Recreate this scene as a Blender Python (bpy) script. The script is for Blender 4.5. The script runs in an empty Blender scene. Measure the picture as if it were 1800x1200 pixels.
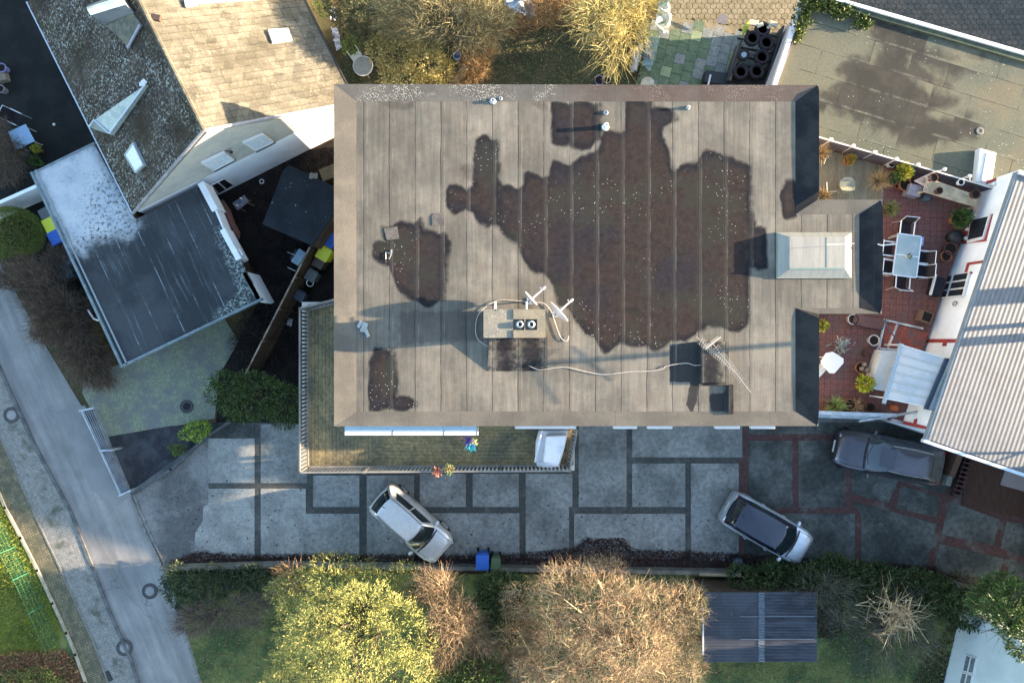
import bpy, bmesh, math, random
import numpy as np
from mathutils import Vector, Matrix
R = math.radians
SC = bpy.context.scene
COL = SC.collection
H = 30.0          # height of the drone above the ground
# ---------------------------------------------------------------- camera, sky, sun, exposure
cam = bpy.data.objects.new('camera', bpy.data.cameras.new('camera')); COL.objects.link(cam)
cam.location = (0, 0, H); cam.rotation_euler = (0, 0, 0)
cam.data.sensor_width = 36; cam.data.lens = 24; cam.data.clip_end = 3000
SC.camera = cam
SUN_EL, SUN_SLOPE = 10.2, 0.078
AZ = math.atan2(SUN_SLOPE, 1.0)
world = bpy.data.worlds.new('World'); SC.world = world; world.use_nodes = True
nt = world.node_tree; nt.nodes.clear()
sky = nt.nodes.new('ShaderNodeTexSky'); sky.sky_type = 'NISHITA'; sky.sun_disc = False
sky.sun_elevation = R(SUN_EL); sky.sun_rotation = R(90) - AZ
sky.air_density = 1.0; sky.dust_density = 0.8; sky.ozone_density = 1.3
bg = nt.nodes.new('ShaderNodeBackground'); bg.inputs[1].default_value = 0.13
wo = nt.nodes.new('ShaderNodeOutputWorld')
nt.links.new(sky.outputs[0], bg.inputs[0]); nt.links.new(bg.outputs[0], wo.inputs[0])
sl = bpy.data.lights.new('sun', 'SUN'); sl.energy = 5.0; sl.angle = R(0.6); sl.color = (1.0, 0.78, 0.55)
sun = bpy.data.objects.new('sun', sl); COL.objects.link(sun)
dl = Vector((-math.cos(R(SUN_EL))*math.cos(AZ), -math.cos(R(SUN_EL))*math.sin(AZ), -math.sin(R(SUN_EL))))
sun.rotation_euler = dl.to_track_quat('-Z', 'Y').to_euler(); sun.location = (60, 5, 40)
SC.view_settings.view_transform = 'Standard'; SC.view_settings.look = 'None'
SC.view_settings.exposure = 2.82; SC.view_settings.gamma = 1

# ---------------------------------------------------------------- helpers
def W(px, py, z=0.0):
    k = (H - z) / 1200.0
    return Vector(((px-900)*k, (600-py)*k, z))
def W2(px, py, z=0.0):
    v = W(px, py, z); return (v.x, v.y)
def WP(pts, z=0.0): return [W2(a, b, z) for a, b in pts]
def onp(px, py, p, n):            # the point of a real plane (wall, roof slope) behind a pixel
    d = Vector(((px-900)/1200.0, (600-py)/1200.0, -1.0)); o = Vector((0, 0, H))
    t = (Vector(p)-o).dot(n) / d.dot(n); return o + d*t

class MB:
    def __init__(s): s.V = []; s.F = []; s.m = []; s.c = 0
    def add(s, vs, fs):
        k = len(s.V); s.V += [tuple(v) for v in vs]
        for f in fs: s.F.append([i+k for i in f]); s.m.append(s.c)
        return s
    def box(s, x0, x1, y0, y1, z0, z1):
        x0, x1 = min(x0, x1), max(x0, x1); y0, y1 = min(y0, y1), max(y0, y1)
        return s.add([(x, y, z) for z in (z0, z1) for y in (y0, y1) for x in (x0, x1)],
                     [(0,2,3,1),(4,5,7,6),(0,1,5,4),(2,6,7,3),(0,4,6,2),(1,3,7,5)])
    def ob(s, c, sz, rz=0, z0=None, tilt=0):
        M_ = Matrix.Rotation(rz, 3, 'Z') @ Matrix.Rotation(tilt, 3, 'X'); c = Vector(c); hx, hy, hz = [q/2 for q in sz]
        return s.add([c + M_ @ Vector((a*hx, b*hy, d*hz)) for d in (-1,1) for b in (-1,1) for a in (-1,1)],
                     [(0,2,3,1),(4,5,7,6),(0,1,5,4),(2,6,7,3),(0,4,6,2),(1,3,7,5)])
    def prism(s, poly, z0, z1):
        n = len(poly)
        ar = sum(poly[i][0]*poly[(i+1)%n][1]-poly[(i+1)%n][0]*poly[i][1] for i in range(n))
        if ar < 0: poly = poly[::-1]
        vs = [(p[0], p[1], z0) for p in poly] + [(p[0], p[1], z1) for p in poly]
        return s.add(vs, [tuple(range(n))[::-1], tuple(range(n, 2*n))] + [(i, (i+1)%n, (i+1)%n+n, i+n) for i in range(n)])
    def slab(s, pts, th):          # arbitrary flat 3-D polygon given thickness along its normal
        pts = [Vector(p) for p in pts]; n = len(pts)
        nr = Vector((0,0,0))
        for i in range(n): nr += pts[i].cross(pts[(i+1)%n])
        nr.normalize()
        return s.add(pts + [p + nr*th for p in pts], [tuple(range(n))[::-1], tuple(range(n, 2*n))] + [(i, (i+1)%n, (i+1)%n+n, i+n) for i in range(n)])
    def tube(s, pts, r, n=6, cap=True):
        pts = [Vector(p) for p in pts]; rs = r if isinstance(r, (list, tuple)) else [r]*len(pts)
        k = len(s.V); N = len(pts)
        for i, p in enumerate(pts):
            d = (pts[min(i+1, N-1)] - pts[max(i-1, 0)])
            d = d.normalized() if d.length > 1e-9 else Vector((0,0,1))
            a = d.cross(Vector((0,0,1)) if abs(d.z) < .9 else Vector((1,0,0))).normalized(); b = d.cross(a)
            for j in range(n):
                t = 2*math.pi*j/n; s.V.append(tuple(p + (a*math.cos(t) + b*math.sin(t))*rs[i]))
        for i in range(N-1):
            for j in range(n):
                s.F.append([k+i*n+j, k+i*n+(j+1)%n, k+(i+1)*n+(j+1)%n, k+(i+1)*n+j]); s.m.append(s.c)
        if cap:
            s.F.append([k+j for j in range(n)][::-1]); s.m.append(s.c)
            s.F.append([k+(N-1)*n+j for j in range(n)]); s.m.append(s.c)
        return s
    def lathe(s, prof, c=(0,0,0), n=20, sx=1, sy=1):
        k = len(s.V); P_ = len(prof)
        for r, z in prof:
            for j in range(n):
                t = 2*math.pi*j/n; s.V.append((c[0]+r*sx*math.cos(t), c[1]+r*sy*math.sin(t), c[2]+z))
        for i in range(P_-1):
            for j in range(n):
                s.F.append([k+i*n+j, k+i*n+(j+1)%n, k+(i+1)*n+(j+1)%n, k+(i+1)*n+j]); s.m.append(s.c)
        if prof[0][0] > 1e-6: s.F.append([k+j for j in range(n)][::-1]); s.m.append(s.c)
        if prof[-1][0] > 1e-6: s.F.append([k+(P_-1)*n+j for j in range(n)]); s.m.append(s.c)
        return s
    def build(s, name, mats, parent=None, smooth=False, bevel=0, pivot=None):
        if not isinstance(mats, (list, tuple)): mats = [mats]
        V = np.array(s.V, dtype=float)
        me = bpy.data.meshes.new(name)
        if parent is not None: off = np.array(parent.get('_w', (0,0,0)), dtype=float)
        elif pivot is not None: off = np.array(pivot, dtype=float)
        else: off = np.array([(V[:,0].min()+V[:,0].max())/2, (V[:,1].min()+V[:,1].max())/2, V[:,2].min()])
        V = V - off
        me.from_pydata(V.tolist(), [], s.F); me.update()
        for m_ in mats: me.materials.append(m_)
        if len(mats) > 1: me.polygons.foreach_set('material_index', s.m)
        if smooth: me.polygons.foreach_set('use_smooth', [True]*len(me.polygons))
        o = bpy.data.objects.new(name, me); COL.objects.link(o)
        if parent is not None: o.parent = parent; o['_w'] = tuple(off)
        else: o.location = off; o['_w'] = tuple(off)
        if bevel:
            b = o.modifiers.new('bevel', 'BEVEL'); b.width = bevel; b.segments = 2; b.limit_method = 'ANGLE'; b.angle_limit = R(40)
        return o
def tag(o, label, cat, group=None):
    o['label'] = label; o['category'] = cat
    if group: o['group'] = group
    return o
def thing(name, label, cat, loc, rz=0, group=None):
    o = bpy.data.objects.new(name, None); o.empty_display_size = .3; COL.objects.link(o); o.location = loc; o.rotation_euler = (0,0,rz)
    o['_w'] = tuple(loc) if rz == 0 else (0,0,0)
    return tag(o, label, cat, group)
def local(name, label, cat, group=None):     # a thing built round the origin, moved afterwards with place()
    return thing(name, label, cat, (0,0,0), 0, group)
def place(o, loc, rz=0, s=1):
    o.location = loc; o.rotation_euler = (0,0,rz); o.scale = (s,s,s); return o
def dup(r, label, loc=None, rz=0, s=1, cat=None):
    def cp(o, p):
        c = o.copy(); COL.objects.link(c)
        if p is not None: c.parent = p
        for ch in list(o.children): cp(ch, c)
        return c
    c = cp(r, None); c['label'] = label
    if cat: c['category'] = cat
    if loc is not None: place(c, loc, rz, s)
    return c
def struct(o): o['kind'] = 'structure'; return o
def stuff(o, label, cat): o['kind'] = 'stuff'; return tag(o, label, cat)
def npmesh(name, V, F, mat, parent=None, smooth=False):
    me = bpy.data.meshes.new(name)
    if parent is not None: off = np.array(parent.get('_w', (0,0,0)), dtype=float)
    else: off = np.array([V[:,0].mean(), V[:,1].mean(), V[:,2].min()])
    V = V - off; nv, nf, k = len(V), len(F), F.shape[1]
    me.vertices.add(nv); me.vertices.foreach_set('co', V.astype(np.float32).ravel())
    me.loops.add(nf*k); me.loops.foreach_set('vertex_index', F.astype(np.int32).ravel())
    me.polygons.add(nf); me.polygons.foreach_set('loop_start', np.arange(0, nf*k, k, dtype=np.int32))
    try: me.polygons.foreach_set('loop_total', np.full(nf, k, dtype=np.int32))
    except Exception: pass
    me.update(calc_edges=True); me.validate()
    for m_ in (mat if isinstance(mat, (list, tuple)) else [mat]): me.materials.append(m_)
    if smooth: me.polygons.foreach_set('use_smooth', [True]*len(me.polygons))
    o = bpy.data.objects.new(name, me); COL.objects.link(o)
    if parent is not None: o.parent = parent
    else: o.location = off
    o['_w'] = tuple(off)
    return o

# ---------------------------------------------------------------- materials
def lin(c):
    return tuple((x/12.92 if x <= .04045 else ((x+.055)/1.055)**2.4) for x in c)
MATS = {}
class NT:
    def __init__(s, name):
        s.m = bpy.data.materials.new(name); s.m.use_nodes = True; s.t = s.m.node_tree; s.b = s.t.nodes['Principled BSDF']
    def n(s, ty, **k):
        x = s.t.nodes.new('ShaderNode'+ty)
        for a, b in k.items(): setattr(x, a, b)
        return x
    def l(s, a, b): s.t.links.new(a, b)
    def setv(s, inp, v):
        if hasattr(v, 'is_output'): s.l(v, inp)
        else: inp.default_value = v
    def math(s, op, a, b=None, c=None, clamp=False):
        x = s.n('Math', operation=op); x.use_clamp = clamp
        for i, v in enumerate((a, b, c)):
            if v is not None: s.setv(x.inputs[i], v)
        return x.outputs[0]
    def pos(s, obj=False):
        return s.n('TexCoord').outputs['Object'] if obj else s.n('NewGeometry').outputs['Position']
    def noise(s, vec, scale, detail=5, rough=.6, dist=0):
        x = s.n('TexNoise'); s.l(vec, x.inputs['Vector']); x.inputs['Scale'].default_value = scale
        x.inputs['Detail'].default_value = detail; x.inputs['Roughness'].default_value = rough; x.inputs['Distortion'].default_value = dist
        return x.outputs['Fac']
    def vor(s, vec, scale, feat='F1', rnd=1, out='Distance'):
        x = s.n('TexVoronoi', feature=feat); s.l(vec, x.inputs['Vector']); x.inputs['Scale'].default_value = scale; x.inputs['Randomness'].default_value = rnd
        return x.outputs[out]
    def ramp(s, v, a, b, lo=0, hi=1):
        x = s.n('MapRange', interpolation_type='SMOOTHSTEP'); s.setv(x.inputs[0], v)
        for i, q in ((1, a), (2, b), (3, lo), (4, hi)): x.inputs[i].default_value = q
        return x.outputs[0]
    def mix(s, f, a, b, mode='MIX'):
        x = s.n('Mix', data_type='RGBA', blend_type=mode); s.setv(x.inputs[0], f)
        for i, q in ((6, a), (7, b)):
            if hasattr(q, 'is_output'): s.l(q, x.inputs[i])
            else: x.inputs[i].default_value = (*q[:3], 1)
        return x.outputs[2]
    def scale(s, col, f):      # colour times value
        x = s.n('VectorMath', operation='SCALE'); s.setv(x.inputs[0], col); s.setv(x.inputs['Scale'], f); return x.outputs[0]
    def stretch(s, vec, sc, rz=0):
        x = s.n('Mapping'); s.l(vec, x.inputs[0]); x.inputs['Scale'].default_value = sc; x.inputs['Rotation'].default_value = (0,0,rz); return x.outputs[0]
    def attr(s, name):
        x = s.n('Attribute', attribute_name=name); return x.outputs['Fac']
    def bump(s, h, st=.4, d=.02):
        x = s.n('Bump'); x.inputs['Strength'].default_value = st; x.inputs['Distance'].default_value = d; s.l(h, x.inputs['Height']); s.l(x.outputs[0], s.b.inputs['Normal'])
    def fin(s, col, rough=.8, metal=0, spec=None):
        if hasattr(col, 'is_output'): s.l(col, s.b.inputs['Base Color'])
        else: s.b.inputs['Base Color'].default_value = (*col, 1)
        s.setv(s.b.inputs['Roughness'], rough); s.b.inputs['Metallic'].default_value = metal
        if spec is not None: s.b.inputs['Specular IOR Level'].default_value = spec
        return s.m
def mat(name, c, c2=None, rough=.8, metal=0, sc=3, lo=.4, hi=.62, var=.25, vsc=25, specks=(), bump=0, bsc=30, world=False, stretch=None, spec=None):
    if name in MATS: return MATS[name]
    t = NT(name); v = t.pos(not world); vs = t.stretch(v, stretch) if stretch else v
    col = t.mix(t.ramp(t.noise(vs, sc), lo, hi), c, c2) if c2 else None
    f = t.ramp(t.noise(vs, vsc, 4, .7), .25, .75, 1-var, 1+var)
    if col is None: col = t.mix(0.0, c, c)
    col = t.scale(col, f)
    for (ssc, thr, scol) in specks:
        d = t.vor(v, ssc); g = t.noise(v, ssc*.25, 3)
        msk = t.math('MULTIPLY', t.ramp(d, thr, thr*.5), t.ramp(g, .45, .6))
        col = t.mix(msk, col, scol)
    if bump: t.bump(t.noise(vs, bsc, 5, .7), bump)
    if spec is None and rough >= .7: spec = .12
    MATS[name] = t.fin(col, rough, metal, spec); return t.m
def leafmat(name, c, c2, c3=None, trans=0.0, rough=.6):
    if name in MATS: return MATS[name]
    t = NT(name); g = t.n('NewGeometry').outputs['Random Per Island']
    v = t.pos(True)
    col = t.mix(t.ramp(t.noise(v, 1.3, 4), .38, .62), c, c2)
    if c3: col = t.mix(t.ramp(g, .7, .95), col, c3)
    col = t.scale(col, t.ramp(g, 0, 1, .65, 1.35))
    if trans:
        t.b.inputs['Subsurface Weight'].default_value = 0
    MATS[name] = t.fin(col, rough, 0, .25); return t.m

# ---------------------------------------------------------------- plants
def rnd_dirs(rg, n):
    v = rg.normal(size=(n,3)); return v/np.linalg.norm(v, axis=1)[:,None]
def norm(v): return v/np.maximum(np.linalg.norm(v, axis=1)[:,None], 1e-9)
def leaves(name, m, P, D, L, Wd, rg, parent=None):
    n = len(P); D = norm(D); S = norm(np.cross(D, rnd_dirs(rg, n)))
    L = L[:,None]; Wd = Wd[:,None]
    V = np.stack([P, P+D*L*.45+S*Wd*.5, P+D*L, P+D*L*.45-S*Wd*.5], 1).reshape(-1,3)
    F = np.arange(4*n).reshape(-1,4); return npmesh(name, V, F, m, parent)
def twigs(name, m, A, B, ra, rb, parent=None):
    n = len(A); D = norm(B-A); ref = np.where(np.abs(D[:,2:3]) < .9, np.array([[0,0,1.]]), np.array([[1.,0,0]]))
    a = norm(np.cross(D, ref)); b = np.cross(D, a); vs = []
    for P, r in ((A, ra), (B, rb)):
        for k in range(3):
            t = 2*math.pi*k/3; vs.append(P + (a*math.cos(t)+b*math.sin(t))*r[:,None])
    V = np.stack(vs, 1).reshape(-1,3)
    q = np.array([[0,1,4,3],[1,2,5,4],[2,0,3,5]]); F = (np.arange(n)[:,None,None]*6 + q[None]).reshape(-1,4)
    return npmesh(name, V, F, m, parent)
def lobe_pts(rg, lobes, n, inner=.75):
    lob = np.array(lobes, float); w = (lob[:,3]*lob[:,4]+lob[:,3]*lob[:,5]+lob[:,4]*lob[:,5]); idx = rg.choice(len(lob), n, p=w/w.sum())
    d = rnd_dirs(rg, n); r = inner + (1.04-inner)*rg.random(n)**.6
    P = lob[idx,:3] + d*lob[idx,3:]*r[:,None]
    keep = np.ones(n, bool)
    for k in range(len(lob)):
        q = (P-lob[k,:3])/lob[k,3:]; ins = (np.linalg.norm(q, axis=1) < .72) & (idx != k); keep &= ~ins
    keep &= P[:,2] > .03
    return P[keep], norm(d/lob[idx,3:])[keep]
def strands(rg, P, D, length, seg=3, curl=.5, r=.012, up=.0):
    n = len(P); A = []; B = []; ra = []; rb = []; p = P.copy(); d = norm(D + rnd_dirs(rg, n)*curl)
    L = length*(.5+rg.random(n))/seg
    for k in range(seg):
        q = p + d*L[:,None]; A.append(p); B.append(q); ra.append(np.full(n, r*(1-k/seg))); rb.append(np.full(n, r*(1-(k+.85)/seg)))
        p = q; d = norm(d + rnd_dirs(rg, n)*curl*.8 + np.array([0,0,up]))
    return A, B, ra, rb
def limbs(rg, base, tops, r0, bend=.25, sub=5):
    A = []; B = []; ra = []; rb = []
    for tp in tops:
        base_ = np.array(base, float); tp = np.array(tp, float); prev = base_; L = np.linalg.norm(tp-base_)
        n = 6
        pts = [base_]
        for i in range(1, n+1):
            f = i/n; g = f**1.0
            pts.append(base_ + (tp-base_)*np.array([f**1.3, f**1.3, f**.75]) + rg.normal(size=3)*bend*.12*L*(1 if i < n else 0))
        for i in range(n):
            A.append(pts[i]); B.append(pts[i+1]); ra.append(r0*(1-.85*i/n)); rb.append(r0*(1-.85*(i+1)/n))
            if i >= 2:
                for _ in range(sub):
                    d = rnd_dirs(rg, 1)[0]; d[2] = abs(d[2])*.6; l = L*.18*(.6+rg.random()); p = pts[i] + (pts[i+1]-pts[i])*rg.random()
                    m1 = p + d*l*.5 + rg.normal(size=3)*.04; e = m1 + (d+rnd_dirs(rg,1)[0]*.5)*l*.5
                    A += [p, m1]; B += [m1, e]; rr = r0*(1-.85*i/n)*.45; ra += [rr, rr*.6]; rb += [rr*.6, rr*.25]
    return [np.array(A)], [np.array(B)], [np.array(ra)], [np.array(rb)]
def cat_tw(*sets):
    return [np.concatenate([np.concatenate(s[i]) for s in sets]) for i in range(4)]
def sublobes(lobes, k, seed, f=.42, core=.8):
    rg = np.random.default_rng(seed); out = []
    for l in lobes:
        out.append((l[0], l[1], l[2], l[3]*core, l[4]*core, l[5]*core))
        for _ in range(k):
            d = rnd_dirs(rg, 1)[0]; d[2] = abs(d[2])*.9-.1; g = f*(.6+.7*rg.random())
            out.append((l[0]+d[0]*l[3]*.78, l[1]+d[1]*l[4]*.78, l[2]+d[2]*l[5]*.78, l[3]*g, l[4]*g, l[5]*g))
    return out
def leafy_plant(name, label, cat, lobes, n, leaf, lm, bm, seed, trunk=True, group=None, spray=3, L=.12, Wd=.035, out=.9, inner=.7, up=.15, stem_r=.06, tips=0, sub=5):
    tl = lobes; lobes = sublobes(lobes, sub, seed+900) if sub else lobes
    rg = np.random.default_rng(seed); lob = np.array(lobes, float)
    c = lob[:,:3].mean(0); zmin = 0 if leaf is None else leaf
    base = (c[0], c[1], zmin); root = thing(name, label, cat, base, 0, group)
    P, D = lobe_pts(rg, lobes, n, inner); dd = norm(D*out + rnd_dirs(rg, len(P))*.7 + np.array([0,0,up]))
    PP = []; DD = []
    for k in range(spray):
        PP.append(P + dd*(L*.55*k)); DD.append(norm(dd + rnd_dirs(rg, len(P))*.55))
    PP = np.concatenate(PP); DD = np.concatenate(DD)
    leaves('crown', lm, PP, DD, L*(.6+.8*rg.random(len(PP))), Wd*(.7+.6*rg.random(len(PP))), rg, root)
    tops = [(l[0], l[1], l[2]+l[5]*.4) for l in tl]
    if trunk: S = cat_tw(limbs(rg, base, tops, stem_r, .3, 3)); twigs('trunk', bm, *S, root)
    return root
def bare_plant(name, label, cat, lobes, n, m, seed, base=None, r0=.07, L=.5, tr=.012, seg=3, curl=.55, sub=5, nl=14, m2=None, group=None, inner=.25, up=.05, z0=0, sublob=4, rad=.8):
    lobes = sublobes(lobes, sublob, seed+900, .45, .85) if sublob else lobes
    rg = np.random.default_rng(seed); lob = np.array(lobes, float); c = lob[:,:3].mean(0)
    b = (c[0], c[1], z0) if base is None else base; root = thing(name, label, cat, b, 0, group)
    tops, _ = lobe_pts(rg, lobes, nl*3, .75); tops = tops[np.argsort(-tops[:,2]+rg.random(len(tops)))][:nl]
    S = limbs(rg, b, tops, r0, .3, sub); twigs('trunk', m, *cat_tw(S), root)
    P, D = lobe_pts(rg, lobes, n, inner); away = norm(P - np.array([b[0], b[1], b[2]+.3*c[2]]))
    away = norm(away*rad + D*.35 + rnd_dirs(rg, n_ := len(P))*.35) if False else norm(away*rad + D*.35 + rnd_dirs(rg, len(P))*.35); S2 = strands(rg, P - away*L*.3, away, L, seg, curl, tr, up); twigs('crown', m2 or m, *cat_tw(S2), root)
    return root
def pxl(lst, z=None):      # lobes given as (px, py, z, r_px, r_px_y, rz)
    out = []
    for px, py, z_, rx, ry, rz in lst:
        k = (H-z_)/1200; v = W(px, py, z_); out.append((v.x, v.y, z_, rx*k, ry*k, rz))
    return out
def sdf(P, poly):          # signed distance of points (n,2) to polygon, positive inside
    poly = np.array(poly, float); n = len(poly); d = np.full(len(P), 1e9); ins = np.zeros(len(P), bool)
    for i in range(n):
        a, b = poly[i], poly[(i+1) % n]; e = b-a; w = P-a
        t = np.clip((w@e)/max(e@e, 1e-12), 0, 1); q = w - t[:,None]*e; d = np.minimum(d, np.hypot(q[:,0], q[:,1]))
        c = ((a[1] > P[:,1]) != (b[1] > P[:,1])); 
        with np.errstate(divide='ignore', invalid='ignore'):
            xx = (b[0]-a[0])*(P[:,1]-a[1])/(b[1]-a[1]) + a[0]
        ins ^= c & (P[:,0] < xx)
    return np.where(ins, d, -d)
def grid_sheet(name, x0, x1, y0, y1, z, st, mats, parent, inside=None, attrs={}, frame=None):
    nx = int((x1-x0)/st)+1; ny = int((y1-y0)/st)+1
    X, Y = np.meshgrid(np.linspace(x0, x1, nx), np.linspace(y0, y1, ny)); P = np.stack([X.ravel(), Y.ravel()], 1)
    I = np.arange(nx*ny).reshape(ny, nx); F = np.stack([I[:-1,:-1], I[:-1,1:], I[1:,1:], I[1:,:-1]], -1).reshape(-1,4)
    if frame is not None: o_, u_, v_ = frame; P3 = np.array(o_)[None] + P[:,:1]*np.array(u_) + P[:,1:]*np.array(v_)
    else: P3 = np.column_stack([P, np.full(len(P), z)])
    if inside is not None:
        cc = P3[F].mean(1)[:,:2]; F = F[sdf(cc, inside) > -st*.7]
        used = np.unique(F); q = P3[used,:2]; s0 = sdf(q, inside); out = used[s0 < 0]; q = P3[out,:2]
        best = np.full(len(q), 1e9); tgt = q.copy(); pl_ = np.array(inside, float)
        for i in range(len(pl_)):
            a_, b_ = pl_[i], pl_[(i+1) % len(pl_)]; e = b_-a_; t_ = np.clip(((q-a_)@e)/(e@e), 0, 1); pr = a_ + t_[:,None]*e; dd_ = np.hypot(*(q-pr).T)
            m_ = dd_ < best; best[m_] = dd_[m_]; tgt[m_] = pr[m_]
        P3[out,:2] = tgt
    o = npmesh(name, P3, F, mats, parent)
    for k, polys in attrs.items():
        d = np.full(len(P3), -9.0)
        for pl in polys: d = np.maximum(d, sdf(P3[:,:2], pl))
        d = np.clip(d, -1, 1)
        a = o.data.attributes.new(k, 'FLOAT', 'POINT'); a.data.foreach_set('value', d.astype(np.float32))
    return o
# ---------------------------------------------------------------- material library
def m_tiles(name, s, a, b, mortar, ms=.04, rz=0, rough=.85, off=.5, w=.5, h=.25, dirt=(.1,.1,.09), dl=.5, dh=.7, bump=.3, dsc=1.2):
    if name in MATS: return MATS[name]
    t = NT(name); v = t.pos(); v = t.stretch(v, (1,1,1), rz)
    br = t.n('TexBrick'); t.l(v, br.inputs['Vector']); br.offset = off
    for k, q in (('Color1', a), ('Color2', b), ('Mortar', mortar)): br.inputs[k].default_value = (*q, 1)
    br.inputs['Scale'].default_value = s; br.inputs['Mortar Size'].default_value = ms; br.inputs['Brick Width'].default_value = w; br.inputs['Row Height'].default_value = h; br.inputs['Bias'].default_value = 0
    col = t.scale(br.outputs['Color'], t.ramp(t.noise(v, 9, 5, .7), .25, .75, .7, 1.3))
    col = t.mix(t.ramp(t.noise(v, dsc, 5, .65), dl, dh), col, dirt)
    x = t.math('SUBTRACT', 1.0, br.outputs['Fac']); t.bump(x, bump, .01)
    MATS[name] = t.fin(col, rough, 0, .3); return t.m
soil = mat('soil', (.013,.011,.011), (.024,.019,.017), .95, sc=1.5, var=.5, vsc=18, bump=.8, bsc=12)
litter_ground = mat('litter_ground', (.055,.05,.025), (.10,.07,.035), .95, sc=1.2, var=.5, vsc=22, bump=.8, bsc=14)
grass_m = mat('grass_ground', (.07,.10,.04), (.17,.18,.06), .95, sc=.6, lo=.42, hi=.58, var=.5, vsc=28, bump=.6, bsc=20)
asphalt = None
def mk_asphalt():
    t = NT('asphalt'); v = t.pos(); c = t.mix(t.ramp(t.noise(v, .35, 4, .6), .35, .65), (.155,.152,.147), (.22,.213,.20))
    lng = t.stretch(t.stretch(v, (1,1,1), R(-23.6)), (1.6, .16, 1)); c = t.scale(c, t.ramp(t.noise(lng, 1.3, 4, .6), .3, .7, .78, 1.18))
    c = t.scale(c, t.ramp(t.noise(v, 38, 4, .85), .25, .75, .72, 1.28)); cr = t.n('TexVoronoi', feature='DISTANCE_TO_EDGE'); cr.inputs['Scale'].default_value = .35; w2 = t.n('VectorMath', operation='ADD'); t.l(v, w2.inputs[0]); nn = t.n('TexNoise'); nn.inputs['Scale'].default_value = 1.5; t.l(v, nn.inputs['Vector']); t.l(nn.outputs['Color'], w2.inputs[1]); t.l(w2.outputs[0], cr.inputs['Vector']); c = t.mix(t.math('MULTIPLY', t.ramp(cr.outputs['Distance'], .010, .003), t.ramp(t.noise(v, .3, 3), .5, .6, 0, .7)), c, (.07,.07,.07)); c = t.mix(t.ramp(t.noise(v, .9, 6, .7), .58, .72, 0, .4), c, (.12,.118,.115)); t.bump(t.noise(v, 90, 3), .25, .004)
    return t.fin(c, .8, 0, .35)
asphalt = mk_asphalt()
patch_m = mat('asphalt_patch', (.18,.177,.172), (.21,.206,.20), .85, sc=.8, var=.2, vsc=50, world=True)
conc = mat('slab_concrete', (.235,.238,.222), (.135,.14,.13), .82, sc=.55, lo=.36, hi=.66, var=.3, vsc=6, specks=((9, .18, (.05,.05,.048)),), bump=.15, world=True)
conc_spot = mat('slab_concrete_pitted', (.28,.28,.255), (.20,.20,.185), .85, sc=.8, var=.22, vsc=9, specks=((16, .30, (.05,.05,.047)), (30, .32, (.06,.06,.055))), bump=.15, world=True)
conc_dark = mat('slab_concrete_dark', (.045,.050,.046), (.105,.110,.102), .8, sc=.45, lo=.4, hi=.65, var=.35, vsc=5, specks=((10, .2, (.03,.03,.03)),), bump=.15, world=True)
apron = mat('driveway_apron', (.095,.095,.092), (.18,.178,.17), .8, sc=.45, lo=.42, hi=.6, var=.25, vsc=10, world=True, bump=.1)
joint = m_tiles('paver_joint_grey', 10, (.048,.052,.048), (.062,.063,.058), (.033,.035,.031), .04, w=1.0, h=1.0, off=0)
joint_r = m_tiles('paver_joint_red', 10, (.085,.038,.034), (.068,.036,.033), (.045,.026,.024), .04, w=1.0, h=1.0, off=0)
footp = m_tiles('footpath_pavers', 6, (.18,.178,.168), (.22,.212,.195), (.09,.09,.075), .05, rz=R(26.5), w=1.0, h=.5, bump=.2, dirt=(.07,.075,.055))
verge_m = m_tiles('verge_cobbles', 6, (.16,.13,.085), (.22,.18,.12), (.08,.075,.04), .12, rz=R(26.5), w=.9, h=.5, dirt=(.075,.072,.045), dl=.42, dh=.6, dsc=2.5)
fore_m = m_tiles('forecourt_pavers', 6, (.19,.215,.145), (.23,.24,.165), (.12,.14,.09), .07, rz=R(33), w=1.0, h=.5, dirt=(.14,.14,.13), dl=.42, dh=.62)
tile_m = m_tiles('terrace_tiles', 4, (.175,.068,.054), (.135,.066,.057), (.07,.034,.028), .035, rz=R(2), w=1.0, h=1.0, off=.0, dirt=(.11,.08,.066), dl=.45, dh=.8)
stair_m = m_tiles('brick_landing', 7, (.36,.09,.06), (.28,.075,.055), (.10,.035,.025), .05, rz=R(10), w=1.0, h=.5)
hexy = mat('hex_pavers_ochre', (.18,.15,.09), (.24,.20,.13), .85, sc=2.5, var=.25, vsc=14, specks=((3, .2, (.10,.08,.05)),), world=True)
hexb = mat('hex_pavers_grey', (.07,.07,.062), (.105,.092,.078), .85, sc=2.2, var=.3, vsc=14, world=True)
gap_m = mat('paver_gap', (.04,.04,.02), (.06,.055,.03), .95, world=True)
sl_a = mat('patio_slab_green', (.10,.14,.085), (.13,.16,.10), .85, sc=3, var=.2, vsc=12, world=True)
sl_b = mat('patio_slab_grey', (.17,.18,.17), (.22,.225,.205), .85, sc=3, var=.2, vsc=12, world=True)
sl_c = mat('patio_slab_moss', (.25,.28,.17), (.20,.24,.14), .85, sc=3, var=.2, vsc=12, world=True)
white = mat('white_plastic', (.62,.62,.61), rough=.45, var=.03)
wallwhite = mat('white_render', (.74,.76,.77), (.66,.68,.68), .85, sc=1.2, var=.06, vsc=20)
wallcream = mat('cream_render', (.42,.40,.34), (.36,.35,.31), .9, sc=2, var=.1, vsc=30)
wallbeige = mat('beige_render', (.5,.46,.40), (.44,.41,.36), .9, sc=2, var=.08)
redtrim = mat('red_trim', (.30,.05,.045), (.22,.04,.04), .7, sc=4, var=.15)
metal = mat('zinc_metal', (.42,.45,.48), (.30,.33,.35), .45, .6, sc=3, var=.1)
metal_l = mat('galvanised_steel', (.52,.55,.58), rough=.4, metal=.8, var=.1)
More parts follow.
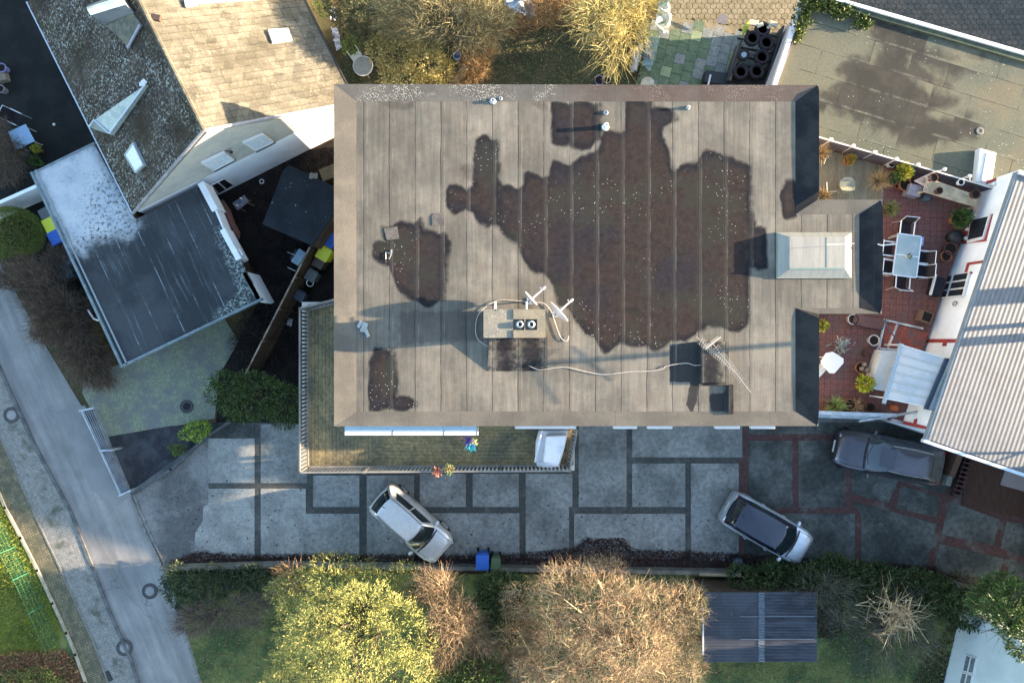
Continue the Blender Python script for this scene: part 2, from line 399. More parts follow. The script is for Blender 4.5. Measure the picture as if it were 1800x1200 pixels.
dark = mat('black_plastic', (.012,.012,.014), rough=.6, var=.2)
dfab = mat('black_mesh_fabric', (.022,.02,.024), rough=.85, var=.3, vsc=60)
alu = mat('aluminium_frame', (.62,.64,.66), rough=.35, metal=.5, var=.05)
rust = mat('terracotta', (.30,.12,.06), (.20,.085,.05), .8, sc=6, var=.2)
potdark = mat('dark_clay', (.07,.035,.03), (.10,.05,.04), .8, sc=6, var=.2)
earth = mat('potting_earth', (.02,.015,.012), rough=.95, var=.4, vsc=60)
wood = mat('weathered_wood', (.13,.10,.075), (.19,.15,.11), .85, sc=2, var=.25, vsc=12, stretch=(1,8,1))
woodb = mat('brown_fence_wood', (.075,.05,.035), (.10,.07,.045), .85, sc=2, var=.3, vsc=14)
woodp = mat('pale_timber', (.42,.33,.21), (.30,.24,.16), .8, sc=3, var=.2, vsc=10)
railm = mat('balcony_rail_paint', (.23,.21,.185), (.17,.16,.145), .7, sc=2, var=.1)
rubber = mat('tyre_rubber', (.015,.015,.016), rough=.75, var=.2)
bluep = mat('blue_plastic', (.02,.10,.42), rough=.45, var=.08)
yelp = mat('yellow_plastic', (.62,.62,.04), rough=.5, var=.08, vsc=12)
greenp = mat('green_plastic', (.06,.16,.03), rough=.5, var=.08)
brownp = mat('brown_plastic', (.07,.045,.03), rough=.5)
greyp = mat('grey_plastic', (.10,.11,.11), rough=.55)
bark = mat('bark', (.07,.055,.04), (.12,.10,.06), .9, sc=6, var=.3)
def mk_glass():
    t = NT('window_glass'); return t.fin((.02,.025,.03), .04, 0, .9)
glass = mk_glass()
# ---------------------------------------------------------------- ground
def sheet(name, px, z, m, th=.05, base=None): return struct(MB().prism(WP(px, 0), z-th, z).build(name, m))
g = MB(); g.box(-700,700,-700,700,-.5,0); struct(g.build('ground', litter_ground))
RD_R = [(-60,330),(0,462),(70,590),(143,712),(186,790),(232,872),(262,940),(292,1008),(322,1090),(352,1190),(372,1260),(430,1450)]
RD_L = [(-60,520),(0,645),(60,778),(125,898),(165,1000),(192,1070),(232,1160),(262,1260),(330,1450)]
sheet('road', RD_R + RD_L[::-1], .02, asphalt, .06)
sheet('road_patch', [(92,722),(150,712),(190,800),(228,872),(205,890),(158,858),(140,800)], .024, patch_m, .03)
FP_L = [(-60,640),(0,762),(35,842),(72,925),(104,992),(135,1060),(165,1125),(192,1200),(215,1260),(270,1450)]
# gutter and kerb along the footpath
kb = MB()
for i in range(len(RD_L)-1):
    a, b = W(*RD_L[i]), W(*RD_L[i+1]); d = b-a; ln = d.length; an = math.atan2(d.y, d.x)
    kb.ob(((a.x+b.x)/2, (a.y+b.y)/2, .03), (ln+.01, .13, .10), an)
struct(kb.build('kerb', mat('kerb_stone', (.11,.115,.115), (.07,.075,.075), .85, sc=3, world=True)))
sheet('pavement', RD_L + FP_L[::-1], .05, footp, .08)
VG_L = [(-60,750),(-30,800),(8,892),(36,945),(65,1002),(92,1060),(116,1112),(132,1150),(150,1200),(170,1260),(225,1450)]
sheet('verge', FP_L + VG_L[::-1], .055, verge_m, .08)
ed = MB()
for i in range(len(FP_L)-1):
    a, b = W(*FP_L[i]), W(*FP_L[i+1]); d = b-a
    ed.ob(((a.x+b.x)/2, (a.y+b.y)/2, .03), (d.length+.01, .07, .08), math.atan2(d.y, d.x))
struct(ed.build('path_edging', mat('edging_stone', (.17,.165,.15), (.12,.12,.11), .85, sc=4)))
sheet('lawn', VG_L + [(-400,1450),(-400,700),(-60,750)], .012, grass_m, .03)
sheet('garden_lawn', [(292,1008),(900,1008),(1300,1010),(1700,1020),(1720,1080),(1690,1090),(1650,1260),(1650,1450),(430,1450),(372,1260),(352,1190),(322,1090)], .012, grass_m, .03)
sheet('forecourt', [(145,690),(152,655),(215,640),(395,560),(420,600),(385,660),(378,735),(300,750),(185,768)], .03, fore_m, .04)
sheet('planting_bed', [(185,768),(300,748),(395,745),(232,862),(215,868)], .034, mat('bed_earth', (.028,.028,.032), (.05,.052,.058), .9, sc=1.2, var=.3, vsc=20, specks=((10,.2,(.09,.1,.11)),)), .04)
sheet('side_garden_soil', [(355,340),(600,240),(600,760),(380,745),(385,660),(460,520)], .016, soil, .03)
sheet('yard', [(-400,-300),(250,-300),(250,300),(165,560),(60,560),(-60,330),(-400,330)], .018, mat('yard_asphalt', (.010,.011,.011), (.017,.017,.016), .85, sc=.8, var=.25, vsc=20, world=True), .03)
sheet('back_garden_lawn', [(860,50),(1050,60),(1120,150),(1120,260),(600,260),(600,-20),(860,-20)], .014, mat('winter_lawn', (.06,.075,.04), (.10,.095,.055), .95, sc=1.3, var=.55, vsc=20, bump=.7, bsc=16), .03)
# driveway: base, slabs and paver joints in one mesh
dv = MB(); dv.prism(WP([(186,790),(232,872),(262,940),(292,1003),(1300,1003),(1800,1040),(1950,1060),(1950,640),(1440,700),(560,745),(395,745)]), -.05, .03)
dv.c = 0
struct(dv.build('driveway', apron))
sb = MB()
def slab(px, m): sb.c = m; sb.prism(WP(px), .0, .046+random.uniform(-.003,.003))
def rect(x0,y0,x1,y1): return [(x0,y0),(x1,y0),(x1,y1),(x0,y1)]
sb.c = 3; sb.prism(WP([(367,742),(1304,742),(1304,985),(449,985),(367,983)]), 0, .033)
sb.c = 4; sb.prism(WP([(1300,742),(1700,742),(1950,700),(1950,1050),(1800,1040),(1500,1003),(1298,985),(1298,803),(1304,803)]), 0, .0335)
for r in [(459,745,540,848),(551,740,632,825),(645,740,728,825),(738,740,819,822),(831,740,912,822),(924,740,1006,822)]: slab(rect(*r), 0)
for r in [(367,770,448,848),(367,858,448,981),(459,858,538,979)]: slab(rect(*r), 1)
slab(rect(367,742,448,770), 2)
for r in [(551,835,632,890),(534,902,632,984),(645,835,728,984),(738,832,819,890),(831,832,912,890),(739,901,913,981),(924,832,1006,890),(924,890,1000,981),
          (1017,752,1101,890),(1111,742,1304,803),(1111,814,1204,890),(1214,814,1298,985),(1009,902,1204,981),(1017,740,1101,752)]: slab(rect(*r), 0)
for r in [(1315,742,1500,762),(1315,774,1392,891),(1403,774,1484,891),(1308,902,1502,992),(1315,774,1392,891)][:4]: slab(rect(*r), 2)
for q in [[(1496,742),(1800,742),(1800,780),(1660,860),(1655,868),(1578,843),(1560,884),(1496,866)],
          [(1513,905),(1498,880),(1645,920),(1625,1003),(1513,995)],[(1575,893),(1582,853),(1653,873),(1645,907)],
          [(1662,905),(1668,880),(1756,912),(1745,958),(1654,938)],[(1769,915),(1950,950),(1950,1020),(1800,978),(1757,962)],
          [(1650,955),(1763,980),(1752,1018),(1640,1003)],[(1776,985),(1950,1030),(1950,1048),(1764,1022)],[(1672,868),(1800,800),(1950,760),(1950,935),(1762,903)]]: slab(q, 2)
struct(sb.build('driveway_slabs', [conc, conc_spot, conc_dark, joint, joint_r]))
ed = MB()
for off in (0, 7):
    for a_, b_ in (((230+off,872),(259+off,940)),((259+off,940),(289+off,1003))):
        a, b = W(*a_), W(*b_); d = b-a; ed.ob(((a.x+b.x)/2,(a.y+b.y)/2,.03),(d.length,.07,.05),math.atan2(d.y,d.x))
struct(ed.build('drain_channel', mat('channel_stone', (.13,.125,.115), (.2,.195,.18), .85, sc=4)))
# concrete spill beside the first slabs
struct(MB().prism(WP([(367,885),(358,890),(357,915),(344,935),(343,955),(352,965),(367,966)]), 0, .038).build('concrete_spill', conc_spot))
# hexagonal pavers (two yards) and the patio slabs
def hexes(name, poly, m, z=.03, s=.15, rz=0):
    P = np.array(WP(poly)); b = MB(); b.c = 1; b.prism([tuple(p) for p in P], -.03, z-.012); b.c = 0
    x0, y0 = P.min(0); x1, y1 = P.max(0); dx = s*1.74; dy = s*1.51; pts = []
    for j in range(int((y1-y0)/dy)+2):
        for i in range(int((x1-x0)/dx)+2): pts.append((x0+i*dx+(dx/2 if j % 2 else 0), y0+j*dy))
    pts = np.array(pts); keep = sdf(pts, P) > -s*.2
    for p in pts[keep]:
        b.prism([(p[0]+s*.93*math.cos(R(60*k+30)), p[1]+s*.93*math.sin(R(60*k+30))) for k in range(6)], z-.03, z+random.uniform(-.004,.004))
    return struct(b.build(name, [m, gap_m]))
random.seed(3)
hexes('courtyard_paving', [(1168,-40),(1430,-40),(1400,60),(1395,75),(1290,48),(1180,30),(1165,20)], hexy)
hexes('rear_yard_paving', [(1460,-40),(1900,-40),(1900,130),(1460,10)], hexb)
pb = MB(); o_ = W(1235,95); an = R(-14)
pc = WP([(1120,30),(1290,48),(1400,75),(1410,260),(1080,260),(1110,130)]); PN = np.array(pc)
pb.c = 3; pb.prism(pc, -.04, .016)
for i in range(-14, 16):
    for j in range(-14, 12):
        s_ = .46; q = Vector((i*s_, j*s_ + (.23 if i % 2 else 0), 0)); q = Matrix.Rotation(an, 3, 'Z') @ q + o_
        if sdf(np.array([[q.x, q.y]]), PN)[0] < .1: continue
        col_i = i
        if q.x > W(1292,90).x:
            for u in (-.115,.115):
                for v_ in (-.115,.115):
                    pb.c = 1; c_ = q + Matrix.Rotation(an,3,'Z') @ Vector((u,v_,0)); pb.ob((c_.x,c_.y,.02), (.215,.215,.03), an)
            continue
        lightcol = W(1247,90).x < q.x < W(1285,90).x
        pb.c = 1 if lightcol or random.random() < .22 else (2 if random.random() < .22 else 0)
        pb.ob((q.x, q.y, .02+random.uniform(-.004,.004)), (.445,.445,.03), an)
struct(pb.build('patio', [sl_a, sl_b, sl_c, gap_m]))
struct(MB().prism(WP([(1165,20),(1180,30),(1290,48),(1298,42),(1300,75),(1290,60),(1180,52),(1165,60)]), 0, .034).build('patio_edge_strip', hexy))

# ---------------------------------------------------------------- main apartment building with the flat roof
ZR = 6.0; ZE = 6.165; s_ = (H-ZE)/1200
X0, X1, X2 = (587-900)*s_, (1440-900)*s_, (1552-900)*s_
Y1, Y0, BY1, BY0 = (600-148)*s_, (600-749)*s_, (600-350)*s_, (600-551)*s_
outer = [(X0,Y1),(X1,Y1),(X1,BY1),(X2,BY1),(X2,BY0),(X1,BY0),(X1,Y0),(X0,Y0)]
kw = (H-6.12)/1200
outer[0] = ((587-900)*kw, (600-148)*kw); outer[7] = ((587-900)*kw, (600-749)*kw)
OZ = [6.12, 6.07, 6.07, 6.07, 6.07, 6.07, 6.07, 6.10]
inner = [(X0+.75,Y1-.55),(X1-.76,Y1-.55),(X1-.76,BY1-.5),(X2-.74,BY1-.5),(X2-.74,BY0+.2),(X1-.76,BY0+.2),(X1-.76,Y0+.5),(X0+.75,Y0+.5)]
bld = thing('apartment_building', 'apartment building under the large flat bitumen roof with brown water stains and a chimney block', 'building', (2.2, 3, 0))
def zp(lst): return WP(lst, ZR)
ST = [zp(l) for l in [
 [(1100,176),(1146,176),(1147,190),(1186,190),(1190,210),(1182,220),(1165,222),(1160,240),(1178,262),(1187,300),(1215,288),(1235,268),(1275,268),(1292,284),(1322,286),(1326,400),(1345,402),(1348,470),(1322,474),(1320,572),(1300,580),(1270,582),(1245,568),(1225,590),(1185,602),(1150,615),(1100,605),(1060,618),(1025,575),(1008,560),(985,535),(975,505),(965,490),(940,478),(920,455),(900,425),(880,398),(876,350),(880,330),(920,325),(925,305),(965,310),(972,285),(1002,288),(1032,275),(1055,255),(1062,233),(1098,228)],
 [(970,180),(1055,180),(1055,245),(1040,260),(1000,260),(972,250)],
 [(838,248),(855,238),(875,245),(878,330),(880,350),(884,395),(858,402),(838,382),(832,374),(800,374),(785,362),(784,338),(792,328),(832,330)],
 [(673,400),(700,393),(728,390),(738,384),(744,405),(780,408),(790,425),(785,460),(782,530),(755,538),(725,530),(702,508),(690,485),(676,465),(657,450),(657,428),(675,425)],
 [(650,640),(660,612),(690,612),(695,640),(697,698),(728,698),(737,708),(733,719),(650,721),(648,680)],
 [(890,592),(962,595),(955,612),(928,622),(922,650),(890,648)],
 [(1370,345),(1382,320),(1400,318),(1402,382),(1380,380)]]]
STM = [zp(l) for l in [[(665,176),(730,176),(728,190),(700,196),(680,193)],[(808,290),(838,284),(838,325),(812,312)],[(930,178),(962,178),(965,196),(940,190)],[(700,545),(860,545),(860,600),(700,606)],[(1215,675),(1228,675),(1226,712),(1218,726),(1206,715),(1212,700)]]]
HATCH_SHADE = [zp(l) for l in [[(1177,607),(1233,598),(1234,673),(1212,672),(1177,671)],[(1213,670),(1230,670),(1225,705),(1216,727),(1206,712)],[(1246,692),(1274,690),(1275,677),(1281,677),(1281,728),(1250,722)]]]  # painted shade west of the roof hatch and its kerb
def mk_roofmat():
    t = NT('bitumen_roof'); v = t.pos(); sx = t.n('SeparateXYZ'); t.l(v, sx.inputs[0]); x = sx.outputs[0]; y = sx.outputs[1]
    wob = t.math('MULTIPLY', t.math('SUBTRACT', t.noise(v, 1.1, 4), .5), .07)
    u = t.math('DIVIDE', t.math('ADD', t.math('ADD', x, 3.43), wob), .905)
    cell = t.math('FLOOR', u); fr = t.math('FRACT', u)
    wn = t.n('TexWhiteNoise', noise_dimensions='1D'); t.l(cell, wn.inputs['W'])
    c = t.mix(t.ramp(t.noise(v, .6, 7, .7), .35, .65), (.100,.093,.079), (.162,.147,.120))
    c = t.mix(t.ramp(t.noise(v, 1.3, 4, .6), .52, .7, 0, .55), c, (.135,.112,.09))
    c = t.mix(t.ramp(t.noise(v, .8, 5, .6), .55, .7, 0, .6), c, (.092,.094,.08))
    c = t.scale(c, t.ramp(wn.outputs['Value'], 0, 1, .88, 1.12))
    strk = t.stretch(v, (6, .35, 1)); c = t.scale(c, t.ramp(t.noise(strk, 1.6, 5, .65), .25, .75, .8, 1.14))
    c = t.scale(c, t.ramp(t.noise(v, 24, 4, .8), .2, .8, .84, 1.16))
    # water stains
    d = t.math('ADD', t.attr('wet'), t.math('ADD', t.math('MULTIPLY', t.math('SUBTRACT', t.noise(v, 2.4, 6, .68), .5), .36), t.math('MULTIPLY', t.math('SUBTRACT', t.math('SINE', t.math('MULTIPLY', fr, 3.14159)), .64), .16)))
    stain = t.ramp(d, -.10, .06)
    sc_ = t.mix(t.ramp(t.noise(v, .32, 3, .5), .42, .60), (.027,.0205,.0185), (.019,.0175,.021))
    sc_ = t.mix(t.ramp(t.math('ADD', d, t.math('MULTIPLY', t.noise(v, .9, 3), .35)), .25, .5), (.014,.0135,.016), sc_)
    sc_ = t.mix(t.ramp(t.noise(v, 1.5, 4), .58, .68, 0, .5), sc_, (.016,.018,.016))
    sc_ = t.scale(sc_, t.ramp(t.noise(v, 5, 7, .8), .25, .75, .6, 1.4)); sc_ = t.mix(t.ramp(t.noise(v, .5, 4, .6), .50, .62, 0, .6), sc_, (.026,.028,.023)); c = t.mix(t.math('MULTIPLY', stain, .99), c, sc_)
    d2 = t.math('ADD', t.attr('damp'), t.math('MULTIPLY', t.math('SUBTRACT', t.noise(v, 4, 6, .6), .5), .5))
    c = t.mix(t.ramp(d2, -.03, .1, 0, .45), c, (.04,.03,.03))
    d3 = t.math('ADD', t.attr('tar'), t.math('MULTIPLY', t.math('SUBTRACT', t.noise(v, 5, 5, .6), .5), .12)); c = t.mix(t.ramp(d3, -.01, .02, 0, .9), c, (.022,.022,.024))  # hatch and kerb shadows deepened in the felt colour
    # seams: dark line, pale overlap
    c = t.mix(t.math('MULTIPLY', t.ramp(t.math('ABSOLUTE', t.math('SUBTRACT', fr, .16)), .012, .03, .5, 0), t.math('MULTIPLY', t.ramp(t.noise(v, 1.2, 5), .42, .6), t.ramp(stain, 0, 1, 1, .45))), c, (.20,.185,.155))
    c = t.mix(t.ramp(t.math('ABSOLUTE', t.math('SUBTRACT', fr, .09)), .075, .085, .22, 0), c, (.08,.075,.066))
    sm = t.ramp(t.math('ABSOLUTE', t.math('SUBTRACT', fr, .02)), .010, .028, 1, 0)
    c = t.mix(t.math('MULTIPLY', sm, t.ramp(t.noise(v, 1.7, 4), .3, .55, .1, .65)), c, (.018,.018,.019))
    # white droppings and gravel grains, denser in the stained part
    g1 = t.ramp(t.vor(v, 8.5), .15, .07); g2 = t.ramp(t.noise(v, .45, 3), .50, .62)
    c = t.mix(t.math('MULTIPLY', t.math('MULTIPLY', g1, g2), t.ramp(stain, 0, 1, .15, .9)), c, (.45,.42,.38))
    g3 = t.math('MULTIPLY', t.ramp(t.vor(v, 15), .18, .08), t.ramp(t.noise(v, .6, 4), .5, .62)); c = t.mix(t.math('MULTIPLY', g3, t.ramp(stain, 0, 1, .35, .12)), c, (.2,.185,.16))
    t.bump(t.math('ADD', t.math('MULTIPLY', t.noise(v, 3, 4), .6), t.math('ADD', t.math('MULTIPLY', t.noise(v, 30, 4), .12), t.math('MULTIPLY', sm, -.4))), .35, .02)
    return t.fin(c, .85, 0, .05)
roofm = mk_roofmat()
MATS['roof'] = roofm
def mk_edge(name, a, b, lichen, rustc=None):
    t = NT(name); v = t.pos(); c = t.mix(t.ramp(t.noise(v, .7, 5, .6), .38, .62), a, b)
    c = t.scale(c, t.ramp(t.noise(v, 20, 4, .8), .2, .8, .82, 1.18))
    sx = t.n('SeparateXYZ'); t.l(v, sx.inputs[0]); fr = t.math('FRACT', t.math('DIVIDE', sx.outputs[0], 1.81))
    c = t.mix(t.ramp(fr, .0, .012, .8, 0), c, (.05,.045,.04))
    if lichen:
        m_ = t.math('MULTIPLY', t.ramp(t.vor(v, 19), .42, .25), t.ramp(t.noise(v, .45, 4, .7), .50, .58)); c = t.mix(m_, c, (.32,.3,.25))
        c = t.mix(t.math('MULTIPLY', t.ramp(sx.outputs[0], 1.6, 2.2), t.ramp(t.noise(v, .9, 3), .3, .6, .25, .6)), c, (.07,.043,.035))
    t.bump(t.noise(v, 20, 4), .3, .02); return t.fin(c, .9, 0, .05)
edge_n = mk_edge('roof_edge_felt', (.118,.108,.09), (.088,.082,.071), False)
edge_l = mk_edge('roof_edge_lichen', (.112,.104,.092), (.085,.08,.072), True)
edge_d = mk_edge('roof_edge_sound', (.036,.034,.032), (.016,.017,.019), False)  # east strips: tarred felt, darkened further to carry their self-shade
outline_in = [(X0+.05,Y1-.05),(X1-.05,Y1-.05),(X1-.05,BY1-.05),(X2-.05,BY1-.05),(X2-.05,BY0+.05),(X1-.05,BY0+.05),(X1-.05,Y0+.05),(X0+.05,Y0+.05)]
roof = grid_sheet('roof', X0, X2, Y0, Y1, ZR, .06, roofm, bld, outline_in, {'wet': ST, 'damp': STM, 'tar': HATCH_SHADE})
cm = MB()
for i in range(8):
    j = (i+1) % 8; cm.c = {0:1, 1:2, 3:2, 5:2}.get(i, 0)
    a, b, c_, d_ = outer[i], outer[j], inner[j], inner[i]
    ts = {1: [0,.06,.5,.93,1], 3: [0,.13,.5,.78,1], 5: [0,.04,.5,.84,1]}.get(i, [0,1]); hs_ = [OZ[i], ZE, ZE, ZE-.01, OZ[j]] if len(ts) > 2 else [OZ[i], OZ[j]]
    A2, B2, C2, D2 = [Vector(q) for q in (a, b, c_, d_)]; k0 = cm.c
    for q in range(len(ts)-1):
        p0, p1 = A2.lerp(B2, ts[q]), A2.lerp(B2, ts[q+1]); r0, r1 = D2.lerp(C2, ts[q]), D2.lerp(C2, ts[q+1])
        cm.c = k0; cm.add([(*p0,hs_[q]),(*p1,hs_[q+1]),(*r1,ZR+.004),(*r0,ZR+.004)], [(3,2,1,0)])
        cm.c = 0; cm.add([(*p0,hs_[q]),(*p1,hs_[q+1]),(*p1,5.8),(*p0,5.8)], [(0,1,2,3)])
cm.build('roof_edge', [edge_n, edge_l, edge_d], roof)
tr = MB()
for i in (1,3,5):
    a, b = outer[i], outer[(i+1)%8]; tr.box(a[0]-.03, a[0]+.012, a[1], b[1], 6.0, 6.075)
tr.build('edge_trim', mat('edge_trim_alu', (.13,.12,.10), (.10,.095,.08), .5, sc=2), roof)
wl = MB(); wl.prism([(X0+.3,Y1-.3),(X1-.2,Y1-.3),(X1-.2,BY1-.15),(X2-.2,BY1-.15),(X2-.2,BY0+.15),(X1-.2,BY0+.15),(X1-.2,Y0+.1),(X0+.3,Y0+.1)], 0, 5.95)
wl.build('wall', wallbeige, bld)
# south face: shutter boxes, windows, a door, awning, balcony
yb = Y0+.1
for k, (a, b) in enumerate([(905,1013),(1078,1120),(1138,1182),(1257,1301),(1320,1363)]):
    xa, xb = (a-900)*.0202, (b-900)*.0202
    w_ = MB().box(xa, xb, yb-.05, yb-.002, 4.0 if k else 3.0, 5.55).build('window', white, bld)
    m_ = MB(); n_ = 3 if k == 0 else 1; st_ = (xb-xa)/n_
    for q in range(n_): m_.box(xa+q*st_+.06, xa+(q+1)*st_-.06, yb-.06, yb-.054, (4.0 if k else 3.0)+.07, 5.48)
    m_.build('pane', glass, w_)
    MB().box(xa, xb, yb-.24, yb-.003, 5.56, 5.76).build('shutter_box', white, w_, bevel=.02)
    if k:
        w2_ = MB().box(xa, xb, yb-.05, yb-.002, 1.0, 2.3).build('window', white, bld); MB().box(xa+.07, xb-.07, yb-.058, yb-.053, 1.07, 2.23).build('pane', glass, w2_)
aw = MB(); ya = Y0-.10
aw.box(-6.05, .0-1.22, ya-.32, ya, 5.28, 5.44); awo = aw.build('awning_case', white, bld, bevel=.03)
gp = MB()
for x in (-4.3, -2.45, -6.02, -1.25): gp.box(x-.015, x+.015, ya-.325, ya+.003, 5.27, 5.447)
gp.build('joint', greyp, awo)
MB().box(-6.0, -1.27, ya-.12, ya+.2, 5.445, 5.50).build('bracket', mat('pale_blue_metal', (.30,.42,.5), rough=.4), awo)
# balcony (deck at 2.9 m)
ZD = 2.9
def D(px, py, z=ZD): return W2(px, py, z)
deck = MB()
dx0, dy0 = D(541, 818); dx1, _ = D(1008, 818); _, dyt = D(541, 535)
x = dx0
while x < X0+.28:          # west leg: boards run north-south
    deck.box(x, x+.135, dy0+1.35, dyt, ZD-.04, ZD+random.uniform(-.003,.003)); x += .142
y = dy0
while y < dy0+1.34 or y < Y0+.05:
    if y+.135 < Y0+.05: deck.box(dx0+2.62 if y < dy0+1.3 else X0+.3, dx1-.0 - max(0,(y-dy0))*0, y, y+.135, ZD-.04, ZD+random.uniform(-.003,.003))
    y += .142
x = dx0
while x < dx0+2.6: deck.box(x, x+.135, dy0, dy0+1.34, ZD-.04, ZD+random.uniform(-.003,.003)); x += .142
bal = thing('balcony', 'timber balcony with a pale slatted railing round the corner of the flat-roofed building', 'balcony', (-5, -3, 2.6))
deckm = mat('deck_boards', (.135,.12,.078), (.24,.19,.10), .8, sc=.8, lo=.4, hi=.6, var=.4, vsc=8, specks=((14,.2,(.2,.18,.12)),), bump=.2)
deck.build('deck', deckm, bal)
MB().box(dx0-.25, dx1+.05, dy0-.2, Y0+.08, 2.62, 2.85).box(dx0-.25, X0+.28, Y0+.08, dyt+.1, 2.62, 2.85).build('slab', wallbeige, bal)
zt = 3.9
A_ = W(586,527,zt); B_ = W(527,542,zt); C_ = W(527,830,zt); D_ = W(1002,827,zt); E_ = W(1014,757,zt)
tp = [A_, B_, C_, D_, E_]
tpr = MB(); bt = MB(); bl = MB()
for i in range(4):
    a, b = tp[i], tp[i+1]; d = b-a; an = math.atan2(d.y, d.x); mid = (a+b)/2
    tpr.ob((mid.x, mid.y, zt), (d.length+.06, .07, .045), an); bt.ob((mid.x, mid.y, 3.02), (d.length, .16, .05), an)
    n_ = int(d.length/.15)
    for k in range(n_+1):
        p = a + d*(k/n_); bl.ob((p.x, p.y, 3.45), (.085 if i else .05, .018, .85), an+R(24))
tpr.build('top_rail', railm, bal, bevel=.01); bt.build('bottom_rail', railm, bal); bl.build('slat_infill', mat('rail_slats', (.12,.11,.095), (.08,.08,.07), .75, sc=3), bal)
for p in [B_, C_, D_, E_, A_, W(527,690,zt), W(640,830,zt), W(760,829,zt), W(880,828,zt)]:
    MB().box(p.x-.05, p.x+.05, p.y-.05, p.y+.05, 2.86, zt-.02).build('post', railm, bal)
for p in [(dx0, dy0), (dx0+3.4, dy0), (dx0+6.8, dy0), (dx1-.2, dy0)]:
    MB().box(p[0], p[0]+.16, p[1], p[1]+.16, 0, 2.62).build('support_column', wallbeige, bal)
# chimney block
zc = 7.15
ch = MB(); c0 = W(852,592,zc); c1 = W(957,545,zc); ch.box(c0.x, c1.x, c0.y, c1.y, 5.95, zc-.08)
chim = ch.build('chimney', mat('chimney_render', (.2,.18,.15), (.16,.15,.13), .9, sc=3, var=.15), bld)
cpm = mat('chimney_cap_concrete', (.20,.18,.14), (.165,.155,.13), .85, sc=2.5, var=.12, specks=((12,.3,(.34,.32,.26)),), bump=.3)
cl = (c1.x-c0.x)
capb = MB(); xm = W(902,570,zc).x
capb.box(c0.x-.04, xm, c0.y-.03, c1.y+.03, zc-.08, zc); capb.build('cap', cpm, chim)
cap2 = MB(); cx1 = c1.x+.03
f0 = W(903,580,zc); f1 = W(944,561,zc)
cap2.box(xm+.006, cx1, f1.y, c1.y+.03, zc-.10, zc+.04).box(xm+.006, cx1, c0.y-.03, f0.y, zc-.10, zc+.04).box(f1.x, cx1, f0.y, f1.y, zc-.10, zc+.039).build('cap', mat('yellow_stone', (.21,.18,.125), (.17,.15,.115), .85, sc=3), chim)
MB().box(xm+.006, f1.x, f0.y, f1.y, zc-.3, zc-.14).build('flue_tray', mat('blue_sheet', (.12,.16,.2), rough=.4, metal=.5), chim)
for px in (914, 934):
    p = W(px, 570, zc); MB().lathe([(.15,-.16),(.15,-.02),(.09,.12),(.07,.12),(.07,-.1)], (p.x,p.y,zc), 20).build('flue_pot', metal, chim, smooth=True)
MB().box(W(922.5,0,zc).x-.015, W(922.5,0,zc).x+.015, f0.y, f1.y, zc-.14, zc+.03).build('divider', woodp, chim)
brm = MB(); 
for px in (871, 926):
    a, b = W(px, 546, zc), W(px, 530, zc); brm.box(a.x-.03, a.x+.03, a.y, b.y, zc-.04, zc)
brm.build('bracket', white, chim)
# south cricket behind the chimney and step on the east
ck = MB(); q0 = W(856,652,ZR); q1 = W(962,594,ZR)
ck.add([(q0.x,q0.y,ZR+.006),(q1.x,q0.y,ZR+.006),(q1.x,c0.y,ZR+.28),(q0.x+.1,c0.y,ZR+.28),(q1.x,c0.y,ZR),(q0.x+.1,c0.y,ZR)], [(0,1,2,3),(0,3,5),(1,4,2),(0,5,4,1)])
ck.build('roof_cricket', roofm, roof)
# roof hatch and second kerbed box
hb = MB(); a = W(1234,673,6.2); b = W(1283,600,6.2); hb.box(a.x, b.x, a.y, b.y, ZR+.003, 6.2); hb.build('roof_hatch', roofm, roof, bevel=.02)
hb = MB(); a = W(1281,728,6.13); b = W(1290,676,6.13); hb.box(a.x, b.x, a.y, b.y, ZR+.003, 6.12); a = W(1228,676,6.05); hb.box(a.x, b.x-.2, W(0,678,6.1).y, W(0,673.5,6.1).y, ZR+.003, 6.04); hb.build('roof_kerb', roofm, roof, bevel=.015)
# skylight on the bump
sk = MB(); zs = 6.33
a = W(1366,489,ZR+.1); b = W(1498,408,ZR+.1); sk.box(a.x, b.x, a.y, b.y, ZR+.003, 6.08)
skm = mat('skylight_kerb', (.22,.22,.18), (.17,.19,.16), .7, sc=2, var=.12)
sko = sk.build('skylight', skm, bld)
e0 = W(1388,472,zs); e1 = W(1486,417,zs); lo0, lo1 = Vector((a.x+.03,a.y+.03)), Vector((b.x-.03,b.y-.03))
mb = MB(); mb.add([(lo0.x,lo0.y,6.081),(lo1.x,lo0.y,6.081),(lo1.x,lo1.y,6.081),(lo0.x,lo1.y,6.081),(e0.x,e0.y,zs),(e1.x,e0.y,zs),(e1.x,e1.y,zs),(e0.x,e1.y,zs)],
    [(4,5,6,7),(0,1,5,4),(1,2,6,5),(2,3,7,6),(3,0,4,7)])
mb.build('dome', mat('milky_dome', (.235,.225,.195), (.19,.188,.168), .4, sc=.9, var=.1, vsc=6, stretch=(6,.5,1)), sko, bevel=.02)
mb = MB(); mb.box(e0.x, e1.x, e0.y-.02, e0.y+.03, zs, zs+.02); x_ = W(1453,0,zs).x; mb.box(x_-.01,x_+.01,e0.y,e1.y,zs,zs+.008); mb.build('joint', mat('aged_green_metal', (.13,.2,.18), rough=.5, metal=.3), sko)
# roof vents
for (px, py, h_, r_) in [(866,176,.12,.07),(1066,219,.30,.075),(1065,198,.04,.05),(1211,187,.17,.045),(880,173,.05,.04)]:
    p = W(px, py, ZR+h_); v_ = MB(); v_.lathe([(r_*1.8,0.003),(r_*1.5,.05),(r_,.07),(r_,h_),(r_*.6,h_),(r_*.6,h_-.06)], (p.x,p.y,ZR), 14); v_.build('vent_pipe', metal if h_ < .2 else white, roof, smooth=True)
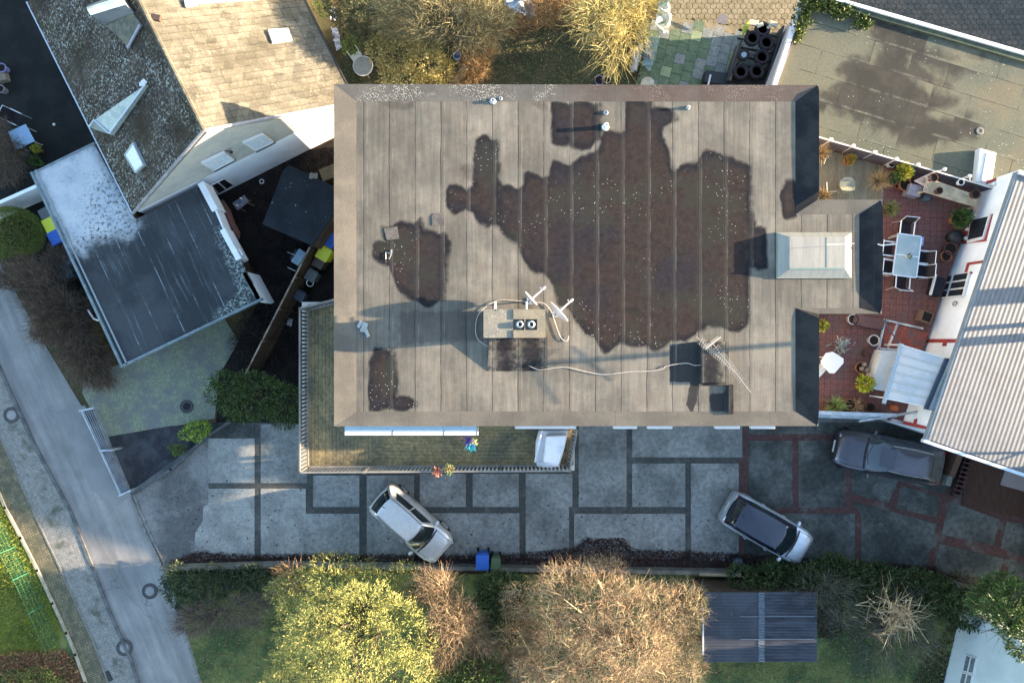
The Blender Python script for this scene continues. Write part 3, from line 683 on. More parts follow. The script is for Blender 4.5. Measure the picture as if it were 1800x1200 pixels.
# repair pads (felt patches)
for pts in ([(759,380),(764,375),(781,374),(781,396),(760,396)], [(675,402),(698,398),(702,420),(680,422)]):
    MB().prism(zp(pts), ZR+.003, ZR+.02).build('felt_patch', mat('felt_pad', (.11,.10,.09), (.07,.064,.06), .85, sc=3), roof)
# ---- things on the roof
dishm = mat('dish_paint', (.50,.46,.46), rough=.4, var=.04)
def dish(name, label, px, py, z, rad, az, tilt, zb, arm):
    c = W(px, py, z); root = thing(name, label, 'satellite dish', (c.x, c.y, zb), 0, 'satellite dishes by the chimney')
    d = Vector((math.cos(az)*math.cos(tilt), math.sin(az)*math.cos(tilt), math.sin(tilt))); u = Vector((-math.sin(az), math.cos(az), 0)); w = u.cross(d) * -1
    mb = MB(); rings = 8; nn = 28; vs = []; fs = []
    for side in (0, 1):
        for i in range(rings+1):
            rr = rad*i/rings
            for j in range(nn):
                t = 2*math.pi*j/nn; vs.append(c + (u*math.cos(t) + w*math.sin(t)*1.08)*rr + d*(rr*rr/rad*.28 - .1*rad - side*.02))
    for side in (0, 1):
        o2 = side*(rings+1)*nn
        for i in range(rings):
            for j in range(nn): fs.append((o2+i*nn+j, o2+i*nn+(j+1)%nn, o2+(i+1)*nn+(j+1)%nn, o2+(i+1)*nn+j))
    for j in range(nn): fs.append((rings*nn+j, rings*nn+(j+1)%nn, (rings+1)*nn+rings*nn+(j+1)%nn, (rings+1)*nn+rings*nn+j))
    mb.add(vs, fs); mb.build('reflector', dishm, root, smooth=True)
    f = c + d*arm; MB().tube([c - w*rad*.0 + d*0, f], .028).build('feed_arm', dishm, root)
    MB().tube([f - d*.06, f + d*.06], [.05,.03], 10).tube([f+Vector((0,0,.02))-d*.1, f-d*.1+u*.1], .02).build('feed_horn', dishm, root)
    MB().tube([(c.x,c.y,zb+.003), (c.x-d.x*.12, c.y-d.y*.12, z-.05), c-d*.06], .025, 8).build('mast', metal, root)
    MB().box(c.x-.12, c.x+.12, c.y-.12, c.y+.12, zb+.002, zb+.03).build('foot', metal, root)
    return root
dish('satellite_dish', 'large white satellite dish at the north east corner of the chimney block', 980, 550, 6.78, .44, R(42), R(-1), 6.0, .66)
dish('satellite_dish', 'smaller white satellite dish north of the chimney block', 933, 527, 6.72, .34, R(42), R(6), 6.0, .62)
an_ = W(1262,620,7.15); ant = thing('tv_antenna', 'long white multi-element television antenna pointing south east over the roof hatch', 'antenna', (an_.x, an_.y, 6.0))
antm = mat('antenna_alloy', (.30,.285,.27), rough=.4, metal=.4, var=.15)
def yagi(p, q, z, n, el, parent, first=True):
    a, b = W(p[0],p[1],z), W(q[0],q[1],z); d = (b-a).normalized(); sd = Vector((-d.y,d.x,0)); L = (b-a).length
    bm_ = MB().tube([a,b], .014, 6).build('boom', antm, parent)
    e_ = MB()
    for k in range(n):
        c = a + d*(L*(.12+.68*k/n)); l = el*(1-.35*k/n)
        for s1 in (-1,1):
            for s2 in (-1,1): e_.tube([c, c + sd*s1*l + Vector((0,0,s2*.07)) + d*.02*s2], .0055, 4)
    e_.build('directors', antm, parent)
    return a, b, d, sd
a, b, d, sd = yagi((1250,600),(1320,690),7.15,17,.16,ant)
rf = MB()
for k in range(-3,4):
    if k: rf.tube([a + d*.12 + sd*-.32 + Vector((0,0,k*.06)) - d*abs(k)*.03, a + d*.12 + sd*.32 + Vector((0,0,k*.06)) - d*abs(k)*.03], .01, 4)
rf.build('reflector', antm, ant)
yagi((1224,592),(1292,655),6.75,14,.14,ant)
MB().tube([(an_.x,an_.y,6.2),(an_.x,an_.y,7.25)], .025, 8).build('mast', metal, ant)
# cable across the roof
cp = [(1000,590),(996,600),(985,592),(975,565),(968,546),(955,533),(930,531),(900,528),(875,528),(853,540),(840,555),(836,575),(838,592),(848,603),(875,616),(905,630),(935,645),(950,650),(975,646),(1000,646),(1030,653),(1060,658),(1090,655),(1110,653),(1140,652),(1165,648),(1172,643),(1205,638),(1222,642),(1240,640),(1256,638)]
def smoothpts(P, sub=6):
    out = []
    for i in range(len(P)-1):
        p0, p1, p2, p3 = P[max(i-1,0)], P[i], P[i+1], P[min(i+2,len(P)-1)]
        for k in range(sub):
            t = k/sub; out.append(.5*((2*p1)+(p2-p0)*t+(2*p0-5*p1+4*p2-p3)*t*t+(3*p1-p0-3*p2+p3)*t**3))
    return out+[P[-1]]
tag(MB().tube(smoothpts([W(a,b,6.04) for a,b in cp]), .0125, 5).build('cable', mat('cable_sheath', (.42,.38,.34), rough=.6)), 'white coaxial cable looping round the chimney and across the flat roof to the antenna', 'cable')
# small junk on the roof near the west edge
jk = MB(); p = W(640,575,6.03); jk.ob((p.x,p.y,6.03),(.35,.18,.05),R(70)); jk.ob((p.x+.1,p.y-.2,6.04),(.1,.3,.07),R(20)); jk.ob((p.x-.15,p.y+.1,6.03),(.12,.25,.04),R(-30))
tag(jk.build('scrap_pieces', mat('pale_scrap', (.24,.26,.26), rough=.6)), 'pale scrap pieces lying near the west edge of the flat roof', 'scrap')
jk = MB(); p = W(683,448,6.03); jk.tube([(p.x-.1,p.y-.15,6.03),(p.x-.1,p.y+.1,6.03),(p.x+.1,p.y+.02,6.03),(p.x+.02,p.y-.15,6.03)], .012,5); jk.ob((p.x+.1,p.y+.12,6.03),(.04,.14,.03),0)
tag(jk.build('wire_scrap', metal), 'bent wire scrap lying in the small brown stain on the flat roof', 'scrap')
lr = MB(); p = W(1520,425,6.3); lr.tube([W(1453,430,6.62), W(1502,428,6.5)], .008, 5); lr.tube([(X2-.08,W(0,431,6.2).y,6.18),(X2+.35,W(0,430,6.2).y,6.35)], .02, 6); lr.tube([(X2-.2,W(0,429,6.2).y,6.2),(X2-.05,W(0,433,6.2).y,6.32)], .02, 6)
tag(lr.build('edge_lamp', white), 'small white bracket lamp on the east edge of the roof above the dining table', 'lamp')
# ---------------------------------------------------------------- pitched-roof house (north west)
GA = Vector((-13.0, 6.325, 0)); GN = Vector((.447,-.894,0)).normalized(); GU = Vector((.894,.447,0)).normalized(); AX = -GN
hs = thing('pitched_roof_house', 'house with a tiled pitched roof, one slope sunlit and the other dark and mossy', 'house', (-13, 10, 0))
RG = Vector((-10.85, 7.43, 5.9)); EL_ = Vector((-15.31, 5.18, 2.4)); ER_ = Vector((-6.39, 9.66, 2.4))
LEN = 9.5
def mk_tilemat(name, a, b, lich, li_thr, moss, mossamt, joint_c, lsc=8):
    t = NT(name); v = t.pos(True); sx = t.n('SeparateXYZ'); t.l(v, sx.inputs[0])
    c = t.mix(t.ramp(t.noise(v, 1.0, 5, .7), .38, .62), a, b)
    c = t.scale(c, t.ramp(t.noise(v, 10, 4, .8), .2, .8, .72, 1.28))
    c = t.mix(t.ramp(t.noise(v, .55, 4, .6), .46, .66, 0, mossamt), c, moss)
    l_ = t.math('MULTIPLY', t.ramp(t.noise(v, lsc, 4, .8), li_thr, li_thr+.07), t.ramp(t.noise(v, .35, 4), .36, .56)); c = t.mix(l_, c, lich)
    c = t.mix(t.ramp(t.attr('step'), .45, .9, 0, .9), c, joint_c); cc_ = t.n('TexWhiteNoise', noise_dimensions='3D'); sn = t.n('VectorMath', operation='SNAP'); t.l(t.stretch(v, (1,1,0), 0), sn.inputs[0]); sn.inputs[1].default_value = (.3,.3,1); t.l(sn.outputs[0], cc_.inputs['Vector']); c = t.scale(c, t.ramp(cc_.outputs['Value'], 0, 1, .8, 1.2))
    t.bump(t.noise(v, 22, 4, .8), .5, .02); return t.fin(c, .9, 0, .25)
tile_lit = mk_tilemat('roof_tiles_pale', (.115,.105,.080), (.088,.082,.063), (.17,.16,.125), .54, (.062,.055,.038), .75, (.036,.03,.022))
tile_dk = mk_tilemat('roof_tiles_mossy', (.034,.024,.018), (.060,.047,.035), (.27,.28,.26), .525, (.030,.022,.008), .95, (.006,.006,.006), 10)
def tiled(name, eave, ridge, length, m, parent, row=.36, colw=.27):
    up = ridge-eave; L = up.length; up.normalize(); n = up.cross(AX).normalized(); n = n if n.z > 0 else -n
    rows = int(L/row); row = L/rows; us = np.arange(0, length, colw/6)
    w = .006*np.cos(us/colw*2*np.pi); V = []; stp = []
    for r in range(rows):
        for f, h, sv in ((0.0, .03, 0), (.05, .03, 0), (.90, .006, 0), (.93, .006, .78), (1.0, .004, .78)):
            P = np.array(eave)[None] + np.outer(us, np.array(AX)) + np.array(up)[None]*row*(r+f) + np.array(n)[None]*(h + w[:,None] + .006*np.sin(us*9.7+r*3)[:,None])
            jt = np.where(np.floor(us/colw) != np.floor((us-colw/6)/colw), .97, sv)*(.75+.25*np.random.RandomState(r).rand(len(us)))
            V.append(P); stp.append(np.maximum(jt, sv))
    V = np.concatenate(V); stp = np.concatenate(stp); nu = len(us); nr = rows*5
    I = np.arange(nu*nr).reshape(nr, nu); F = np.stack([I[:-1,:-1], I[:-1,1:], I[1:,1:], I[1:,:-1]], -1).reshape(-1,4)
    c0_, c1_, c2_ = V[F[0,0]], V[F[0,1]], V[F[0,2]]
    if np.cross(c1_-c0_, c2_-c0_)[2] < 0: F = F[:, ::-1]
    o = npmesh(name, V, F, m, parent); a = o.data.attributes.new('step', 'FLOAT', 'POINT'); a.data.foreach_set('value', stp.astype(np.float32)); return o
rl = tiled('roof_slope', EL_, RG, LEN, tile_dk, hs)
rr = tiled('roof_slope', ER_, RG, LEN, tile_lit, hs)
nL = (RG-EL_).cross(AX).normalized(); nL = nL if nL.z > 0 else -nL
nR = (RG-ER_).cross(AX).normalized(); nR = nR if nR.z > 0 else -nR
rd = MB()
for k in range(int(LEN/.35)):
    c_ = RG + AX*(k*.35+.17) + Vector((0,0,.04)); a0 = c_-AX*.18; a1 = c_+AX*.18
    rd.tube([a0, a1], [.10, .085], 8)
rd.build('ridge_tiles', tile_lit, hs)
wb = MB(); o0 = GA + AX*.12
def gp_(u, z, a=.0): return GA + GU*u + Vector((0,0,z)) - GN*0 + AX*a
uL = (EL_-GA).dot(GU)+.15; uR = (ER_-GA).dot(GU)-.15; uM = (RG-GA).dot(GU)
def vprism(mb, pts, depth):   # polygon of points extruded along -GN
    n = len(pts); ps = [Vector(p) for p in pts]; q = [p + AX*depth for p in ps]
    mb.add(ps+q, [tuple(range(n)), tuple(range(n,2*n))[::-1]] + [(i, i+n, (i+1)%n+n, (i+1)%n) for i in range(n)])
vprism(wb, [gp_(uL,0,.04), gp_(uR,0,.04), gp_(uR,2.36,.04), gp_(uL,2.36,.04)], LEN-.3); wb.build('wall', wallwhite, hs)
gb = MB(); vprism(gb, [gp_(uL+.02,2.36,.02), gp_(uR-.02,2.36,.02), gp_(uM,5.72,.02)], .25); gb.build('gable', wallcream, hs)
vb = MB(); vb.tube([EL_+Vector((0,0,.02)), RG+Vector((0,0,.06))], .06, 6).tube([ER_+Vector((0,0,.02)), RG+Vector((0,0,.06))], .06, 6); vb.build('verge_trim', mat('verge_grey', (.30,.28,.28), (.22,.21,.21), .8), hs)
gu = MB(); gu.tube([EL_ - Vector((.06,-.03,.02)), EL_+AX*LEN - Vector((.06,-.03,.02))], .045, 8); gu.build('gutter', mat('gutter_blue', (.35,.42,.52), rough=.5), hs)
gu = MB(); gu.tube([ER_ + Vector((.05,.03,-.02)), ER_+AX*LEN + Vector((.05,.03,-.02))], .055, 8); gu.build('gutter', dark, hs)
def planewin(name, quad, P_, N_, proud, parent, fm, gm, bw=.05, bars=0, proud0=0):
    q = [onp(a, b, P_, N_) for a, b in quad]; c = sum(q, Vector((0,0,0)))/4
    N_ = Vector(N_).normalized(); mb = MB()
    def ring(ps, lo, hi): 
        n = (ps[1]-ps[0]).cross(ps[2]-ps[1]); ps = ps if n.dot(N_) > 0 else ps[::-1]; mb.slab([p+N_*lo for p in ps], hi-lo)
    inn = [p + (c-p).normalized()*bw*1.5 for p in q]
    for i in range(4):
        j = (i+1) % 4; ring([q[i], q[j], inn[j], inn[i]], proud0, proud)
    f = mb.build(name, fm, parent)
    mb = MB(); ring(inn, proud0, proud-.02); g_ = mb.build('pane', gm, f)
    if bars:
        mb = MB()
        for k in range(1, bars+1):
            t = k/(bars+1); a = inn[0]+(inn[1]-inn[0])*t; b = inn[3]+(inn[2]-inn[3])*t; s = (inn[1]-inn[0]).normalized()*.025
            ring([a-s, a+s, b+s, b-s], proud0+.005, proud+.004)
        mb.build('mullion', fm, f)
    return f
blind = mat('window_blind', (.62,.68,.70), (.5,.56,.6), .3, sc=5, stretch=(1,6,1), var=.08)
for qd in ([(425,248),(461,233),(480,247),(447,263)], [(352,284),(393,265),(411,278),(374,297)]):
    f = planewin('window', qd, GA, GN, .10, hs, white, blind, .05, 1)
    f['label'] = 'small gable window'
planewin('window', [(370,324),(393,312),(412,324),(384,340)], GA, GN, .06, hs, white, glass, .04, 1)
planewin('roof_window', [(470,56),(505,53),(513,74),(478,78)], ER_, nR, .14, hs, mat('roof_window_frame', (.55,.52,.46), rough=.5), mat('sky_pane', (.72,.74,.76), rough=.15), .07)
planewin('roof_window', [(224,272),(239,250),(258,290),(243,304)], EL_, nL, .14, hs, mat('roof_window_frame_grey', (.32,.35,.36), rough=.5), mat('pale_pane', (.55,.62,.62), rough=.2), .05)
# metal dormer with curved top near the frame edge
dm = MB()
q = [onp(*p, EL_, nL) for p in [(166,12),(184,46),(238,24),(216,-12)]]
up = Vector((0,0,1)); cs = []
for k in range(9):
    t = k/8; h_ = .15 + .75*math.sin(math.pi*min(1,t*.62)); a = q[0].lerp(q[1], t); b = q[3].lerp(q[2], t); cs.append((a+up*h_, b+up*h_*.75))
vs = []; fs = []
for a, b in cs: vs += [a, b]
for k in range(8): fs.append((2*k, 2*k+1, 2*k+3, 2*k+2))
k0 = len(vs); vs += [c[0]-up*.9 for c in cs] + [c[1]-up*.9 for c in cs]
for k in range(8): fs += [(2*k, 2*k+2, k0+k+1, k0+k), (2*k+1, k0+9+k, k0+10+k, 2*k+3)]
fs += [(0, k0, k0+9, 1), (16, 17, k0+17, k0+8)]
dmm = mat('brushed_zinc', (.55,.58,.62), (.42,.45,.5), .28, .75, sc=2, var=.05); dm.add(vs, fs)
dr = dm.build('dormer', dmm, hs)
fl = MB(); N3 = nL
fl.slab([onp(a,b,EL_,nL)+nL*.06 for a,b in [(188,46),(236,24),(252,44),(228,84),(206,60)]][::-1], -.05); fl.build('apron_flashing', mat('mossy_flashing', (.16,.15,.11), (.10,.10,.09), .8, sc=4), dr)
fl = MB(); fl.tube([onp(252,44,EL_,nL)+nL*.12, onp(230,85,EL_,nL)+nL*.12], .05, 5); fl.build('flashing_edge', mat('lead_grey', (.25,.25,.3), rough=.5), dr)
# narrow metal-roofed wedge dormer
P1, P2, P3, P4 = [onp(a,b,EL_,nL) for a,b in [(262,150),(170,226),(200,240),(188,200)]]
top = P1+nL*.15; wd = MB(); ap = onp(186,222,EL_,nL)+Vector((0,0,.75)); l_ = onp(167,228,EL_,nL); r_ = onp(203,240,EL_,nL)+Vector((0,0,.1))
wd.add([top, l_+Vector((0,0,.35)), ap, r_+Vector((0,0,.3)), l_, r_, P1], [(0,1,2),(0,2,3),(1,4,2),(2,4,5),(2,5,3),(0,3,5,6),(0,6,4,1)])
wdo = wd.build('dormer', mat('pale_sheet_metal', (.36,.40,.37), (.26,.31,.31), .5, .3, sc=2.5), hs)
wd = MB(); wd.tube([top+nL*.02, r_+Vector((0,0,.32))], .03, 5).tube([l_+Vector((0,0,.38)), ap+Vector((0,0,.03)), r_+Vector((0,0,.34))], .035, 5)
wd.build('edge_trim', mat('pale_blue_trim', (.45,.5,.58), rough=.5), wdo)
wd = MB()
for k in range(4): wd.ob(top+Vector((.05*k-.1,.07*(k%2),.05+.03*k)), (.16,.12,.05), k*.8)
wd.build('flashing_scraps', white, wdo)
# white dormer on the sunlit slope at the frame's edge
dd = MB(); a_, b_, c2_, d_ = [onp(x,y,ER_,nR) for x,y in [(346,8),(497,-2),(500,12),(352,14)]]
dd.prism([(a_.x,a_.y+1.6),(b_.x,b_.y+1.8),(b_.x,b_.y),(a_.x,a_.y)], min(a_.z,b_.z)-.6, max(a_.z,b_.z)+.35); do = dd.build('dormer', wallwhite, hs)
dd = MB(); w_ = onp(341,11,ER_,nR); dd.ob((w_.x,w_.y,w_.z+.25),(.4,.28,.12),R(10)); dd.build('gutter_box', white, do)
hp = MB(); p = onp(277,33,ER_,nR); hp.ob((p.x,p.y,p.z+.06), (.28,.2,.12), R(-10)); hp.build('vent_tile', brownp, hs)
# ---------------------------------------------------------------- dark flat-roofed garage west
ZG = 2.3
gpoly = WP([(57,305),(165,252),(238,386),(355,326),(459,526),(215,643)], ZG)
gr = thing('flat_roof_garage', 'garage with a dark flat roof frosted pale blue at its upper end, beside the road', 'garage', (-16, 3.5, 0))
def mk_frost():
    t = NT('frosted_felt'); v = t.pos(); c = t.mix(t.ramp(t.noise(v, .5, 5), .4, .62), (.032,.036,.040), (.050,.056,.061))
    c = t.scale(c, t.ramp(t.noise(v, 16, 5, .8), .2, .8, .8, 1.2))
    al = t.stretch(t.stretch(v, (1,1,1), R(-25)), (3.0, .16, 1)); st_ = t.math('MULTIPLY', t.ramp(t.noise(al, 3.0, 6, .75), .55, .66), t.ramp(t.noise(v, .35, 3), .42, .60)); c = t.mix(t.math('MULTIPLY', st_, .45), c, (.15,.19,.21))
    sv = t.stretch(v, (1,1,1), R(-25)); sx = t.n('SeparateXYZ'); t.l(sv, sx.inputs[0]); fr = t.math('FRACT', t.math('DIVIDE', sx.outputs[0], .95))
    c = t.mix(t.math('MULTIPLY', t.ramp(t.math('ABSOLUTE', t.math('SUBTRACT', fr, .5)), .01, .025, 1, 0), t.ramp(t.noise(v, .8, 5, .8), .48, .62, .05, .6)), c, (.28,.34,.37))
    d = t.math('ADD', t.attr('frost'), t.math('MULTIPLY', t.math('SUBTRACT', t.noise(v, 2.2, 7, .75), .5), 1.3))
    c = t.mix(t.ramp(d, -.35, .6), c, t.mix(t.ramp(t.noise(v, 1.2, 4), .35, .65), (.42,.44,.45), (.33,.36,.39)))
    mo = t.math('ADD', t.attr('moss'), t.math('MULTIPLY', t.math('SUBTRACT', t.noise(v, 1.0, 3), .5), 1.2))
    sp = t.math('MULTIPLY', t.ramp(t.noise(v, 7, 8, .75), .49, .62), t.ramp(mo, -1.0, .1, .12, 1)); c = t.mix(sp, c, (.035,.045,.045))
    e = t.math('ADD', t.attr('lichen'), t.math('MULTIPLY', t.math('SUBTRACT', t.noise(v, 2, 4), .5), .6))
    c = t.mix(t.math('MULTIPLY', t.ramp(t.noise(v, 11, 5, .8), .5, .58), t.ramp(e, -.2, .2)), c, (.28,.33,.30))
    t.bump(t.noise(v, 20, 4), .3, .01); return t.fin(c, .9, 0, .08)
G = lambda l: WP(l, ZG)
gm_ = grid_sheet('roof', min(p[0] for p in gpoly), max(p[0] for p in gpoly), min(p[1] for p in gpoly), max(p[1] for p in gpoly), ZG, .07, mk_frost(), gr, gpoly,
   {'frost': [G([(40,300),(165,240),(245,392),(238,418),(165,425),(150,450),(120,440)])],
    'moss': [G([(150,430),(185,370),(215,330),(245,350),(260,400),(280,420),(240,432),(200,408),(150,455)]), G([(60,330),(100,300),(200,320),(235,385),(150,380)]) if False else G([(165,360),(200,300),(235,385),(190,400)])],
    'lichen': [G([(375,400),(400,400),(455,515),(400,560),(375,555),(420,510)])]})
gw = MB(); gc_ = np.array(gpoly).mean(0); gw.prism([tuple(gc_+(np.array(p)-gc_)*.86) for p in gpoly], 0, ZG-.12); gw.build('wall', woodb, gr)
fb2 = MB(); fb2.prism([tuple(gc_+(np.array(p)-gc_)*.995) for p in gpoly], ZG-.12, ZG-.02); fb2.build('fascia', mat('fascia_brown', (.07,.04,.03), (.05,.04,.035), .8, sc=2), gr)
ge = MB()
def edge(mb, a, b, z0, z1, w):
    a = Vector((a[0],a[1],0)); b = Vector((b[0],b[1],0)); d = b-a; an = math.atan2(d.y,d.x); m_ = (a+b)/2; mb.ob((m_.x,m_.y,(z0+z1)/2), (d.length+w, w, z1-z0), an)
edge(ge, gpoly[0], gpoly[5], ZG-.16, ZG+.06, .1); edge(ge, gpoly[5], gpoly[4], ZG-.16, ZG+.05, .09); edge(ge, gpoly[0], gpoly[1], ZG-.1, ZG+.04, .06)
ge.build('roof_edge', mat('roof_edge_slate', (.10,.14,.16), (.15,.19,.2), .5, sc=3), gr)
ge = MB(); edge(ge, G([(64,300)])[0], G([(224,640)])[0], ZG+.003, ZG+.05, .05); ge.build('edge_rail', mat('edge_rail', (.2,.25,.27), rough=.5), gr)
ge = MB(); edge(ge, G([(357,327)])[0], G([(377,365)])[0], 1.6, 2.42, .26); ge.build('parapet', wallwhite, gr)
ge = MB(); edge(ge, G([(395,408)])[0], G([(419,452)])[0], 1.6, 2.42, .22); edge(ge, G([(378,366)])[0], G([(395,406)])[0], 1.6, 2.34, .07); ge.build('parapet', wallwhite, gr)
ge = MB(); edge(ge, G([(431,482)])[0], G([(455,526)])[0], .8, 2.3, .16); ge.build('side_wall', wallwhite, gr)
MB().tube([W(155,545,1.9),W(165,560,1.9),W(172,563,2.1),W(176,560,2.2)], .04, 6).build('overflow_pipe', mat('pale_pipe', (.4,.36,.36), rough=.5), gr)
# white wall to the west of it
fw = MB(); a, b = W(-60,382,1.3), W(66,326,1.3); edge(fw, a, b, 0, 1.3, .14); tag(fw.build('garden_wall', wallwhite), 'low pale blue-white wall running from the photo edge to the frosted garage roof', 'wall')
# ---------------------------------------------------------------- garden shed and wooden fence
p = onp(403,262,GA,GN)+GN*.12; MB().tube([onp(397,265,GA,GN), p], .018, 5).lathe([(0,-.1),(.07,-.06),(.05,.06),(0,.1)], (p.x,p.y,p.z), 8).build('wall_lamp', dark, hs)
for qd in ([(447,263),(480,247),(484,250),(450,267)], [(374,297),(411,278),(414,281),(377,301)]):
    q = [onp(a,b,GA,GN) for a,b in qd]; n = (q[1]-q[0]).cross(q[2]-q[1]); q = q if n.dot(GN) > 0 else q[::-1]; MB().slab([x+GN*.003 for x in q], .05).build('window_sill', mat('dark_sill', (.05,.06,.07), rough=.5), hs)
sh = thing('garden_shed', 'dark-roofed garden shed squeezed between the white gable and the flat-roofed building', 'shed', (-8.3, 5.4, 0))
sp_ = WP([(497,300),(508,290),(588,328),(590,372),(549,432),(461,394)], 2.2)
MB().prism(sp_, 2.12, 2.2).build('roof', mat('shed_felt', (.012,.015,.019), (.018,.022,.026), .75, sc=1, var=.15, specks=((4,.1,(.4,.45,.45)),)), sh, bevel=.01)
MB().prism([(p[0]*.97-.2, p[1]*.97+.12) for p in sp_], 0, 2.11).build('wall', woodb, sh)
fn = thing('wooden_fence', 'brown plank fence running from the shed down past the bins', 'fence', (-9.5, 2, 0))
a, b = W(545,434,1.75), W(432,656,1.75); d = b-a; an = math.atan2(d.y,d.x); fb = MB(); n_ = int(d.length/.13)
for k in range(n_): p = a + d*((k+.5)/n_); fb.ob((p.x,p.y,.88), (.12,.03,1.7+random.uniform(-.02,.02)), an)
fb.build('panel', woodb, fn)
MB().ob(((a.x+b.x)/2,(a.y+b.y)/2,1.76),(d.length,.06,.04),an).build('top_rail', mat('rail_light', (.28,.23,.17), (.12,.09,.06), .8, sc=3), fn)
MB().ob(((a.x+b.x)/2+.07,(a.y+b.y)/2+.03,.5),(d.length,.05,.08),an).build('rail', woodb, fn)
for k in range(5): p = a + d*(k/4); MB().ob((p.x+.08,p.y+.04,.88),(.09,.09,1.76),an).build('post', woodb, fn)
# ---------------------------------------------------------------- north east garage (pale flat roof) and fence with ball caps
ZT = 2.8
def mk_ne():
    t = NT('pale_felt'); v = t.pos(); sv = t.stretch(v, (1,1,1), R(17)); sx = t.n('SeparateXYZ'); t.l(sv, sx.inputs[0])
    u = t.math('DIVIDE', sx.outputs[1], .98); row = t.math('FLOOR', u); fr = t.math('FRACT', u)
    off = t.math('MULTIPLY', t.math('FRACT', t.math('MULTIPLY', row, .377)), 1.0); uu = t.math('ADD', t.math('DIVIDE', sx.outputs[0], 3.1), off); fx = t.math('FRACT', uu)
    cell = t.n('CombineXYZ'); t.l(row, cell.inputs[0]); t.l(t.math('FLOOR', t.math('MULTIPLY', uu, 2)), cell.inputs[1]); wn = t.n('TexWhiteNoise', noise_dimensions='3D'); t.l(cell.outputs[0], wn.inputs['Vector'])
    c = t.mix(t.ramp(t.noise(v, .5, 5), .38, .62), (.120,.117,.083), (.092,.098,.074)); c = t.mix(t.ramp(t.noise(v, .33, 3), .52, .68, 0, .6), c, (.145,.12,.078))
    c = t.scale(c, t.ramp(t.noise(v, 10, 5, .8), .2, .8, .8, 1.2))
    d = t.math('ADD', t.attr('wet'), t.math('ADD', t.math('MULTIPLY', t.math('SUBTRACT', t.noise(v, 1.4, 6), .5), 1.2), t.math('MULTIPLY', t.math('SUBTRACT', wn.outputs['Value'], .5), .9)))
    dk = t.mix(t.ramp(t.noise(v, 1, 4), .4, .6), (.026,.026,.024), (.042,.039,.034))
    c = t.mix(t.ramp(d, -.28, .22, 0, .92), c, dk)
    ln = t.math('MAXIMUM', t.ramp(t.math('ABSOLUTE', t.math('SUBTRACT', fr, .5)), .48, .495), t.ramp(t.math('ABSOLUTE', t.math('SUBTRACT', fx, .5)), .492, .498))
    c = t.mix(t.math('MULTIPLY', t.ramp(t.math('ABSOLUTE', t.math('SUBTRACT', fr, .06)), .03, .06, .5, 0), t.ramp(t.noise(v, 2, 4), .4, .6)), c, (.13,.127,.10))
    c = t.mix(t.math('MULTIPLY', ln, t.ramp(t.noise(v, 1.5, 4), .35, .6)), c, (.03,.03,.026))
    g = t.math('MULTIPLY', t.ramp(t.vor(v, 7), .13, .07), t.ramp(t.noise(v, .5, 3), .5, .6)); c = t.mix(g, c, (.5,.5,.45))
    t.bump(t.noise(v, 12, 4), .25, .02); return t.fin(c, .88, 0, .1)
ne = thing('flat_roof_garage', 'long garage with a greenish pale flat roof, damp patches and ivy, at the top right', 'garage', (17, 10, 0))
npoly = WP([(1424,-2),(1810,100),(1900,125),(1900,391),(1729,340),(1423,251),(1362,160)], ZT)
grid_sheet('roof', min(p[0] for p in npoly), max(p[0] for p in npoly), min(p[1] for p in npoly), max(p[1] for p in npoly), ZT, .08, mk_ne(), ne, npoly,
  {'wet': [WP(l, ZT) for l in [[(1540,30),(1580,50),(1700,95),(1680,125),(1610,110),(1640,150),(1680,180),(1640,200),(1700,220),(1660,250),(1560,240),(1440,190),(1430,160),(1480,140),(1460,125),(1480,100),(1530,95)],[(1660,70),(1800,110),(1800,130),(1700,110)],[(1690,200),(1710,200),(1705,228),(1690,225)]]]})
MB().prism([(p[0]*.995, p[1]*.995) for p in npoly], 0, ZT-.03).build('wall', mat('mauve_wall', (.42,.36,.37), (.36,.31,.32), .85, sc=2), ne)
cp_ = MB(); P_ = lambda x, y: W(x, y, 2.98)
edge(cp_, P_(1414,-10), P_(1357,165), 2.7, 2.98, .17); cp_.build('coping', mat('coping_white', (.72,.66,.64), (.6,.55,.54), .6, sc=2), ne)
cp_ = MB(); edge(cp_, P_(1440,-10), P_(1900,122), 2.7, 3.0, .13); cp_.build('coping', white, ne)
cp_ = MB(); edge(cp_, W(1440,-2,2.9), W(1900,134,2.9), 2.7, 2.92, .2); cp_.build('upstand', mat('mossy_upstand', (.07,.085,.055), (.05,.06,.045), .85, sc=3), ne)
dr_ = MB(); p = W(1723,230,2.82); dr_.lathe([(.16,.004),(.14,.02),(.07,.02),(.06,-.02)], (p.x,p.y,ZT), 16); dr_.build('roof_drain', mat('drain_lead', (.14,.14,.12), rough=.7), ne)
mb = MB(); q_ = WP([(1716,320),(1742,330),(1752,268),(1722,260)], 3.1); mb.prism(q_, ZT+.003, 3.1); mb.build('roof_light', white, ne, bevel=.04)
mb = MB(); a, b = W(1735,270,3.12), W(1726,318,3.12); edge(mb, a, b, 3.1, 3.13, .06); mb.build('ridge_bar', mat('grey_bar', (.35,.33,.32), rough=.5), ne)
fc = thing('screen_fence', 'dark solid screen fence with white ball caps along the north side of the roof terrace', 'fence', (18, 7, ZT))
zf = 3.55; fa, fb_ = W(1438,241,zf), W(1752,333,zf); d = fb_-fa; an = math.atan2(d.y,d.x); mid = (fa+fb_)/2
MB().ob((mid.x,mid.y,(ZT+zf)/2),(d.length,.04,zf-ZT),an).build('panel', mat('fence_mauve', (.11,.09,.10), (.07,.07,.09), .8, sc=1), fc)
MB().ob((mid.x,mid.y,zf+.015),(d.length,.05,.03),an).build('top_rail', mat('rail_pale', (.55,.52,.48), rough=.6), fc)
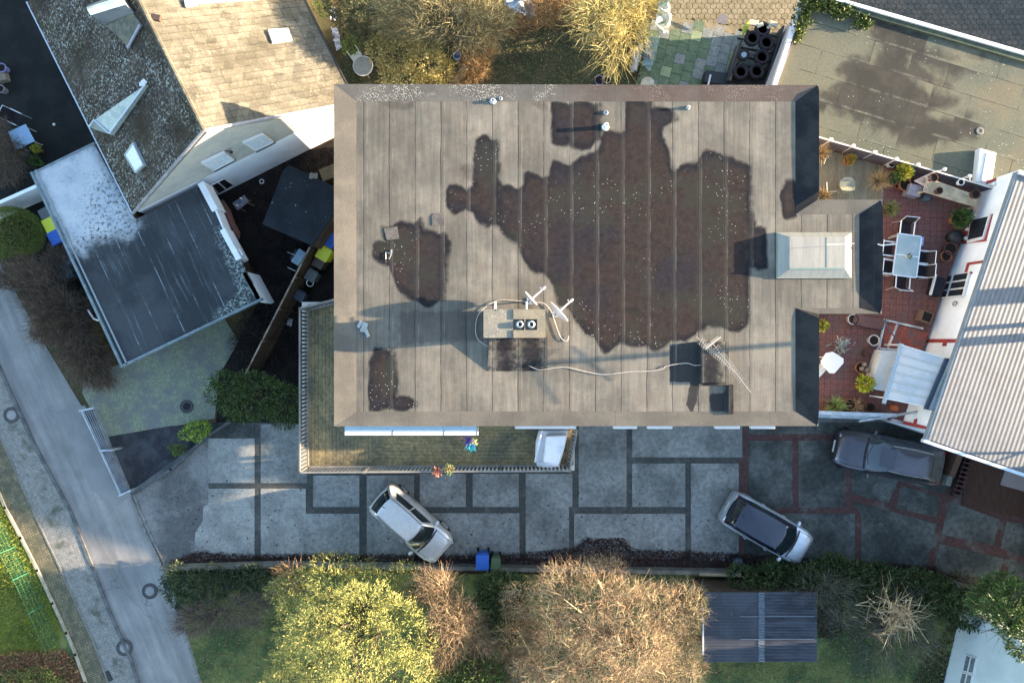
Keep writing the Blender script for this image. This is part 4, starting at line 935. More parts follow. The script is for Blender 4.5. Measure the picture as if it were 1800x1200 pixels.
for px, py in [(1460,246),(1499,257),(1537,268),(1575,280),(1613,290),(1659,298),(1703,310),(1746,324)]:
    p = W(px, py, zf+.08); MB().box(p.x-.03,p.x+.03,p.y-.03,p.y+.03,ZT,zf+.06).build('post', white, fc)
    MB().lathe([(.0,-.08),(.06,-.05),(.08,0),(.06,.05),(0,.08)], (p.x,p.y,zf+.12), 12).build('ball_cap', white, fc, smooth=True)
# ---------------------------------------------------------------- roof terrace
te = thing('roof_terrace', 'red-tiled roof terrace between the flat roof and the white corrugated-roof house', 'terrace', (15.5, 2, 0))
tp_ = WP([(1423,252),(1729,341),(1722,343),(1668,482),(1629,600),(1588,742),(1425,726)], ZT)
MB().prism(tp_, 0, ZT-.03).build('wall', wallbeige, te); MB().prism(tp_, ZT-.03, ZT).build('tile_floor', tile_m, te)
dk = MB(); a, b = W(1425,262,ZT), W(1550,362,ZT); x = a.x
cl_ = WP([(1425,254),(1552,291),(1552,362),(1425,362)], ZT)
while x < b.x:
    yt = np.interp(x, [cl_[0][0], cl_[1][0]], [cl_[0][1], cl_[1][1]]); dk.box(x, x+.108, b.y, yt-.05, ZT+.002, ZT+.03); x += .115
dk.build('timber_deck', mat('terrace_decking', (.14,.125,.09), (.17,.165,.12), .8, sc=.8, var=.3, vsc=10, stretch=(6,.5,1)), te)
lb = MB(); lb.prism(WP([(1583,573),(1633,585),(1605,640),(1570,705),(1550,690)], ZT), ZT+.002, ZT+.012); lb.build('brick_landing', stair_m, te)
br = MB(); br.prism(WP([(1552,605),(1556,565),(1585,573),(1560,640),(1548,640)], ZT), ZT+.002, ZT+.013); br.build('brick_landing', stair_m, te)
rb = MB()
for p, q in [((1555,562),(1622,577)), ((1557,562),(1544,620)), ((1544,612),(1583,615)), ((1578,571),(1562,610))]:
    edge(rb, W(*p,ZT+.1), W(*q,ZT+.1), ZT+.013, ZT+.09, .07)
rb.build('low_kerb', mat('kerb_white', (.6,.58,.56), (.35,.33,.32), .6, sc=3), te)
tag(MB().tube([W(1553,562,3.5), W(1581,606,3.5)], .03, 6).tube([W(1553,562,3.5), W(1553,562,ZT)], .02, 5).build('stair_handrail', mat('handrail_dark', (.05,.045,.05), rough=.5)), 'dark diagonal handrail over the brick landing, ending at the canopy corner', 'handrail')
gr_ = thing('terrace_balustrade', 'grey metal balustrade along the driveway edge of the roof terrace', 'railing', (15.5, -2.9, ZT))
a, b, c = W(1436,727,3.5), W(1575,732,3.5), W(1612,724,3.5)
for p, q in ((a,b),):
    d = q-p; m_ = (p+q)/2; an = math.atan2(d.y,d.x)
    MB().ob((m_.x,m_.y+.05,3.5),(d.length,.14,.06),an).build('top_rail', metal, gr_)
    MB().ob((m_.x,m_.y+.0,3.12),(d.length,.02,.6),an+R(.0)).build('panel', mat('frosted_glass', (.35,.45,.5), (.28,.36,.4), .25, sc=3), gr_)
    MB().ob((m_.x,m_.y-.12,2.86),(d.length,.16,.06),an).build('bottom_rail', metal, gr_)
MB().tube([W(1510,740,3.45), W(1614,723,3.5)], .05, 6).build('handrail', metal, gr_)
edge_b = MB(); edge(edge_b, W(1570,738,2.9), W(1637,757,2.9), 2.5, 2.9, .12); edge_b.build('bottom_rail', metal_l, gr_)
for t_ in (0,.33,.66,1): p = a.lerp(b,t_); MB().box(p.x-.03,p.x+.03,p.y-.03,p.y+.03,ZT,3.5).build('post', metal, gr_)
# ---------------------------------------------------------------- white house with corrugated roof
WA = W(1723,333,ZT); WB = W(1588,738,ZT); WD = (WB-WA).normalized(); WN = Vector((WD.y,-WD.x,0)); WN = WN if WN.x < 0 else -WN
wh = thing('white_house', 'white rendered house with red window trim and a pale corrugated roof, right of the terrace', 'house', (20, 1, 0))
A0 = WA - WD*.3; B0 = WB + WD*.12; E = -WN
wp = [(A0.x,A0.y),(B0.x,B0.y),((B0+E*9).x,(B0+E*9).y),((A0+E*9).x,(A0+E*9).y)]
MB().prism(wp, 0, 4.8).build('wall', wallwhite, wh)
def wq(name, pts, proud, m, parent, lo=0.003):
    q = [onp(a,b,WA,WN) for a,b in pts]; n = (q[1]-q[0]).cross(q[2]-q[1]); q = q if n.dot(WN) > 0 else q[::-1]
    return MB().slab([p+WN*lo for p in q], proud).build(name, m, parent)
def wwin(quad, cols, rows, rowsplit=None, surround=None):
    if surround: wq('red_surround', surround, .02, redtrim, wh)
    f = wq('window', quad, .07, white, wh, .024)
    q = [onp(a,b,WA,WN) for a,b in quad]      # order: bottom-left, bottom-right(up the wall), ...
    def bil(u, v): return q[0]*(1-u)*(1-v) + q[1]*u*(1-v) + q[2]*u*v + q[3]*(1-u)*v
    vs_ = rowsplit or [0,1]
    for i in range(cols):
        for j in range(len(vs_)-1):
            u0, u1 = (i+.10)/cols, (i+.90)/cols; v0, v1 = vs_[j]+.05, vs_[j+1]-.05
            p = [bil(u0,v0), bil(u1,v0), bil(u1,v1), bil(u0,v1)]; n = (p[1]-p[0]).cross(p[2]-p[1]); p = p if n.dot(WN) > 0 else p[::-1]
            MB().slab([x+WN*.095 for x in p], .006).build('pane', glass, f)
    return f
wwin([(1703,428),(1710,385),(1744,377),(1731,421)], 1, 1, [0,.28,1] if False else None, [(1692,429),(1704,385),(1746,376),(1734,424)])
wq('window_sill', [(1694,427),(1706,386),(1711,385),(1700,427)], .14, redtrim, wh)
wwin([(1656,525),(1668,486),(1708,479),(1697,521)], 3, 2, [0,.3,1], None)
wq('red_lintel', [(1665,486),(1710,478),(1710,481),(1664,489)], .05, redtrim, wh)
for pts in ([(1696,480),(1701,463),(1705,463),(1700,480)], [(1702,462),(1736,457),(1735,461),(1702,466)], [(1618,596),(1690,596),(1689,602),(1614,602)], [(1659,602),(1665,602),(1664,608),(1657,608)],
            [(1583,738),(1640,752),(1637,757),(1582,744)], [(1608,737),(1613,736),(1611,747),(1606,746)], [(1588,708),(1592,708),(1584,738),(1580,738)], [(1722,322),(1752,313),(1751,318),(1724,328)]):
    wq('red_trim', pts, .03, redtrim, wh)
def lampw(px, py):
    p = onp(px,py,WA,WN)+WN*.1; MB().lathe([(0,-.1),(.07,-.05),(.08,.03),(0,.08)], (p.x,p.y,p.z), 10).build('wall_lamp', white, wh, smooth=True)
lampw(1702,420); lampw(1705,405)
p = onp(1681,534,WA,WN)+WN*.06
rg_ = MB(); rg_.tube([p+Vector((0,0,.12*math.sin(t*math.pi/5)))+WD*.09*math.cos(t*math.pi/5) for t in range(11)], .018, 5); rg_.build('wreath_ring', brownp, wh)
# corrugated roof: ribs parallel to the west verge
va, vb_ = W(1791,306,4.85), W(1632,772,4.85); rdv = (va-vb_).normalized(); px_ = Vector((rdv.y,-rdv.x,0)); Lr = (va-vb_).length
us = np.arange(0, 9.0, .0209); vsn = np.linspace(0, Lr, 12); hgt = .0035*np.cos(us/.167*2*np.pi)
V = np.array([np.array(vb_)+np.array(px_)*u_+np.array(rdv)*v__+np.array([0,0,h_]) for v__ in vsn for u_, h_ in zip(us, hgt)]); nu = len(us); I = np.arange(len(V)).reshape(12, nu)
F = np.stack([I[:-1,:-1], I[:-1,1:], I[1:,1:], I[1:,:-1]], -1).reshape(-1,4)
cmat = mat('corrugated_sheet', (.112,.118,.124), (.088,.095,.102), .6, sc=1.2, var=.12, vsc=8, specks=((3,.06,(.03,.03,.03)),))
npmesh('roof', V, F, cmat, wh, True)
eb = MB(); edge(eb, va, vb_, 4.62, 4.84, .16); eb.build('verge_board', mat('verge_board_grey', (.13,.17,.20), (.17,.2,.22), .6, sc=2), wh)
eb = MB(); e2 = vb_+px_*9; edge(eb, vb_-rdv*.1-px_*.1, e2-rdv*.1, 4.7, 4.86, .12); eb.build('gutter', mat('gutter_pale', (.42,.48,.55), rough=.4), wh)
eb = MB(); edge(eb, va+rdv*.03, va+px_*9+rdv*.03, 4.7, 4.95, .1); eb.build('top_flashing', white, wh)
p = W(2048, 556, 7.5); MB().tube([(p.x,p.y,4.8),(p.x,p.y,9.9)], .09, 10).build('flue', metal, wh)
p = Vector((23.6, 2.1, 0)); MB().box(p.x-.3,p.x+.4,p.y-.28,p.y+.28,4.8,6.3).build('chimney', wallbeige, wh)
MB().box(22.6,22.9,.3,.6,4.8,6.4).build('vent_stack', metal, wh)
# porch canopy on the wall
cn = thing('porch_canopy', 'white ribbed porch canopy fixed to the white house wall', 'canopy', (17.6, -1.2, ZT))
zc1, zc2 = 4.1, 4.45
q = [W(1583,606,zc1), W(1556,700,zc1), W(1637,716,zc2), W(1668,632,zc2)]
cnm = mat('canopy_sheet', (.50,.50,.48), (.38,.42,.43), .5, sc=1.2, var=.06)
MB().slab(q, .03).build('sheet', cnm, cn)
for k in range(7):
    t_ = k/6; a = q[0].lerp(q[1], t_); b = q[3].lerp(q[2], t_); MB().tube([a+Vector((0,0,.05)), b+Vector((0,0,.05))], .03 if 0 < k < 6 else .02, 6).build('rib', mat('rib_grey', (.38,.40,.38), rough=.5) if 0 < k < 6 else white, cn)
eb = MB(); edge(eb, q[0], q[1]-(q[0]-q[1]).normalized()*.15, zc1-.06, zc1+.06, .1); eb.build('gutter', mat('blue_gutter', (.28,.36,.42), rough=.4), cn)
for a in (q[0], q[1]): MB().tube([(a.x+.1,a.y,ZT),(a.x+.1,a.y,zc1)], .03, 6).build('post', white, cn)
aw = thing('awning_case', 'blue-grey folded awning case on the white house wall above the porch canopy', 'awning', (18.6, -.9, 4.3))
q2 = [W(1670,629,4.6), W(1686,632,4.6), W(1650,722,4.6), W(1632,719,4.6)]; MB().slab(q2[::-1], .14).build('case', mat('awning_blue', (.10,.15,.19), (.14,.19,.23), .5, sc=3), aw)
MB().slab([p+Vector((-.13,0,-.12)) for p in q2[::-1]], .08).build('fabric_roll', mat('awning_dark', (.05,.07,.1), rough=.7), aw)
tag(MB().prism(WP([(1550,615),(1583,617),(1560,688),(1529,682)], 3.4), ZT+.002, 3.4).build('storage_chest', mat('cream_chest', (.55,.56,.54), (.48,.50,.50), .6, sc=2), bevel=.02), 'white flat-topped storage chest beside the porch canopy', 'chest')
# ---------------------------------------------------------------- terrace furniture
def chair_proto():
    c = local('garden_chair', 'x', 'chair', 'black mesh chairs round the terrace table')
    MB().box(-.24,.24,-.24,.22,.42,.45).build('seat', dfab, c)
    MB().add([(-.24,.22,.44),(.24,.22,.44),(.24,.36,.95),(-.24,.36,.95),(-.24,.24,.44),(.24,.24,.44),(.24,.38,.95),(-.24,.38,.95)],[(0,1,2,3),(7,6,5,4),(0,4,5,1),(3,2,6,7),(0,3,7,4),(1,5,6,2)]).build('backrest', dfab, c)
    for s in (-1,1):
        MB().tube([(s*.27,-.26,.64),(s*.27,.26,.66)], .026, 6).build('armrest', alu, c)
        MB().tube([(s*.27,-.25,0),(s*.27,-.25,.64)], .016, 6).build('leg', alu, c); MB().tube([(s*.27,.30,0),(s*.27,.24,.6),(s*.26,.37,.96)], .016, 6).build('leg', alu, c)
    MB().tube([(-.26,.375,.965),(.26,.375,.965)], .014, 6).build('top_bar', alu, c)
    return c
c0_ = chair_proto(); TA = R(-6)
tbl = thing('dining_table', 'grey glass-topped dining table with six black chairs on the terrace', 'table', tuple(W(1596,448,ZT)), 0)
tz = ZT+.74; tq = WP([(1579,411),(1619,414),(1609,486),(1570,482)], tz); tq = WP([(1579,410),(1620,416),(1611,488),(1569,483)], tz)
MB().prism(tq, tz-.03, tz).build('tabletop', mat('frosted_tabletop', (.20,.27,.29), (.26,.33,.34), .25, sc=1.5, var=.08), tbl, bevel=.015)
fr_ = MB()
for i in range(4): edge(fr_, tq[i], tq[(i+1)%4], tz-.045, tz+.006, .035)
m1 = (Vector(tq[0])+Vector(tq[3]))/2; m2 = (Vector(tq[1])+Vector(tq[2]))/2; edge(fr_, m1, m2, tz-.04, tz+.005, .03); fr_.build('frame', alu, tbl)
for p in tq:
    c_ = Vector(p).lerp((Vector(tq[0])+Vector(tq[2]))/2, .1); MB().box(c_.x-.03,c_.x+.03,c_.y-.03,c_.y+.03,ZT,tz-.045).build('leg', alu, tbl)
cz = ZT+.6
spots = [(1594,401,TA,'black mesh chair at the north end of the glass dining table'),
         (1561,437,TA+R(90),'black mesh chair on the west side of the dining table, north of its neighbour'),
         (1561,469,TA+R(90),'black mesh chair on the west side of the dining table, nearest the driveway'),
         (1618,453,TA-R(90),'black mesh chair on the east side of the dining table, near the blue bag'),
         (1618,475,TA-R(90),'black mesh chair on the east side of the dining table, nearest the driveway'),
         (1586,495,TA+R(180),'black mesh chair at the south end of the glass dining table')]
for i, (x, y, a, lb_) in enumerate(spots):
    o = c0_ if i == 0 else dup(c0_, lb_); o['label'] = lb_; p = W(x,y,cz); place(o, (p.x,p.y,ZT), a, 1.0)
def pot(px, py, r, h, m, label, z=ZT, name='flower_pot', cat='pot', n=20, group='pots on the terrace', fill=True):
    p = W(px, py, z+h); o = thing(name, label, cat, (p.x,p.y,z), 0, group)
    MB().lathe([(r*.7,0),(r*.72,.01),(r*.95,h*.85),(r*1.06,h*.86),(r*1.06,h),(r*.9,h),(r*.86,h*.82)], (p.x,p.y,z), n).build('pot', m, o, smooth=False)
    if fill: MB().lathe([(.001,h*.84),(r*.86,h*.845)], (p.x,p.y,z), n).build('earth', earth, o)
    return o, p
def addleaf(o, p, z, r, h, n, lm, L, Wd, seed, flat=.5, nm='foliage'):
    rg = np.random.default_rng(seed); d = rnd_dirs(rg, n); d[:,2] = np.abs(d[:,2]); P = np.array([p.x,p.y,z]) + d*np.array([r,r,h])*(.3+.7*rg.random(n))[:,None]
    leaves(nm, lm, P, d+rnd_dirs(rg,n)*.5, L*(.6+.8*rg.random(n)), np.full(n, Wd), rg, o)
lf_y = leafmat('leaf_yellow_green', (.30,.30,.04), (.22,.26,.035), (.42,.36,.06)); lf_o = leafmat('leaf_orange', (.32,.20,.04), (.24,.18,.03), (.10,.13,.03)); lf_g = leafmat('leaf_green', (.05,.10,.025), (.035,.07,.02), (.10,.13,.04))
lf_d = leafmat('grass_dry', (.36,.26,.13), (.28,.20,.10)); lf_ye = leafmat('leaf_bright_yellow', (.45,.42,.04), (.32,.34,.03)); lf_p = leafmat('yucca_leaf', (.26,.30,.10), (.18,.24,.07))
o, p = pot(1493,281,.19,.3,rust,'terracotta pot with a small orange shrub against the screen fence'); addleaf(o,p,ZT+.35,.2,.25,260,lf_o,.1,.035,1)
o, p = pot(1545,318,.2,.25,potdark,'pot with a wide tuft of dry ornamental grass on the deck edge'); addleaf(o,p,ZT+.2,.08,.1,420,lf_d,.5,.012,2,nm='dry_grass')
o, p = pot(1569,315,.24,.32,rust,'large terracotta pot of green shrub next to the yellow bush'); addleaf(o,p,ZT+.4,.18,.25,240,lf_g,.1,.04,3)
o, p = pot(1584,303,.2,.35,potdark,'pot with a bright yellow-green round bush by the screen fence'); addleaf(o,p,ZT+.45,.32,.4,900,lf_y,.11,.045,4)
pot(1592,324,.24,.3,rust,'wide terracotta pot of bare earth left of the grey cube table')
pot(1577,328,.06,.12,rust,'tiny terracotta pot in front of the large planters')
o, p = pot(1444,270,.22,.3,potdark,'pot of pale dry grass at the west end of the screen fence'); addleaf(o,p,ZT+.3,.1,.15,300,lf_ye if False else lf_d,.38,.014,5,nm='dry_grass')
o, p = pot(1447,345,.22,.25,potdark,'pot of straw-coloured grass on the deck beside the roof corner'); addleaf(o,p,ZT+.2,.1,.1,260,lf_d,.35,.016,6,nm='dry_grass')
o, p = pot(1563,368,.18,.3,potdark,'pot with a loose olive-green shrub by the east edge of the flat roof'); addleaf(o,p,ZT+.4,.3,.3,420,leafmat('leaf_olive',(.12,.14,.04),(.16,.17,.06)),.1,.03,7)
o, p = pot(1681,386,.2,.3,rust,'pot with a dense dark green bush against the white wall'); addleaf(o,p,ZT+.5,.36,.5,1000,lf_g,.12,.05,8)
pot(1672,437,.25,.35,potdark,'dark red pot with dead stems by the white wall, above the ringed pot'); pot(1664,450,.21,.3,rust,'terracotta pot stacked in another, nearest the french window')
o = tag(MB().lathe([(.22,0),(.28,.2),(.24,.4),(.12,.46),(0,.44)], tuple(W(1671,418,ZT)), 12).build('refuse_sack', dark, smooth=True), 'black sack slumped by the white wall between two pots', 'sack')
ub = MB(); pt = W(1628,557,ZT+.3); ub.ob((pt.x,pt.y,ZT+.18),(.44,.44,.36),R(-20)); tag(ub.build('square_planter', mat('planter_wood',(.16,.10,.07),rough=.8)), 'square wooden planter with dark earth against the white wall below the french window', 'planter')
ub = MB(); ub.ob((pt.x,pt.y,ZT+.363),(.34,.34,.006),R(-20)); eo = ub.build('earth', earth); eo.parent = bpy.data.objects['square_planter']; eo.location = (0,0,.36)
o, p = pot(1500,561,.2,.3,mat('pale_pot',(.4,.38,.36),rough=.7),'round pale pot with dry stems at the end of the long trough'); 
tf = MB(); q = WP([(1503,551),(1556,563),(1552,580),(1499,570)], ZT+.3); tf.prism(q, ZT, ZT+.3); to = tf.build('trough', mat('trough_brown',(.11,.06,.055),(.08,.05,.05),.8,sc=3), bevel=.01); tag(to, 'long brown plant trough below the roof corner on the terrace', 'planter')
pot(1537,598,.21,.3,mat('pale_pot',(.4,.38,.36),rough=.7),'round pale woven pot beside the brick landing'); 
pt = W(1524,620,ZT+.2); tag(MB().ob((pt.x,pt.y,ZT+.12),(.2,.24,.24),R(-8)).build('square_pot', potdark, bevel=.02), 'small square dark pot left of the white chest', 'pot')
o, p = pot(1514,646,.22,.25,rust,'clay bowl with three round cacti beside the white chest')
for k, (dx, dy) in enumerate([(.0,.12),(.1,-.1),(-.1,-.05)]): MB().lathe([(0,-.05),(.09,0),(.1,.07),(.06,.14),(0,.16)], (p.x+dx+.1,p.y+dy,ZT+.25), 12).build('cactus', mat('cactus_tan',(.26,.19,.15),(.2,.16,.1),.9,sc=20), o, smooth=True)
o, p = pot(1514,680,.16,.3,rust,'pot with a bright yellow leafy plant left of the canopy gutter'); addleaf(o,p+Vector((.05,.15,0)),ZT+.45,.32,.35,420,lf_ye,.14,.07,9)
o, p = pot(1467,712,.2,.25,potdark,'pot with a spiky pale green yucca at the terrace balustrade'); addleaf(o,p,ZT+.25,.06,.1,220,lf_p,.42,.03,10,nm='yucca')
o, p = pot(1495,711,.22,.3,rust,'terracotta pot with dead brown stems at the balustrade, right of the yucca'); addleaf(o,p+Vector((.15,-.05,0)),ZT+.3,.12,.1,120,lf_d,.32,.012,11,nm='dead_stems')
pot(1531,716,.18,.3,potdark,'empty dark pot at the balustrade, nearest the orange box')
pt = W(1574,717,ZT+.2); tag(MB().ob((pt.x,pt.y,ZT+.1),(.26,.2,.2),R(-5)).build('window_box', mat('orange_clay',(.42,.10,.03),rough=.6), bevel=.02), 'small orange plant box by the house corner', 'pot')
o, p = pot(1443,572,.15,.3,potdark,'pot of yellowish shrub half hidden under the roof corner'); addleaf(o,p,ZT+.35,.22,.3,260,lf_y,.12,.04,12)
# long timber bench table with pots, cube table, round chair etc
bt_ = thing('potting_bench', 'long pale timber bench carrying pots below the screen fence', 'bench', tuple(W(1675,332,ZT)))
bz = ZT+.75; bq = WP([(1630,312),(1722,345),(1714,364),(1622,337)], bz); MB().prism(bq, bz-.05, bz).build('top', woodp, bt_, bevel=.01)
for p in bq: MB().box(p[0]-.04,p[0]+.04,p[1]-.04,p[1]+.04,ZT,bz-.05).build('leg', woodp, bt_)
for (x,y,r,l) in [(1642,312,.16,'pair of dark pots at the left end of the potting bench'),(1652,335,.13,'small dark pot on the middle of the potting bench'),(1716,341,.17,'dark pot at the right end of the potting bench')]:
    pot(x,y,r,.22,potdark,l,z=bz,group='pots on the potting bench')
pot(1690,320,.12,.2,white,'white jug-like pot at the back of the potting bench',z=bz,group='pots on the potting bench')
pot(1568,288,.14,.25,white,'white pot on a stool in front of the screen fence')
pt = W(1609,334,ZT+.45); tag(MB().ob((pt.x,pt.y,ZT+.23),(.50,.44,.46),R(-14)).build('cube_table', mat('lilac_grey',(.24,.23,.27),(.2,.2,.24),.6,sc=4), bevel=.02), 'grey cube side table left of the potting bench', 'table')
pt = W(1631,347,ZT+.3); tag(MB().ob((pt.x,pt.y,ZT+.14),(.26,.2,.28),R(-14)).build('storage_tub', mat('teal_plastic',(.06,.10,.11),rough=.5), bevel=.03), 'dark teal tub under the left end of the potting bench', 'tub')
wc = thing('wicker_chair', 'pale wicker chair frame on the timber deck near the dry grass', 'chair', tuple(W(1489,325,ZT)))
p = W(1489,325,ZT+.4); MB().lathe([(.0,.38),(.30,.40),(.32,.42),(.30,.44)], (p.x,p.y,ZT), 18).build('seat', mat('wicker_grey',(.14,.15,.13),(.18,.19,.15),.8,sc=6), wc)
MB().add([(p.x-.3,p.y-.08,ZT+.45),(p.x+.3,p.y-.08,ZT+.45),(p.x+.25,p.y-.22,ZT+.5),(p.x,p.y-.29,ZT+.52),(p.x-.25,p.y-.22,ZT+.5)],[(0,4,3,2,1)]).build('cushion', mat('straw',(.3,.28,.18),(.2,.19,.13),.8,sc=9), wc)
for sx_ in (-.2,.2): MB().tube([(p.x+sx_,p.y,ZT),(p.x+sx_,p.y,ZT+.4)], .015, 5).build('leg', wood, wc)
tag(MB().tube([W(1448,288,ZT+.5),W(1452,278,ZT+.55),W(1457,275,ZT+.5)], .02,5).build('folding_frame', mat('pale_wood2',(.36,.32,.26),rough=.7)), 'short pale folded frame at the top of the deck next to the roof edge', 'frame')
tag(MB().tube([W(1453,320,ZT+.4),W(1454,338,ZT+.4),W(1471,336,ZT+.4)], .02,5).build('folding_frame', MATS['pale_wood2']), 'pale angled frame on the deck beside the straw-coloured grass', 'frame')
tw = MB(); rgx = np.random.default_rng(5)
for k in range(9): a = W(1607,318,ZT+.6); tw.tube([a, W(1620+k*1.2, 312+k*2.2, ZT+.8), W(1630+rgx.random()*8, 308+k*3, ZT+.95)], .009, 4)
tw.tube([W(1607,318,ZT+.6), W(1640,303,ZT+.9), W(1659,298,zf+.1)], .02, 5)
tag(tw.build('dry_branches', mat('pale_twig',(.5,.42,.38),rough=.8)), 'pale dry branches leaning from the cube table to the fence cap', 'branches')
tag(MB().tube(smoothpts([W(1703,312,zf), W(1712,325,zf-.3), W(1730,328,zf-.3), W(1746,324,zf)], 4), .012, 5).build('hanging_cord', white), 'white cord slung between the last two fence caps', 'cord')
mt = thing('open_shutter', 'black open shutter panel with a white edge beside the french window', 'shutter', tuple(W(1653,502,ZT)))
sq = WP([(1648,485),(1664,490),(1657,521),(1641,516)], ZT+.5); MB().prism(sq, ZT+.01, ZT+.45).build('panel', dfab, mt); e_ = MB(); edge(e_, W(1646,483,ZT+.5), W(1637,517,ZT+.5), ZT+.4, ZT+.5, .06); e_.build('edge_bar', white, mt)
pt = W(1463,637,ZT+.72); ot = thing('octagonal_table', 'white octagonal plastic table on the lower terrace', 'table', (pt.x,pt.y,ZT))
oc = WP([(1452,620),(1464,618),(1483,630),(1483,638),(1467,656),(1459,656),(1443,640),(1443,634)], ZT+.72); MB().prism(oc, ZT+.68, ZT+.72).build('tabletop', white, ot, bevel=.01)
for dx in (-.25,.25): 
    for dy in (-.2,.2): MB().box(pt.x+dx-.025,pt.x+dx+.025,pt.y+dy-.025,pt.y+dy+.025,ZT,ZT+.68).build('leg', white, ot)
tag(MB().prism(WP([(1436,636),(1444,641),(1453,650),(1440,664),(1436,664)], ZT+.45), ZT, ZT+.45).build('stool', mat('offwhite_plastic',(.5,.53,.52),rough=.5), bevel=.02), 'off-white stool partly under the roof edge beside the octagonal table', 'stool')
fc_ = MB(); rgy = np.random.default_rng(8); b0 = W(1472,607,ZT)
for k in range(34): d = rgy.normal(size=3)*np.array([.2,.17,.08]); fc_.tube([b0+Vector(d)+Vector((0,0,.35)), b0+Vector(rgy.normal(size=3)*np.array([.2,.17,.08]))+Vector((0,0,.4))], .016, 4)
tag(fc_.build('crumpled_foil', mat('foil',(.35,.42,.42),(.18,.22,.22),.35,.6,sc=9)), 'crumpled grey-green foil sheet next to the octagonal table', 'foil')
pt = W(1595,451,tz); o = thing('potted_plant', 'small green potted plant on the glass dining table', 'plant', (pt.x,pt.y,tz+.006)); MB().lathe([(.06,.0),(.08,.1),(.065,.1)], (pt.x-.03,pt.y,tz+.007), 12).build('pot', white, o); addleaf(o, pt, tz+.1, .09,.1,90,lf_g,.06,.03,13)
pt = W(1620,424,ZT+.4); tag(MB().ob((pt.x,pt.y,ZT+.2),(.18,.36,.36),R(-8)).build('carrier_bag', mat('blue_bag',(.12,.16,.42),(.5,.5,.55),.5,sc=14)), 'blue and white bag on the chair at the right of the dining table', 'bag')
# ---------------------------------------------------------------- cars
def paint(name, c, rough=.28, metal=.5):
    t = NT(name); v = t.pos(True); col = t.scale(t.mix(0.0, c, c), t.ramp(t.noise(v, 5, 4, .6), .3, .7, .93, 1.05)); t.b.inputs['Coat Weight'].default_value = .6; t.b.inputs['Coat Roughness'].default_value = .08
    return t.fin(col, t.ramp(t.noise(v, 2.5, 4), .3, .7, rough*.9, rough*1.35), metal)
_cg = NT('car_glass'); _cg.b.inputs['IOR'].default_value = 1.9; carglass = _cg.fin((.012,.018,.022), .03, 0, .6)
lampr = mat('tail_lamp_red', (.25,.01,.015), rough=.2, var=.02); lampw_ = mat('head_lamp', (.5,.53,.56), rough=.12, metal=.4, var=.02)
def rrect(x0, x1, hw0, hw1, bow_f, bow_r, n=9, side_bow=.03, cr=.16):
    """outline from the front right corner round: front edge, left side, rear edge, right side; each n points"""
    out = []
    for k in range(n): t = k/(n-1); y = -hw1 + 2*hw1*t; out.append((x1 - bow_f*(abs(y)/hw1)**2.4, y))
    for k in range(n): t = k/(n-1); x = x1-bow_f + (x0+bow_r-(x1-bow_f))*t; out.append((x, hw1+(hw0-hw1)*t + side_bow*math.sin(math.pi*t)))
    for k in range(n): t = k/(n-1); y = hw0 - 2*hw0*t; out.append((x0 + bow_r*(abs(y)/hw0)**2.4, y))
    for k in range(n): t = k/(n-1); x = x0+bow_r + (x1-bow_f-x0-bow_r)*t; out.append((x, -(hw0+(hw1-hw0)*t + side_bow*math.sin(math.pi*t))))
    return out
